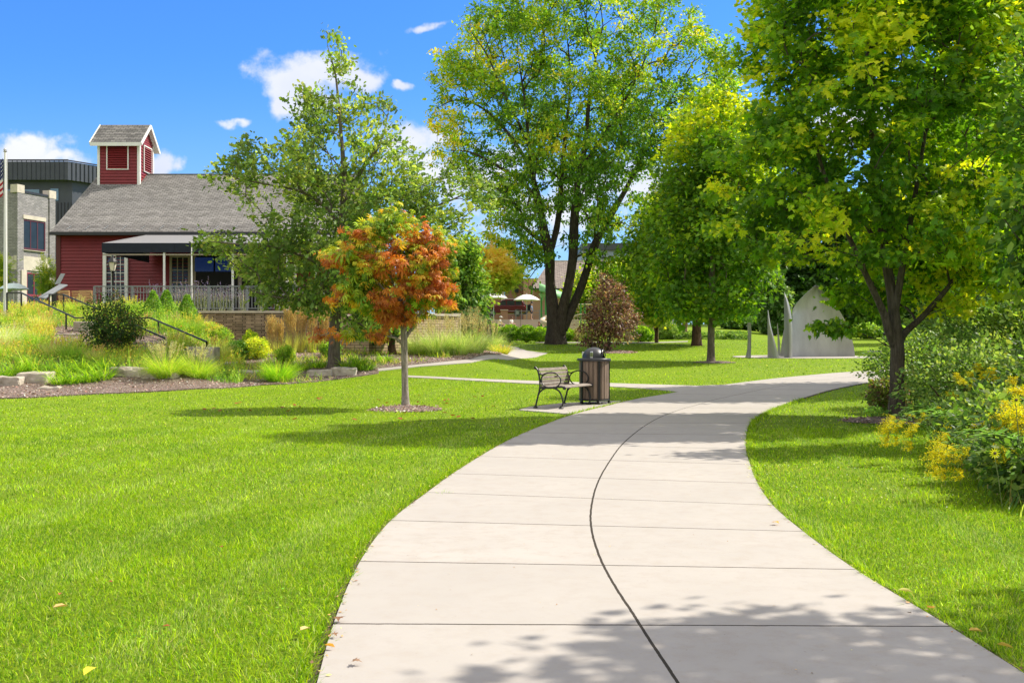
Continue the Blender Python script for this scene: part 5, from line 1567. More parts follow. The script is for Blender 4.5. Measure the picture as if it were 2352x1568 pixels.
# ------------------------------------------------------------------ far buildings
bA = thing('red_brick_building', 'distant red brick building with stepped parapet and pale cap, left of the big locust', 'building', (P(1110, 0, 150).x, 150, 4))
X_ = lambda u, d: P(u, 0, d).x
Z_ = lambda v, d: P(0, v, d).z
MB().box(X_(1095, 150), X_(1156, 150), 150, 165, 3, Z_(574, 150)).build('wall', MATS['red brick'], bA, True)
MB().box(X_(1000, 150), X_(1096, 150)-.01, 149, 164, 3, Z_(560, 150)).build('wing_wall', MATS['red brick'], bA, True)
MB().box(X_(1087, 150), X_(1095, 150), 148.6, 150, 3, Z_(552, 150)).build('chimney_pier', MATS['red brick'], bA, True)
MB().box(X_(1094, 150), X_(1157, 150), 149.7, 165.2, Z_(574, 150)+.01, Z_(569, 150)).build('parapet_cap', MATS['limestone'], bA, True)
MB().box(X_(1085, 150), X_(1097, 150), 148.4, 150.1, Z_(552, 150)+.01, Z_(549, 150)).build('pier_cap', MATS['limestone'], bA, True)
MB().box(X_(1151, 150), X_(1156, 150)+.05, 149.85, 149.99, 3, Z_(574, 150)).build('corner_quoins', MATS['limestone'], bA, True)
for i in range(4):
    x = X_(1100+i*13, 150); MB().box(x, x+.4, 149.9, 149.97, Z_(600, 150), Z_(584, 150)).build('window', MATS['window glass'], bA, True)
bB = thing('brick_shop_building', 'brick and tan shop building with dark flat roof behind the white umbrellas', 'building', (P(1205, 0, 130).x, 130, 4))
MB().box(X_(1160, 130), X_(1202, 130), 130, 142, 3.5, Z_(655, 130)+2.2).build('wall', MATS['red brick'], bB, True)
MB().box(X_(1202, 130)+.01, X_(1245, 130), 129.4, 142, 3.5, Z_(640, 130)).build('front_wall', pm('tan brick', (.38, .22, .15), .8, .15, 6), bB, True)
MB().box(X_(1158, 130), X_(1204, 130), 129.6, 142.2, Z_(655, 130)+2.21, Z_(655, 130)+2.7).build('roof', MATS['dark metal panel'], bB, True)
for u in (1183, 1222, 1235):
    MB().box(X_(u, 130), X_(u+8, 130), 129.25, 129.38 if u > 1200 else 129.97, Z_(672, 130), Z_(652, 130)).build('window', MATS['window glass'], bB, True)
MB().box(X_(1228, 130), X_(1234, 130), 129.1, 129.24, Z_(712, 130), Z_(678, 130)).build('door', MATS['dark metal panel'], bB, True)
bC = thing('shingle_roof_house', 'long low house with brown-grey shingle roof behind the big locust trunk', 'house', (P(1345, 0, 112).x, 112, 3.8))
MB().box(X_(1225, 112), X_(1500, 112), 113, 124, 3, Z_(658, 112)).build('wall', MATS['tan brick'], bC, True)
brs = brickmat('brown shingles', (.30, .25, .22), (.19, .155, .14), (.08, .06, .06), .5, .22, .03, 'roof', .5, .9)
def roofq(name, parent, x0, x1, xt0, xt1, ya, za, yb, zb, mat):
    L_ = math.hypot(yb-ya, zb-za); an = math.atan2(zb-za, yb-ya)
    mb = MB(); mb.add([(x0, 0, 0), (x1, 0, 0), (xt1, 0, L_), (xt0, 0, L_), (x0, .15, 0), (x1, .15, 0), (xt1, .15, L_), (xt0, .15, L_)],
                      [(0, 1, 2, 3), (4, 7, 6, 5), (0, 4, 5, 1), (0, 3, 7, 4), (1, 5, 6, 2), (3, 2, 6, 7)])
    o = mb.build(name, mat, parent); o.location = Vector((0, ya, za))-wloc(parent); o.rotation_euler = (-(PI/2-an), 0, 0); return o
roofq('roof', bC, X_(1220, 112), X_(1510, 112), X_(1262, 118), X_(1490, 118), 112, Z_(663, 112), 118, Z_(600, 118), brs)
MB().box(X_(1262, 118), X_(1490, 118), 117.9, 118.3, Z_(600, 118)-.1, Z_(598, 118)).build('ridge_cap', MATS['limestone'], bC, True)
MB().box(X_(1220, 112), X_(1510, 112), 111.8, 112, Z_(666, 112), Z_(662, 112)).build('gutter', MATS['dark trim'], bC, True)
for u in (1290, 1330, 1400, 1450):
    MB().box(X_(u, 113), X_(u+14, 113), 112.9, 112.99, Z_(700, 113), Z_(675, 113)).build('window', MATS['window glass'], bC, True)
bD = thing('grey_flat_building', 'grey flat-roofed building with glass band rising behind the shingle roof', 'building', (P(1420, 0, 150).x, 150, 4))
MB().box(X_(1337, 150), X_(1560, 150), 150, 170, 3, Z_(575, 150)).build('wall', pm('grey panel', (.30, .34, .36), .5, .1, 1), bD, True)
MB().box(X_(1335, 150), X_(1562, 150), 149.4, 170, Z_(575, 150)+.01, Z_(559, 150)).build('roof_fascia', MATS['dark metal panel'], bD, True)
for i in range(8):
    x = X_(1342+i*26, 150); MB().box(x, x+1.2, 149.9, 149.98, Z_(594, 150), Z_(578, 150)).build('window', blueg, bD, True)
ws = thing('stone_wall', 'low tan stone wall behind the thin reddish-stemmed tree', 'wall', (P(1483, 0, 74).x, 74, 1.6))
MB().box(X_(1440, 74), X_(1513, 74), 74, 74.4, 1.3, Z_(730, 74)).build('stonework', pm('tan stone', (.45, .33, .24), .9, .3, 5, .6), ws, True)
MB().box(X_(1438, 74), X_(1514, 74), 73.9, 74.5, Z_(730, 74)+.01, Z_(727, 74)).build('coping', MATS['limestone'], ws, True)

# ------------------------------------------------------------------ playground
pw = thing('concrete_wall', 'low pale concrete playground wall the boy stands on', 'wall', (P(1185, 0, 83).x, 83, 1.6))
MB().box(X_(1100, 83), X_(1330, 83), 83, 83.45, 1.3, Z_(733.5, 83)).build('wall', pm('play concrete', (.48, .42, .36), .85, .08, 2, .1), pw, True)
for u in (1148, 1195, 1241, 1290): MB().box(X_(u, 83), X_(u+.6, 83), 82.985, 82.998, 1.5, Z_(733.5, 83)).build('joint', MATS['dark trim'], pw, True)
tag(MB().box(X_(1120, 78), X_(1330, 78), 77, 83, Tz(-.5, 80)+.02, Tz(-.5, 80)+.5).build('play_surface', pm('rubber ground', (.42, .33, .27), .95, .12, 3), None), kind='structure')
green = pm('play green', (.05, .30, .055), .45, .1, 3); lgreen = pm('play light green', (.22, .48, .20), .5, .1, 3); beige = pm('play beige', (.55, .46, .34), .5, .06, 3)
pt = thing('play_tower', 'green playground tower with a tilted leaf-shaped roof left of the locust trunk', 'play tower', (X_(1250, 80), 80, 1.6))
def pvp(u, d, v0, v1, r=.065): 
    return MB().tube([(X_(u, d), d, Z_(v1, d)), (X_(u, d), d, Z_(v0, d))], r, 10)
for u, d, v0, v1 in ((1243.5, 79, 671, 757), (1253.5, 80.5, 673, 757), (1294, 80.5, 690, 757), (1303, 79, 735, 757)):
    pvp(u, d, v0, v1, .07 if u < 1260 else .06).build('post', green, pt, True, True)
mb = MB(); vs = []; n = 12
for j in range(9):
    s = j/8; cx = 1238+60*s; cv = 657+19*s; w = 1.5*math.sin(PI*min(1, .12+s*.8))
    for k in range(n+1):
        a = PI*k/n; vs.append(Vector(P(cx, cv, 79.7))+Vector((0, w*math.cos(a), .55*math.sin(a)*(1-.3*s)-.3)))
mb.add(vs, [(j*(n+1)+k, (j+1)*(n+1)+k, (j+1)*(n+1)+k+1, j*(n+1)+k+1) for j in range(8) for k in range(n)]); mb.add([v_-Vector((0, 0, .06)) for v_ in vs], [(j*(n+1)+k+1, (j+1)*(n+1)+k+1, (j+1)*(n+1)+k, j*(n+1)+k) for j in range(8) for k in range(n)])
mb.build('roof', lgreen, pt, True, True)
MB().lathe([(.06, 0), (.12, .25), (.32, .5)], 12, (X_(1246, 79), 79, Z_(690, 79))).build('roof_cone', lgreen, pt, True, True)
MB().box(X_(1243, 80), X_(1300, 80), 79, 80.6, Z_(727, 80), Z_(724, 80)).build('deck', beige, pt, True)
mb = MB(); sp_ = []
for i in range(15):
    a = i/14*2.2*PI; sp_.append(Vector((X_(1262, 79), 79-.5, Z_(722, 79)))+Vector((-.15+.45*math.cos(a), .45*math.sin(a)-.5, -i*.08)))
mb.tube(sp_, .2, 8).build('slide', beige, pt, True, True)
ac = thing('arch_climber', 'beige arched rope climber right of the locust trunk', 'climber', (X_(1335, 78), 78, 1.6))
mb = MB()
for dd_ in (0, .45):
    mb.tube([(X_(1335, 78)+1.0*math.cos(a), 78+dd_, Z_(758, 78)+(Z_(722, 78)-Z_(758, 78))*max(0, math.sin(a))) for a in np.linspace(0, PI, 15)], .05, 7)
mb.build('arch', beige, ac, True, True)
mb = MB()
for i in range(-3, 4):
    x = X_(1335, 78)+i*.27; h_ = math.sqrt(max(0, 1-(i*.27)**2)); mb.tube([(x, 78, Z_(758, 78)), (x, 78, Z_(758, 78)+(Z_(722, 78)-Z_(758, 78))*h_)], .022, 5)
for j in range(1, 5):
    z = Z_(758, 78)+.24*j; w = math.sqrt(max(0, 1-(.24*j/1.17)**2)); mb.tube([(X_(1335, 78)-w, 78, z), (X_(1335, 78)+w, 78, z)], .022, 5)
mb.build('net', beige, ac, True)
rb_ = thing('ring_bars', 'green posts with hanging beige rings right of the locust trunk', 'play frame', (X_(1338, 81), 81, 1.6))
for u in (1334, 1343, 1386): pvp(u, 81, 697, 757).build('post', green, rb_, True, True)
mb = MB().tube([(X_(1316, 81), 81, Z_(699, 81)), (X_(1388, 81), 81, Z_(699, 81))], .045, 7); mb.build('beam', beige, rb_, True, True)
for u in (1320, 1327, 1350):
    x = X_(u, 81); mb = MB().tube([(x, 81, Z_(699, 81)), (x-.09, 81, Z_(709, 81)), (x+.09, 81, Z_(709, 81)), (x, 81, Z_(699, 81))], .022, 5); mb.build('ring', beige, rb_, True)
wu = pm('white canvas', (.72, .71, .68), .7, .05, 3)
umbrella('wide white umbrella behind the boxwood hedge, left one by the yellow tree', 1134, 671, 88, 64, wu, 'white umbrellas by the playground', base=3.25)
umbrella('wide white umbrella behind the boxwood hedge, right one above the dark car', 1210, 676, 90, 62, wu, 'white umbrellas by the playground', base=3.25)
# fence piers and screens on the wall
def pier(u0, u1, v0, lab):
    t_ = thing('wall_pier', lab, 'pier', (X_(u0, 84.5), 84.5, 3.1), 0, 'wooden screens behind the playground wall')
    MB().box(X_(u0, 84.5), X_(u1, 84.5), 84.3, 84.8, 3.0, Z_(v0, 84.5)).build('body', pm('pier wood', (.33, .19, .12), .8, .25, 8, stretch=(6, 6, .5)), t_, True)
    MB().box(X_(u0-1, 84.5), X_(u1+1, 84.5), 84.2, 84.9, Z_(v0, 84.5)+.005, Z_(v0-2, 84.5)).build('cap', MATS['limestone'], t_, True)
pier(1107, 1125, 711, 'brown wooden screen pier at the left end of the playground wall')
pier(1150, 1166, 713, 'tan wooden screen pier behind the two seated women')
fn = thing('play_fence', 'thin grey fence rails running behind the boy on the wall', 'fence', (X_(1200, 84.6), 84.6, 3.2))
for v in (714, 722): MB().box(X_(1167, 84.6), X_(1325, 84.6), 84.58, 84.62, Z_(v, 84.6)-.02, Z_(v, 84.6)+.02).build('rail', MATS['grey rail'], fn, True)
for u in (1185, 1198, 1210, 1239, 1262, 1290, 1318): MB().box(X_(u, 84.6)-.035, X_(u, 84.6)+.035, 84.54, 84.579, 3.1, Z_(711, 84.6)).build('post', MATS['grey rail'], fn, True)

# vehicles (side view, parked beyond the wall)
def suv(label, u0, d, length, col, flip=False, zg=None):
    x0 = X_(u0, d); zg = zg if zg is not None else Tz(x0, d)
    t_ = thing('parked_car', label, 'car', (x0, d, zg), 0, None)
    s_ = -1 if flip else 1
    def fx_(x): return x if not flip else length-x
    W2 = .95
    body = [(0, .45), (.05, .95), (.9, 1.05), (1.55, 1.1), (4.55, 1.12), (4.78, 1.0), (4.82, .45), (4.3, .3), (.5, .3)]
    roof_ = [(1.35, 1.08), (2.1, 1.66), (2.5, 1.74), (4.1, 1.75), (4.45, 1.62), (4.7, 1.1)]
    k = length/4.82
    MB().prism([(fx_(a*k), b_) for a, b_ in body], -W2, W2, 'y').build('body', col, t_, bevel=.05, smooth_=True)
    MB().prism([(fx_(a*k), b_) for a, b_ in roof_], -W2+.12, W2-.12, 'y').build('roof', col, t_, bevel=.05, smooth_=True)
    for (a, b_) in (((1.6, 2.55), None), ((2.65, 3.55), None), ((3.65, 4.35), None)):
        q0, q1 = a; tl = 1.15
        pl = [(fx_(q0*k), 1.12), (fx_(q1*k), 1.12), (fx_((q1-.05)*k), 1.6), (fx_(max(q0, 2.12)*k), 1.6)]
        if flip: pl = pl[::-1]
        MB().prism(pl, -W2+.105, -W2+.118, 'y').build('side_window', MATS['window glass'], t_)
    MB().prism([(fx_(4.72*k), 1.15), (fx_(4.76*k), 1.15), (fx_(4.55*k), 1.6), (fx_(4.5*k), 1.6)], -.7, .7, 'y').build('rear_window', blueg, t_)
    for a in (.95, 3.85):
        w = MB().tube([(fx_(a*k), -W2-.02, .36), (fx_(a*k), -W2+.22, .36)], .36, 18).build('wheel', MATS['dark trim'], t_)
        MB().tube([(fx_(a*k), -W2-.04, .36), (fx_(a*k), -W2-.021, .36)], .17, 14).build('rim', MATS['grey rail'], w)
        w = MB().tube([(fx_(a*k), W2-.22, .36), (fx_(a*k), W2+.02, .36)], .36, 18).build('wheel', MATS['dark trim'], t_)
    MB().prism([(fx_(4.74*k), .85), (fx_(4.84*k), .85), (fx_(4.8*k), 1.08), (fx_(4.72*k), 1.08)], -W2-.01, -W2+.25, 'y').build('tail_light', pm('tail red', (.4, .02, .02), .3, .1, 3), t_)
    mb = MB(); 
    for y in (-.65, .65): mb.bar((fx_(2.3*k), y, 1.79), (fx_(4.2*k), y, 1.79), .04)
    mb.build('roof_rails', MATS['silver paint'], t_)
suv('dark red parked car seen from the side behind the left umbrella pole', 1112, 108, 4.3, pm('car red', (.09, .008, .012), .25, .1, 2, metal=.3), zg=Z_(722, 108)-.2)
suv('black parked car further back behind the right umbrella pole', 1186, 118, 4.9, pm('car black', (.01, .012, .016), .22, .1, 2, metal=.3), zg=Z_(718, 118)-.2)
ss = thing('banner_post', 'dark blue banner sign on a tall pole above the parked cars', 'sign', (X_(1222, 122), 122, 3.9))
MB().box(X_(1219, 122), X_(1221, 122), 121.95, 122.05, 3.8, Z_(665, 122)).build('pole', MATS['dark trim'], ss, True)
MB().box(X_(1222, 122), X_(1230, 122), 121.97, 122.02, Z_(706, 122), Z_(688, 122)).build('banner', MATS['dark metal panel'], ss, True)

# ------------------------------------------------------------------ people
def skinned(name, pts, edges, rad, mat, parent, sub=1):
    me = bpy.data.meshes.new('tmp'); me.from_pydata([Vector(p) for p in pts], edges, [])
    o = bpy.data.objects.new('tmp', me); C.objects.link(o)
    sk = o.modifiers.new('s', 'SKIN'); 
    for i, r in enumerate(rad): o.data.skin_vertices[0].data[i].radius = (r, r) if not hasattr(r, '__len__') else r
    o.data.skin_vertices[0].data[0].use_root = True
    o.modifiers.new('u', 'SUBSURF').levels = sub
    dg = bpy.context.evaluated_depsgraph_get(); dg.update()
    m2 = bpy.data.meshes.new_from_object(o.evaluated_get(dg)); bpy.data.objects.remove(o)
    m2.name = name; m2.materials.clear(); m2.materials.append(mat); m2.shade_smooth()
    ob = bpy.data.objects.new(name, m2); return link(ob, parent)
skinm = pm('skin', (.55, .33, .24), .55, .05, 8)
def person(label, loc, rz, H, pose, shirt, shorts, hair, cap=None, longhair=False):
    t_ = thing('person', label, 'person', loc, rz)
    k = H/1.75
    if pose == 'stand':
        J = dict(pel=(0, 0, .93), ch=(0, .0, 1.25), nk=(0, 0, 1.47), hd=(0, -.02, 1.60), tp=(0, -.015, 1.70), lh=(-.09, 0, .88), lk=(-.1, -.02, .48), la=(-.1, .02, .08), lt=(-.1, -.14, .04), rh=(.09, 0, .88), rk=(.1, .02, .48), ra=(.1, .04, .08), rt=(.11, -.12, .04),
                 ls=(-.17, 0, 1.40), le=(-.23, .03, 1.13), lw=(-.2, -.06, .9), lf=(-.19, -.1, .8), rs=(.17, 0, 1.40), re=(.23, .03, 1.13), rw=(.2, -.06, .9), rf=(.19, -.1, .8))
    else:
        J = dict(pel=(0, 0, .50), ch=(0, -.03, .80), nk=(0, -.08, 1.02), hd=(0, -.13, 1.14), tp=(0, -.14, 1.25), lh=(-.09, -.05, .48), lk=(-.12, -.46, .50), la=(-.12, -.45, .08), lt=(-.12, -.6, .04), rh=(.09, -.05, .48), rk=(.12, -.46, .50), ra=(.12, -.42, .08), rt=(.12, -.58, .04),
                 ls=(-.17, -.05, .96), le=(-.21, -.13, .72), lw=(-.12, -.36, .64), lf=(-.1, -.44, .6), rs=(.17, -.05, .96), re=(.21, -.13, .72), rw=(.12, -.36, .64), rf=(.1, -.44, .6))
    names = list(J); idx = {n_: i for i, n_ in enumerate(names)}
    rad = dict(pel=.125, ch=.12, nk=.055, hd=.095, tp=.07, lh=.085, lk=.055, la=.035, lt=.035, rh=.085, rk=.055, ra=.035, rt=.035, ls=.055, le=.038, lw=.028, lf=.032, rs=.055, re=.038, rw=.028, rf=.032)
    E = [('pel', 'ch'), ('ch', 'nk'), ('nk', 'hd'), ('hd', 'tp'), ('pel', 'lh'), ('lh', 'lk'), ('lk', 'la'), ('la', 'lt'), ('pel', 'rh'), ('rh', 'rk'), ('rk', 'ra'), ('ra', 'rt'), ('ch', 'ls'), ('ls', 'le'), ('le', 'lw'), ('lw', 'lf'), ('ch', 'rs'), ('rs', 're'), ('re', 'rw'), ('rw', 'rf')]
    sc = lambda p: tuple(q*k for q in p)
    skinned('body', [sc(J[n_]) for n_ in names], [(idx[a], idx[b_]) for a, b_ in E], [rad[n_]*k for n_ in names], skinm, t_)
    mid = lambda a, b_, f: tuple(J[a][i]*(1-f)+J[b_][i]*f for i in range(3))
    V_ = [J['pel'], J['ch'], mid('ch', 'nk', .7), J['ls'], mid('ls', 'le', .75), J['rs'], mid('rs', 're', .75)]
    skinned('shirt', [sc(p) for p in V_], [(0, 1), (1, 2), (2, 3), (3, 4), (2, 5), (5, 6)], [.145*k, .14*k, .09*k, .072*k, .06*k, .072*k, .06*k], shirt, t_)
    V_ = [J['pel'], J['lh'], mid('lh', 'lk', .75), J['rh'], mid('rh', 'rk', .75)]
    skinned('shorts', [sc(p) for p in V_], [(0, 1), (1, 2), (0, 3), (3, 4)], [.14*k, .10*k, .085*k, .10*k, .085*k], shorts, t_)
    h = J['hd']
    mb = MB().sphere((h[0]*k, (h[1]+.03)*k, (h[2]+.045)*k), .108*k, 12, 8, (.95, 1.0, .92))
    if longhair: mb.sphere((h[0]*k, (h[1]+.08)*k, (h[2]-.08)*k), .08*k, 10, 8, (1, .7, 1.6))
    mb.build('hair', hair, t_, smooth_='all')
    if cap: MB().lathe([(.118*k, 0), (.12*k, .03*k), (.09*k, .10*k), (0, .12*k)], 14, (h[0]*k, (h[1]+.01)*k, (h[2]+.05)*k)).box(-.08*k, .08*k, (h[1]-.2)*k, (h[1]-.09)*k, (h[2]+.05)*k, (h[2]+.065)*k).build('cap', cap, t_, smooth_=True)
    return t_
hb_ = pm('brown hair', (.10, .05, .025), .7, .2, 30); hl_ = pm('light brown hair', (.30, .17, .07), .7, .2, 30)
q = P(1221, 733.3, 83.2)
person('boy in a blue T-shirt and dark shorts standing on the playground wall', (q.x, 83.2, Z_(733.5, 83)), R(75), 1.28, 'stand', pm('blue shirt', (.16, .26, .42), .8, .1, 9), pm('navy shorts', (.03, .03, .06), .8, .1, 9), hl_)
def seat_bench(u, d, lab, z=1.6):
    t_ = thing('seat_block', lab, 'seat', (X_(u, d), d, z), 0, 'low concrete seats by the playground wall')
    MB().box(-.35, .35, -.2, .25, 0, .40).build('block', MATS['play concrete'], t_, bevel=.02)
    MB().box(-.38, .38, -.23, .28, .403, .45).build('seat_top', MATS['limestone'], t_, bevel=.01)
for u, d, lab in ((1147, 82, 'low concrete seat under the woman in the white cap'), (1173, 82, 'low concrete seat under the woman with tied brown hair'), (1240-5, 81, 'low concrete seat under the person in the patterned top')): 
    if u != 1235: seat_bench(u, d, lab, Z_(733.5, 83)-1.48+.47)
zs = Z_(733.5, 83)-1.48+.47
person('seated woman in a white top and white cap by the playground wall', (X_(1147, 82), 82, zs), R(100), 1.68, 'sit', pm('white cloth', (.70, .69, .67), .8, .05, 9), MATS['navy shorts'], hb_, cap=MATS['white canvas'])
person('seated woman in a white shirt with tied brown hair by the playground wall', (X_(1173, 82), 82, zs), R(60), 1.68, 'sit', MATS['white cloth'], MATS['navy shorts'], hb_, longhair=False)
seat_bench(1239, 81.5, 'low concrete seat left of the green tower posts', zs-.05)
person('seated person in a black and orange patterned top beside the green tower', (X_(1239, 81.5), 81.5, zs-.05), R(50), 1.5, 'sit', pm('patterned cloth', (.03, .02, .02), .8, .9, 14, col2=(.45, .2, .1)), MATS['navy shorts'], hb_)
# ================================================================== trees
def stem_px(pts):
    """pts (u, v, d, r)"""
    return [tuple(P(u, v, d))+(r,) for u, v, d, r in pts]
# ---- young sugar maple on the right (d = 20.2)
D = 20.2; b0 = G(2061, 962)
mst = [dict(pts=[(b0.x, b0.y, b0.z-.05, .15)]+stem_px([(2061, 900, D, .135), (2061, 840, D, .132), (2061, 800, D, .125), (2050, 690, D, .095), (2030, 560, D, .085), (2012, 400, D, .075), (1998, 200, D, .06), (1992, 0, D, .045), (1990, -200, D, .03), (1990, -380, D, .012)])),
       dict(pts=stem_px([(2058, 800, D, .09), (2040, 755, D-.1, .08), (2028, 715, D-.15, .07), (1975, 600, D-.5, .05), (1900, 420, D-.9, .035), (1850, 250, D-1.2, .02)]), **{'from': 1}),
       dict(pts=stem_px([(2062, 800, D, .09), (2078, 765, D+.1, .07), (2130, 715, D+.3, .055), (2220, 600, D+.7, .04), (2300, 430, D+1.0, .025)]), **{'from': 1}),
       dict(pts=stem_px([(2055, 720, D, .07), (2075, 600, D-.3, .06), (2110, 400, D-.7, .04), (2150, 150, D-1.1, .02)]), **{'from': 1}),
       dict(pts=stem_px([(2035, 590, D, .05), (1960, 470, D+.6, .035), (1870, 330, D+1.0, .02), (1800, 180, D+1.3, .01)]), **{'from': 1})]
mb_bl = [(1770,40,70),(1740,110,50),(1760,250,75),(1690,300,35),(1720,400,80),(1650,390,35),(1690,470,50),(1660,500,25),(1800,400,120),(1790,545,60),(1745,560,35),(1875,565,42),(1900,300,140),(1950,100,150),(1850,120,110),(1900,500,120),
         (2025,615,85),(2085,690,38),(2140,655,60),(2005,655,40),(2190,600,80),(2050,400,150),(2100,200,160),(2150,50,150),(2150,560,120),(2080,680,55),(1985,672,30),(2200,350,140),(2250,150,130),(2300,450,110),(2330,620,60),(2270,570,70),(2220,650,55),(1930,-100,170),(2080,-150,180),(2000,-300,150),(2230,-60,150),(2200,660,50),(1830,-60,90),(1725,20,35)]
att = blob_points(mb_bl, D, 1250, .235, 2010, 220, 430, 560, depth=.85, gap=.465, gscale=.75, shell=.4, dc=3.4, seed=3)
att = np.concatenate([att, blob_points([(1925,752,40,4),(1885,766,14,4)], D-1, 4, .22, 1905, 775, 60, 40, dc=.4)])
mcols = [(.045,.105,.008),(.085,.165,.008),(.17,.25,.010),(.30,.35,.015)]
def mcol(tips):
    # lit crown edge painted into the leaf colour: outer sprays lighter and yellower
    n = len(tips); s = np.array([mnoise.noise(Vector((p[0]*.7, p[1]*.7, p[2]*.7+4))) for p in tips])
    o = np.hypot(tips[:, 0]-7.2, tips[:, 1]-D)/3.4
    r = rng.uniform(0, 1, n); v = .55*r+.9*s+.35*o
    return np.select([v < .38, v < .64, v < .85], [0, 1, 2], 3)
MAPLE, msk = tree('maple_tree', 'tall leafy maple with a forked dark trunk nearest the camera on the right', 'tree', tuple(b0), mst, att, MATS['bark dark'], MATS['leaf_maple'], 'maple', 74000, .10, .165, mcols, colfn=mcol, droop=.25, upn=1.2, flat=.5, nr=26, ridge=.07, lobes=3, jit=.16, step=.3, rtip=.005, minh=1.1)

# ---- tree behind the camera's right whose shade falls over the near path
b1 = Vector((9.25, 6.75, 0))
att = []
while len(att) < 270:
    p = rng.normal(0, 1, 3); p = p/np.linalg.norm(p)*rng.uniform(.3, 1)**.4*np.array([3.1, 1.75, 1.9])+np.array([b1.x-.6, b1.y-.35, 6.2])
    if mnoise.noise(Vector(p*.7)) > .02: att.append(p)
tree('maple_tree', 'leafy maple just outside the right edge, shading the near end of the path', 'tree', tuple(b1), [dict(pts=[(b1.x, b1.y, -.05, .14), (b1.x, b1.y, 1.5, .12), (b1.x-.1, b1.y, 3.5, .10), (b1.x-.3, b1.y-.2, 5.5, .07), (b1.x-.4, b1.y-.2, 7.4, .03)])], np.array(att), MATS['bark dark'], MATS['leaf_maple'], 'maple_small', 9500, .12, .22, mcols[:3], step=.35, rtip=.006, minh=2.6)

# ---- second maple, further along (d = 44)
D = 44; b2 = onT(1633, D)
rows = [(232,1600,1660),(260,1565,1700),(320,1535,1740),(400,1515,1770),(480,1505,1780),(560,1495,1775),(640,1505,1755),(690,1545,1735),(712,1590,1690)]
att = blob_points(ell_blobs(rows), D, 620, .5, 1640, 480, 160, 290, depth=.95, gap=.36, gscale=.45, shell=.45, seed=9)
def bandcol(k):
    def f(tips):
        s = np.array([mnoise.noise(Vector((p[0]*.5+k, p[1]*.5, p[2]*.5))) for p in tips]); v = .5*rng.uniform(0, 1, len(tips))+.9*s+.06*(tips[:, 2]-tips[:, 2].mean())
        return np.select([v < .26, v < .54, v < .82], [0, 1, 2], 3)
    return f
tree('maple_tree', 'rounded yellow-green maple with a straight grey trunk standing left of the steel sculpture', 'tree', tuple(b2), [dict(pts=[tuple(b2-Vector((0, 0, .1)))+(.17,)]+stem_px([(1633, 790, D, .15), (1634, 740, D, .14), (1636, 650, D, .12), (1636, 500, D, .09), (1630, 350, D, .05), (1622, 250, D, .015)]))],
     att, MATS['bark grey'], MATS['leaf_maple'], 'maple_small', 34000, .15, .30, [(.045,.10,.008),(.09,.16,.010),(.18,.25,.012),(.28,.32,.015)], colfn=bandcol(2), minh=b2.z+2.0, step=.5, rtip=.009, nr=16)
# ---- brown-leaved branch side of the same row (d = 66)
D = 64; b3 = onT(1600, D)
rows = [(430,1560,1640),(490,1480,1690),(560,1445,1700),(630,1455,1690),(680,1490,1670),(700,1520,1650)]
att = blob_points(ell_blobs(rows), D, 420, .75, 1575, 590, 170, 190, depth=.9, gap=.36, gscale=.3, shell=.4, seed=12)
tree('street_tree', 'broad green tree with a brown trunk behind the yellow-green maple', 'tree', tuple(b3), [dict(pts=[tuple(b3-Vector((0, 0, .1)))+(.3,)]+stem_px([(1600, 740, D, .26), (1600, 690, D, .22), (1592, 600, D, .16), (1585, 500, D, .08), (1590, 440, D, .03)]))],
     att, MATS['bark brown'], MATS['leaf'], 'oval', 26000, .22, .42, [(.07,.14,.012),(.13,.21,.015),(.21,.28,.02),(.28,.32,.03)], colfn=bandcol(7), minh=b3.z+2.2, step=.7, rtip=.012)

# ---- oak with the tall leader (d = 37.5)
D = 37.5; b4 = G(767, 849); D = b4.y
ost = [dict(pts=[tuple(b4-Vector((0, 0, .1)))+(.23,)]+stem_px([(768, 790, D, .19), (772, 720, D, .175), (778, 640, D, .16), (786, 540, D, .12), (789, 450, D, .10), (788, 370, D, .08), (782, 290, D, .055), (775, 210, D, .04), (768, 160, D, .025), (752, 105, D, .01)])),
       dict(pts=stem_px([(787, 480, D, .09), (815, 420, D-.4, .07), (845, 370, D-.7, .055), (868, 340, D-.9, .04), (885, 290, D-1, .02), (895, 240, D-1, .01)]), **{'from': 1}),
       dict(pts=stem_px([(786, 520, D, .09), (740, 470, D-.3, .06), (690, 440, D-.6, .045), (620, 425, D-.9, .03), (540, 410, D-1, .012)]), **{'from': 1}),
       dict(pts=stem_px([(778, 640, D, .09), (720, 600, D-.7, .06), (640, 570, D-1.3, .045), (540, 560, D-1.8, .03), (485, 555, D-2, .012)]), **{'from': 1}),
       dict(pts=stem_px([(785, 560, D, .1), (850, 520, D+.8, .08), (930, 490, D+1.2, .06), (1010, 470, D+1.5, .04), (1080, 440, D+1.6, .02)]), **{'from': 1}),
       dict(pts=stem_px([(774, 690, D, .07), (830, 700, D+.6, .05), (870, 715, D+1.1, .03), (905, 735, D+1.3, .012)]), **{'from': 1}),
       dict(pts=stem_px([(773, 700, D, .06), (700, 690, D-.8, .045), (620, 680, D-1.5, .03), (560, 660, D-2, .012)]), **{'from': 1})]
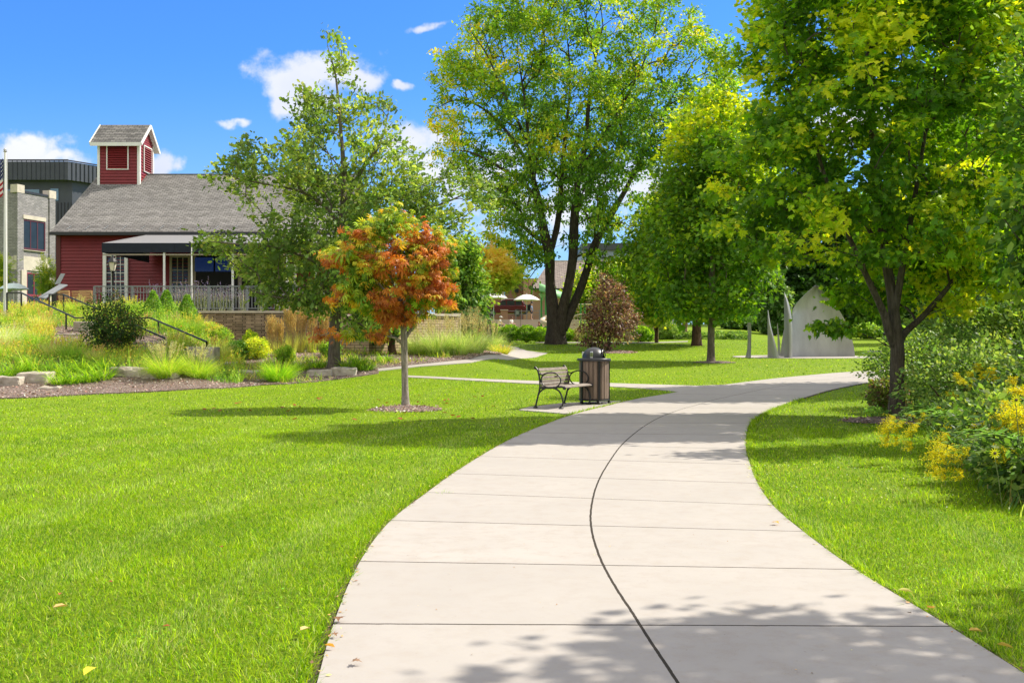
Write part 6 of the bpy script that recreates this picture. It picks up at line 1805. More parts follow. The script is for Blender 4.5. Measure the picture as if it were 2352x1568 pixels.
obl = [(740,95,18,20),(778,110,10,25),(760,150,20,20),(785,165,16,22),(758,190,20,20),(790,205,25,18),(820,200,15,12),(700,225,18,25),(725,250,25,25),(770,250,25,25),(745,290,35,25),(700,265,18,30),(800,270,20,25),(850,262,22,20),(880,240,15,12),(872,215,9,10),(900,265,14,12),(845,240,15,12),
       (700,330,60,40),(660,345,40,30),(620,340,30,20),(575,345,25,14),(555,335,15,10),(560,375,30,18),(600,395,50,30),(530,415,35,16),(510,410,20,8),(570,430,40,20),(640,430,60,40),(720,420,70,50),(800,420,60,50),(850,400,50,40),(880,370,40,40),(905,340,25,30),(840,330,30,30),(930,410,35,40),(950,380,15,30),
       (690,520,70,50),(620,490,30,30),(760,520,80,60),(840,500,70,50),(900,470,60,40),(960,450,50,40),(1010,440,50,40),(1060,430,55,40),(1100,440,35,35),(1080,490,40,30),(1020,500,50,35),(1100,390,20,15),(950,520,60,30),(1050,540,35,25),
       (640,580,60,40),(560,575,50,30),(500,560,35,20),(480,550,20,12),(600,620,60,35),(560,610,50,22),(540,655,30,12),(600,675,50,18),(680,620,80,50),(760,610,80,60),(820,600,60,60),(700,680,70,30),(780,680,60,35),(850,690,60,45),(900,700,50,45),(880,740,45,30),(840,745,35,25),(930,660,50,50),(660,690,40,20),(720,700,40,22)]
att = blob_points(obl, D, 1050, .31, 790, 520, 330, 330, depth=.72, gap=.46, gscale=.8, shell=.2, dc=3.6, seed=21)
def oakcol(tips):
    s = np.array([mnoise.noise(Vector((p[0]*.6, p[1]*.6, p[2]*.6))) for p in tips]); v = .5*rng.uniform(0, 1, len(tips))+.7*s
    return np.select([v < .2, v < .5, v < .72], [0, 1, 2], 3)
tree('oak_tree', 'tall open-crowned oak with a thin top leader in front of the red barn', 'tree', tuple(b4), ost, att, MATS['bark grey'], MATS['leaf'], 'oak', 30000, .14, .17, [(.06,.10,.022),(.11,.165,.035),(.18,.23,.055),(.25,.29,.08)], colfn=oakcol, droop=.1, upn=.6, step=.35, rtip=.007, bias=.35, nr=18, ridge=.08, minh=b4.z+1.9)

# ---- orange-leaved young buckeye (d = 23.2)
b5 = G(932, 938); D = b5.y
bst = [dict(pts=[tuple(b5-Vector((0, 0, .04)))+(.092,)]+stem_px([(930, 880, D, .074), (929, 820, D, .072), (928, 775, D, .074), (926, 735, D, .07), (922, 690, D, .055), (915, 620, D, .04), (908, 550, D, .028), (902, 500, D, .018), (898, 465, D, .008)])),
       dict(pts=stem_px([(925, 790, D, .04), (905, 775, D-.1, .028), (870, 771, D-.2, .022), (820, 770, D-.3, .017), (770, 765, D-.4, .012), (735, 770, D-.45, .006)]), **{'from': 1}),
       dict(pts=stem_px([(929, 780, D, .04), (945, 755, D+.1, .035), (962, 725, D+.2, .03), (985, 680, D+.35, .022), (1010, 620, D+.5, .012)]), **{'from': 1}),
       dict(pts=stem_px([(926, 740, D, .04), (900, 690, D-.3, .03), (860, 640, D-.5, .02), (800, 590, D-.7, .01)]), **{'from': 1}),
       dict(pts=stem_px([(925, 725, D, .035), (950, 670, D-.3, .025), (990, 600, D-.4, .015), (1010, 550, D-.5, .008)]), **{'from': 1}),
       dict(pts=stem_px([(924, 710, D, .03), (890, 620, D+.4, .022), (850, 560, D+.6, .012), (830, 530, D+.7, .007)]), **{'from': 1})]
bbl = [(900,474,20,24),(885,508,32,26),(922,512,32,24),(845,548,34,22),(900,550,70,32),(968,542,34,22),(1015,545,30,18),(1040,558,14,10),(780,605,35,22),(755,595,18,18),(820,600,50,40),(900,610,90,50),(980,600,60,50),(1020,610,30,40),(790,640,45,30),(830,660,50,40),(900,670,80,45),(970,660,60,45),(1020,670,28,25),
       (840,700,40,25),(880,715,50,28),(930,715,40,30),(970,700,40,25),(1030,700,18,12),(760,640,16,16),(765,690,10,10),(1040,620,12,8)]
att = blob_points(bbl, D, 460, .15, 900, 600, 165, 150, depth=.9, gap=.45, gscale=1.3, shell=.35, seed=31)
att = np.concatenate([att, blob_points([(820,764,60,8),(745,768,22,10),(860,770,30,6)], D-.3, 13, .14, 800, 760, 100, 60, dc=.3)])
def buckcol(tips):
    s = np.array([mnoise.noise(Vector((p[0]*1.3, p[1]*1.3, p[2]*1.3+2))) for p in tips]); h = (tips[:, 2]-tips[:, 2].mean())/1.4
    v = rng.uniform(0, 1, len(tips))*.8+.8*s-.18*h+.06
    return np.select([v < .20, v < .50, v < .62, v < .82], [0, 1, 2, 3], 4)
tree('buckeye_tree', 'small round-headed tree with orange and green drooping leaves and a pale trunk', 'tree', tuple(b5), bst, att, MATS['bark pale'], MATS['leaf_red'], 'palm', 7800, .10, .095, [(.07,.14,.012),(.19,.26,.018),(.34,.24,.02),(.35,.13,.02),(.20,.07,.02)], colfn=buckcol, droop=.5, upn=1.6, step=.2, rtip=.0035, nr=20, ridge=.05, jit=.2, minh=b5.z+1.45, flat=.6)

# ---- big honeylocust in the middle (d = 66)
D = 66; b6 = onT(1277, D)
def S_(pts, frm=True):
    d_ = dict(pts=stem_px(pts)); 
    if frm: d_['from'] = 1
    return d_
lst = [dict(pts=[(b6.x, D, b6.z-.2, .62)]+stem_px([(1275, 760, D, .50), (1272, 730, D, .42), (1267, 690, D, .34), (1263, 640, D, .31), (1262, 590, D-.3, .30), (1253, 545, D-.5, .30), (1244, 500, D-.6, .24), (1235, 450, D-.8, .2), (1222, 400, D-1, .16), (1215, 330, D-1.4, .12), (1205, 230, D-1.6, .07), (1190, 130, D-2, .03)])),
       S_([(1285, 765, D, .42), (1292, 710, D-.2, .32), (1305, 660, D-.3, .29), (1315, 600, D-.3, .28), (1318, 540, D-.2, .29), (1322, 470, D, .24), (1330, 400, D+.2, .20), (1345, 330, D+.4, .16), (1352, 240, D+.5, .12), (1365, 150, D+.6, .08), (1385, 60, D+.7, .04)]),
       S_([(1292, 755, D, .36), (1315, 705, D+.3, .28), (1338, 650, D+.4, .26), (1354, 600, D+.5, .25), (1370, 555, D+.6, .25), (1400, 500, D+1.0, .2), (1440, 430, D+1.6, .15), (1490, 330, D+2.2, .11), (1540, 230, D+2.6, .07), (1600, 130, D+3, .03)]),
       S_([(1262, 580, D-.2, .24), (1275, 540, D+.3, .2), (1285, 480, D+.8, .18), (1290, 400, D+1.3, .15), (1300, 300, D+1.8, .11), (1310, 180, D+2.2, .07), (1300, 60, D+2.5, .03)]),
       S_([(1255, 560, D-.4, .18), (1225, 540, D-.9, .14), (1200, 520, D-1.3, .11), (1180, 510, D-1.6, .07), (1160, 500, D-2, .03)]),
       S_([(1236, 460, D-.8, .16), (1200, 420, D-1.5, .12), (1140, 380, D-2.2, .09), (1080, 350, D-2.8, .05), (1025, 345, D-3, .02)]),
       S_([(1222, 390, D-1, .13), (1170, 310, D-.6, .1), (1110, 250, D-.2, .07), (1050, 230, D+.2, .04), (1000, 250, D+.4, .02)]),
       S_([(1335, 390, D+.2, .14), (1380, 320, D-.6, .11), (1430, 240, D-1.2, .08), (1480, 140, D-1.6, .05), (1510, 50, D-2, .02)]),
       S_([(1215, 330, D-1.4, .10), (1160, 220, D-2.6, .07), (1120, 130, D-3.2, .04), (1080, 70, D-3.5, .02)])]
lbl = [(1060,250,60,50),(1010,200,22,20),(1000,250,20,25),(1035,125,35,30),(1060,170,45,30),(1040,300,45,30),(1030,350,35,22),(1010,380,22,10),(1060,380,40,25),(1080,150,70,50),(1110,80,50,40),(1090,60,30,20),(1150,60,70,50),(1130,200,80,60),(1200,130,80,60),(1180,30,50,30),(1250,30,80,60),(1300,-30,120,60),
       (1180,260,80,60),(1100,330,60,50),(1130,420,60,50),(1300,110,90,70),(1380,30,80,60),(1400,150,80,60),(1480,40,50,35),(1530,20,35,20),(1500,170,70,50),(1450,250,80,60),(1570,120,35,40),(1600,85,35,25),(1580,55,12,20),(1640,150,50,40),(1660,110,25,20),(1620,230,40,35),(1670,190,25,20),(1560,230,60,50),(1350,230,80,70),(1280,220,90,70),(1230,330,80,60),
       (1180,380,70,50),(1290,380,80,60),(1330,340,80,60),(1420,350,80,60),(1500,330,60,50),(1540,300,50,40),(1350,450,70,50),(1430,440,70,60),(1180,480,50,40),(1150,530,40,40),(1160,580,30,25),(1220,530,40,40),(1230,590,30,25),(1400,520,60,40),(1480,480,50,50),(1450,560,45,35),(1420,610,35,25),(1180,620,30,18),(1210,640,18,22),(1380,590,30,25),(1350,400,60,40),(1250,440,60,50),(1300,560,25,20),(1390,630,20,15)]
att = blob_points(lbl, D, 1900, .50, 1325, 280, 360, 380, depth=.75, gap=.49, gscale=.34, shell=.25, dc=9, seed=41)
def loccol(tips):
    s = np.array([mnoise.noise(Vector((p[0]*.35, p[1]*.35, p[2]*.35+1))) for p in tips])
    u_ = U0+tips[:, 0]/tips[:, 1]*FPX
    left = np.clip((1180-u_)/200, 0, 1)+.25*np.clip((tips[:, 2]-14)/8, 0, 1)
    v = .5*rng.uniform(0, 1, len(tips))+.55*s+.42*left
    return np.select([v < .24, v < .47, v < .66, v < .80], [0, 1, 2, 3], 4)
tree('honeylocust_tree', 'huge many-stemmed honeylocust with airy yellow-tinged foliage in the middle of the park', 'tree', tuple(b6), lst, att, MATS['bark locust'], MATS['leaf'], 'oval', 112000, .165, .27,
     [(.05,.11,.012),(.09,.17,.012),(.17,.25,.015),(.30,.30,.02),(.44,.31,.02)], colfn=loccol, droop=.35, upn=.9, step=.6, rtip=.010, bias=.28, nr=26, ridge=.10, lobes=4, flare=1.25, minh=b6.z+5.2, flat=.6, pw=.45)

# ---- purple-leaved crabapple (d = 57)
D = 57; b7 = onT(1397, D)
rows = [(640,1385,1405),(665,1365,1430),(700,1350,1450),(735,1340,1462),(762,1350,1455),(778,1372,1432)]
att = blob_points(ell_blobs(rows)+[(1352,742,20,14),(1392,800,10,12),(1362,795,12,6),(1336,752,14,7),(1462,728,12,8),(1380,642,7,12),(1416,662,9,9),(1348,786,14,6),(1450,772,14,7)], D, 330, .22, 1398, 720, 65, 80, depth=.9, gap=.42, gscale=1.2, shell=.3, seed=51)
tree('purple_tree', 'small purple-brown leaved tree standing in its own mulch ring', 'tree', tuple(b7), [dict(pts=[tuple(b7-Vector((0, 0, .05)))+(.10,)]+stem_px([(1397, 795, D, .08), (1398, 760, D, .07), (1399, 720, D, .05), (1396, 670, D, .02), (1395, 645, D, .008)]))],
     att, MATS['bark dark'], MATS['leaf_red'], 'oval', 8500, .12, .17, [(.055,.032,.028),(.10,.055,.042),(.18,.12,.08),(.20,.19,.08)], wts=[.35,.3,.2,.15], step=.25, rtip=.006, droop=.4, minh=b7.z+.8)

# ---- small trees left of centre and behind
def simple_tree(name, label, u, d, rows, n_att, sp, bark, cols, nleaf, ls, spread, tr=.15, templ='oval', lean=0, cf=None, gap=.36, wts=None, group=None, extra=None, multi=0, mat=None, depth=.9, cat='tree', vb=None, minh=1.2, shell=.4):
    b = onT(u, d) if vb is None else P(u, vb, d)
    vt = rows[0][0] if rows[0][0] < rows[-1][0] else rows[-1][0]; vb_ = max(r_[0] for r_ in rows)
    uc = np.mean([(r_[1]+r_[2])/2 for r_ in rows]); W_ = max((r_[2]-r_[1])/2 for r_ in rows)
    bl = ell_blobs(rows)+(extra or [])
    a = blob_points(bl, d, n_att, sp, uc, (vt+vb_)/2, W_*1.05, (vb_-vt)*.56, depth=depth, gap=gap, gscale=.7/sp*.25, shell=shell, seed=rng.uniform(0, 90))
    gv = V0-(b.z-CAMH)*FPX/d
    st = []
    k = max(1, multi)
    for i in range(k):
        o_ = 0 if k == 1 else (i-(k-1)/2)
        pts = [(b.x+o_*tr*1.3, d+(.3*tr*(-1)**i if k > 1 else 0), b.z-.08, tr*1.1)]
        for f in (.15, .4, .7, .93): 
            uu = u+(uc-u)*f+o_*W_*.5*f+lean*f; v_ = gv+(vt-gv)*f; p = P(uu, v_, d); pts.append((p.x, d+(.3*tr*(-1)**i)*f*4 if k > 1 else d, p.z, tr*(1-f)**.8+.01))
        st.append(dict(pts=pts))
    return tree(name, label, cat, tuple(b), st, a, bark, mat or MATS['leaf'], templ, nleaf, ls, spread, cols, wts=wts, colfn=cf, step=sp, rtip=.006+.0025*sp*4, nr=10, minh=b.z+minh, group=group)
gy = [(.09,.155,.012),(.17,.23,.02),(.27,.30,.025),(.40,.34,.04)]
simple_tree('locust_tree', 'yellow-green feathery tree with an orange-tinted top left of the big locust', 1125, 60, [(590,1095,1145),(612,1065,1160),(632,1058,1178),(646,1075,1165)], 240, .42, MATS['bark grey'], [(.10,.17,.015),(.20,.27,.02),(.30,.33,.025),(.55,.28,.06)], 15000, .26, .3, templ='locust',
            cf=lambda t: np.where(t[:, 2] > P(0, 615, 60).z, 3, np.where(rng.uniform(0, 1, len(t)) < .35, 0, rng.choice([1, 2], len(t)))), gap=.25)
simple_tree('leafy_tree', 'mid-green leafy tree behind the right edge of the orange-leaved tree', 1075, 49, [(560,1050,1080),(600,1020,1095),(650,1015,1105),(700,1030,1110),(730,1050,1105)], 200, .38, MATS['bark grey'], [(.045,.10,.015),(.08,.15,.02),(.13,.20,.03)], 12000, .15, .26, gap=.3)
p = onT(1085, 47); bush('juniper', 'grey-green upright juniper beside the sunlit garden wall end', 'shrub', tuple(p), .62, .6, 1.9, 5000, 'lance', .11, [(.07,.11,.06),(.11,.15,.09),(.2,.13,.08)], lump=.4, solid=.3)
simple_tree('dark_tree', 'dark-leaved small tree with a reddish trunk behind the orange-leaved tree', 901, 41, [(690,870,930),(720,840,935),(745,835,930),(765,860,915)], 140, .3, MATS['bark brown'], [(.02,.05,.012),(.035,.075,.015)], 8000, .13, .2, tr=.16, gap=.2, minh=1.2)
simple_tree('thin_tree', 'thin reddish-stemmed small tree beside the tan stone wall', 1508, 68, [(640,1480,1530),(670,1465,1545),(700,1462,1548),(725,1475,1535)], 140, .45, MATS['bark brown'], gy[:3], 9000, .2, .3, tr=.07, multi=2)
simple_tree('birch_tree', 'pale multi-stemmed birch behind the brown trunk in the middle distance', 1573, 78, [(620,1550,1600),(660,1535,1610),(690,1535,1615),(712,1550,1600)], 120, .55, MATS['bark birch'], gy[:3], 7000, .22, .35, tr=.10, multi=3)
simple_tree('leafy_tree', 'light green tree filling the gap behind the purple-leaved tree', 1440, 76, [(600,1420,1475),(640,1400,1500),(690,1400,1500),(730,1420,1490)], 160, .55, MATS['bark grey'], gy[:3], 9000, .22, .36, tr=.1, multi=2)
simple_tree('leafy_tree', 'light green tree seen between the stems of the big locust', 1345, 92, [(640,1320,1375),(670,1300,1400),(700,1300,1400),(725,1320,1390)], 120, .7, MATS['bark grey'], gy[:3], 7000, .28, .45, tr=.1)
# street trees at the far left
simple_tree('street_tree', 'small feathery yellow-green tree against the cream band of the grey building', 108, 60, [(620,92,126),(640,85,130),(665,95,130)], 50, .35, MATS['bark grey'], gy[:3], 800, .24, .2, templ='locust', tr=.05, gap=.2, vb=705, extra=[(78,632,8,5),(112,600,10,10)])
simple_tree('street_tree', 'bright leafy tree at the left edge behind the flagpole', -14, 58, [(595,-30,2),(620,-40,8),(650,-35,5)], 40, .4, MATS['bark grey'], gy[:3], 2000, .24, .28, templ='locust', tr=.06, vb=705)

# ---- woods behind the sculpture and the right-hand side: trees one can tell apart
dk = [(.018,.045,.012),(.03,.07,.016),(.05,.10,.02)]
md = [(.04,.09,.015),(.075,.14,.018),(.13,.20,.02),(.22,.27,.03)]
br = [(.08,.15,.012),(.15,.23,.015),(.24,.31,.02),(.33,.36,.03)]
woods = [(1715,100,[(520,1690,1750),(600,1660,1780),(690,1660,1780),(755,1670,1770)],dk,'dark wood-edge tree rising left of the slender steel blade'),
         (1790,104,[(500,1760,1830),(580,1730,1860),(680,1730,1860),(762,1740,1850)],dk,'dark wood-edge tree behind the narrow steel blades'),
         (1775,88,[(640,1755,1795),(680,1740,1810),(720,1740,1815),(755,1750,1805)],[(.05,.10,.03),(.09,.15,.05)],'smaller grey-green tree in front of the dark wood left of the sail'),
         (1875,106,[(480,1830,1920),(580,1800,1950),(690,1800,1950),(765,1810,1940)],dk,'dark wood-edge tree directly behind the steel sail'),
         (1960,108,[(470,1930,1990),(560,1900,2030),(680,1890,2040),(768,1900,2030)],md[:3],'mid-green wood-edge tree right of the steel sail'),
         (2050,112,[(440,2010,2090),(560,1980,2120),(680,1980,2130),(770,1990,2120)],md[:3],'mid-green wood-edge tree behind the forked maple trunk'),
         (2140,90,[(420,2100,2190),(540,2060,2230),(670,2050,2240),(765,2070,2230)],md,'leafy wood-edge tree right of the forked maple trunk'),
         (2230,74,[(330,2190,2280),(460,2140,2330),(620,2130,2340),(755,2150,2320)],md,'tall leafy tree behind the goldenrod thicket'),
         (2330,60,[(250,2270,2400),(420,2230,2440),(600,2220,2450),(740,2240,2430)],md,'tall dense tree at the right edge behind the thicket'),
         (1690,118,[(560,1650,1720),(640,1630,1750),(720,1630,1750),(750,1640,1740)],md[:3],'distant mid-green tree left of the dark wood')]
for (u, d, rows, cols, lab) in woods:
    W_ = max(r_[2]-r_[1] for r_ in rows)*d/FPX
    simple_tree('woodland_tree', lab, u, d, rows, 330, W_*.085, MATS['bark dark'], cols, 15000, .34*W_/6+.1, W_*.055, tr=.22, gap=.22, group='trees of the wood behind the sculpture', shell=.5, minh=.8, cf=bandcol(u*.1) if len(cols) > 3 else None)
# bright maple behind the big one, upper right
simple_tree('maple_tree', 'bright yellow-green maple filling the upper right behind the forked maple', 2300, 31, [(-160,2200,2400),(0,2130,2480),(200,2090,2520),(400,2120,2520),(560,2160,2500),(660,2220,2450)], 560, .42, MATS['bark dark'], br, 30000, .14, .30, templ='maple_small', tr=.16, cf=bandcol(4), gap=.38, mat=MATS['leaf_maple'], minh=2)
simple_tree('leafy_tree', 'green broad-leaved tree leaning in at the far right above the thicket', 2420, 15.5, [(90,2330,2440),(180,2325,2520),(330,2330,2560),(520,2310,2560),(640,2330,2540)], 160, .3, MATS['bark dark'], md[:3], 5200, .12, .2, tr=.08, gap=.3, minh=1)

# ================================================================== hedges and shrubs
boxc = [(.045,.11,.010),(.10,.19,.012),(.18,.28,.02)]
first = None
bx = [(1134,70,40,745),(1171,69.6,40,747),(1209,69.2,40,748),(1241,69,36,752),(1300,69.5,36,752),(1352,70,34,756),(1473,70,40,750),(1490,70.5,24,754)]
labs = ['leftmost round boxwood of the row behind the lawn','second boxwood from the left in the row behind the lawn','third boxwood from the left in the row behind the lawn','boxwood just left of the big locust trunk','boxwood just right of the big locust trunk','boxwood half hidden behind the purple-leaved tree, left side','round bright boxwood right of the purple-leaved tree','small boxwood at the right end of the row']
for (u, d, w, vt), lab in zip(bx, labs):
    p = onT(u, d); r = w/2*d/FPX*1.08; h = P(0, vt, d).z-p.z
    if first is None:
        first = bush('boxwood', lab, 'shrub', tuple(p), r, r, h, 5200, 'oval', .075, boxc, group='round boxwoods in a row', lump=.22, solid=.5); fr_, fh_ = r, h
    else: dup(first, tuple(p), rng.uniform(0, 6), lab, 'round boxwoods in a row', (r/fr_, r/fr_, h/fh_))
p = onT(1325, 69.6); bush('twiggy_shrub', 'sparse pinkish twiggy shrub between two boxwoods right of the locust trunk', 'shrub', tuple(p), .55, .5, .95, 1300, 'oval', .07, [(.25,.20,.14),(.14,.19,.05)], solid=.2, stems=16)
for u, lab in ((1550, 'low mat of dark ground shrubs left of the brown trunk'), (1595, 'low dark ground shrub right of the birch stems'), (1650, 'low pale-green ground shrub right of the straight grey maple trunk'), (1695, 'rightmost low ground shrub in the island bed')):
    p = onT(u, 76); bush('low_shrub', lab, 'shrub', tuple(p), .95, .8, .55, 1500, 'oval', .1, [(.05,.10,.02),(.12,.19,.04)], solid=.4, stems=4)
p = onT(1526, 76); bush('grass_mound', 'rounded fine-leaved ornamental grass mound by the tan wall', 'ornamental grass', tuple(p), .9, .9, 1.2, 2500, 'lance', .22, [(.10,.16,.05),(.18,.25,.08)], solid=.5, upn=.1)
# understorey of the wood
for i, (u, d, w, h) in enumerate([(1680,92,50,26),(1725,93,60,30),(1780,92,60,26),(1990,94,60,34),(2060,92,60,40),(2110,88,50,50)]):
    p = onT(u, d); r = w/2*d/FPX
    bush('understorey_shrub', ['leftmost dark undergrowth shrub at the foot of the wood','dark undergrowth shrub behind the slender steel blade','undergrowth shrub behind the small dark blade','light undergrowth shrub right of the steel sail','undergrowth shrub seen left of the forked maple trunk','undergrowth shrub seen right of the forked maple trunk'][i],
         'shrub', tuple(p), r, r, h*d/FPX, 2600, 'oval', .2, [(.03,.07,.02),(.07,.13,.03)] if i < 3 else [(.08,.15,.03),(.16,.24,.04)], group='undergrowth at the wood edge', lump=.4)

# ================================================================== garden on the slope
yel = [(.08,.165,.02),(.13,.22,.03),(.21,.27,.04),(.30,.22,.05)]
# meadow planting, uncountable
n = 46000
x = rng.uniform(-24, -8.2, n); y = rng.uniform(29.5, 45.6, n)
q_ = x/y; z = T(x, y)
f = fbm(x, y, .55, 1.0); f2 = fbm(x, y, 1.6, 3.0)
keep = (y > 31.5+1.0*f) & (q_ < -.262+.01*f2)
stp = np.zeros(n, bool)
for (ua, ub, ya, yb) in ((125, 215, 35.6, 39.5), (305, 385, 34.3, 37.5), (420, 500, 34, 36)):
    u_ = U0+q_*FPX; stp |= (u_ > ua) & (u_ < ub) & (y > ya) & (y < yb)
keep &= ~stp
x, y, z, f, f2 = x[keep], y[keep], z[keep], f[keep], f2[keep]; n = len(x)
idx = np.select([f+.6*f2+rng.normal(0, .5, n) < -.5, f+.6*f2+rng.normal(0, .5, n) < .1, f+rng.normal(0, .6, n) < .6], [0, 1, 2], 3)
o = ribbons('meadow_planting', np.stack([x, y, z], 1), (.36+.14*f2)*np.exp(rng.normal(0, .25, n)), rng.uniform(0, 2*PI, n), rng.uniform(0, .5, n), rng.uniform(.2, 1.5, n), rng.uniform(.012, .026, n), palette(n, yel+[(.10,.17,.03)], clus=idx), MATS['blade'], None, k=3)
tag(o, 'dense yellow-green prairie planting covering the garden slope', 'planting', kind='stuff')
k = rng.uniform(0, 1, n) < .5
pos = np.stack([x, y, z+.32+.12*f2+rng.normal(0, .07, n)], 1)[k]; m_ = len(pos)
o = leaves('meadow_flowers', pos, rng.normal(0, 1, (m_, 3)), rng.normal(0, 1, (m_, 3)), rng.uniform(.04, .085, m_), palette(m_, [(.14,.22,.02),(.25,.29,.03),(.36,.28,.06),(.34,.18,.06)], clus=np.clip(idx[k]+rng.integers(-1, 1, m_), 0, 3)), 'rhomb', MATS['blade'])
tag(o, 'small yellow and orange seed heads over the garden slope', 'planting', kind='stuff')
grn = [(.07,.15,.012),(.12,.22,.015),(.20,.30,.02)]
# taller clumps that stand out of the slope planting
hp = [clump('prairie_clump', 'tall prairie clump', 'plant', (0, 0, 0), 420, .85, .34, .014, cs, lean=(0, .45), droop=(.2, 1.3), plume=14, plumecol=pc_, plen=1.05) for cs, pc_ in (([(.14,.22,.03),(.24,.31,.05)], (.26,.24,.12)), ([(.10,.19,.02),(.18,.27,.04)], (.34,.30,.05)), ([(.24,.28,.08),(.32,.33,.13)], (.30,.22,.10)))]
hs = [(18,735,'pale tall prairie clump near the flagpole foot'),(60,725,'tall prairie clump right of the flagpole below the first handrail'),(95,748,'green prairie clump left of the upper step slab'),(40,775,'broad green prairie clump in the middle of the slope at the left'),(85,790,'prairie clump above the daylilies, left of the step slabs'),
      (120,812,'green prairie clump below the second step slab'),(5,815,'pale prairie clump at the left edge above the daylilies'),(165,820,'prairie clump just below the step slabs'),(215,822,'prairie clump in front of the dark round shrub'),(175,712,'orange-seeded prairie clump under the short handrail'),
      (300,712,'prairie clump left of the dwarf spruces'),(330,745,'green prairie clump under the long handrail top'),(395,748,'prairie clump below the middle dwarf spruce'),(440,760,'yellowish prairie clump in front of the railing wall corner'),(468,748,'prairie clump against the start of the stone wall'),(410,790,'prairie clump beside the end block of the handrail'),(60,832,'green prairie clump just behind the daylilies at the left'),(500,815,'pale prairie clump right of the handrail foot')]
for i, (u, v, lab) in enumerate(hs):
    p = G(u, v+12); s_ = rng.uniform(.6, .95)
    if i < 3: o = hp[i]; o.location = p; o.scale = (s_,)*3; o['label'] = lab; o['group'] = 'tall clumps in the slope planting'
    else: dup(hp[i % 3], tuple(p), rng.uniform(0, 6), lab, 'tall clumps in the slope planting', s_)
# daylily clumps along the front
protos = [clump('daylily', 'green daylily clump', 'plant', (0, 0, 0), 150, .62, .22, .022, grn, lean=(.05, .7), droop=(.6, 1.9), plume=0) for _ in range(3)]
def place(protos, spots, group, pre):
    used = set()
    for i, (u, v, s, lab) in enumerate(spots):
        p = G(u, v); j = i % len(protos)
        if j not in used:
            o = protos[j]; used.add(j); o.location = p; o.scale = (s, s, s); o.rotation_euler = (0, 0, rng.uniform(0, 6)); o['label'] = lab; o['group'] = group
        else: o = dup(protos[j], tuple(p), rng.uniform(0, 6), lab, group, s)
for pr_ in protos: pass
place(protos, [(8,870,1.1,'daylily clump at the left edge above the limestone block'),(38,862,1.0,'daylily clump behind the long flat limestone block, left half'),(75,858,1.1,'daylily clump behind the long flat limestone block, right half'),
               (110,872,1.05,'daylily clump spilling over the right end of the flat limestone block'),(140,884,1.0,'front daylily clump in the mulch beside the limestone blocks'),(172,882,1.05,'front daylily clump midway to the rounded boulder'),(205,878,1.1,'front daylily clump left of the rounded boulder'),(235,873,1.15,'daylily clump touching the rounded boulder'),
               (150,862,1.2,'second-row daylily clump behind the front ones'),(195,858,1.2,'second-row daylily clump below the step slabs'),(240,852,1.1,'daylily clump below the dark round shrub'),(690,852,.9,'daylily clump left of the oak trunk'),(730,846,1.0,'daylily clump just left of the oak trunk'),
               (806,850,1.15,'daylily clump right of the oak trunk above the grey slab'),(840,852,1.1,'daylily clump at the right end of the garden bed'),(825,838,1.1,'back-row daylily clump right of the oak trunk'),(885,832,.9,'dark daylily clump at the foot of the sunlit garden wall')],
      'daylily clumps along the garden edge', 'daylily')
fg_ = [(.14,.25,.02),(.24,.34,.03),(.34,.40,.08)]
p = G(380, 868); clump('fountain_grass', 'wide fine-bladed green fountain grass left of the long handrail foot', 'ornamental grass', tuple(p), 1500, 1.05, .30, .008, fg_, 'green fountain grasses', lean=(.05, .8), droop=(.5, 1.7), plume=40, plumecol=(.26,.25,.16), plen=1.0)
p = G(455, 868); clump('fountain_grass', 'fine-bladed fountain grass right of the wide one below the handrail foot', 'ornamental grass', tuple(p), 1200, .95, .30, .008, fg_, 'green fountain grasses', lean=(.05, .8), droop=(.5, 1.7), plume=30, plumecol=(.26,.25,.16), plen=1.0)
p = G(640, 878); clump('fountain_grass', 'bright green arching grass clump left of the grey stone slab', 'ornamental grass', tuple(p), 1300, .95, .26, .011, [(.10,.22,.012),(.18,.32,.02),(.28,.38,.04)], 'green fountain grasses', lean=(.05, .85), droop=(.4, 1.5))
p = G(10, 800); clump('fountain_grass', 'pale silvery grass clump at the far left edge of the slope', 'ornamental grass', tuple(p), 1100, 1.2, .32, .008, [(.34,.38,.22),(.45,.46,.32),(.2,.3,.08)], 'green fountain grasses', lean=(.05, .8), droop=(.5, 1.7))
# feather reed grass
for u, v, s, lab in ((622,812,.95,'leftmost upright straw-coloured reed grass clump'),(640,818,.9,'short straw-coloured reed grass clump in front of the left one'),(668,820,1.35,'tallest upright golden reed grass clump left of the oak trunk'),(690,812,1.25,'golden reed grass clump behind the tallest one'),(716,812,1.3,'shaded reed grass clump nearest the oak trunk'),(742,810,1.2,'brownish reed grass clump touching the oak trunk'),(810,800,.9,'small reed grass clump right of the oak trunk')):
    p = G(u, v); clump('reed_grass', lab, 'ornamental grass', tuple(p), 150, .75*s, .16, .012, [(.22,.27,.05),(.36,.33,.10)], 'feather reed grasses below the stone wall', lean=(0, .25), droop=(.05, .6), plume=80, plumecol=(.30,.22,.12), plen=2.0, upright=True)
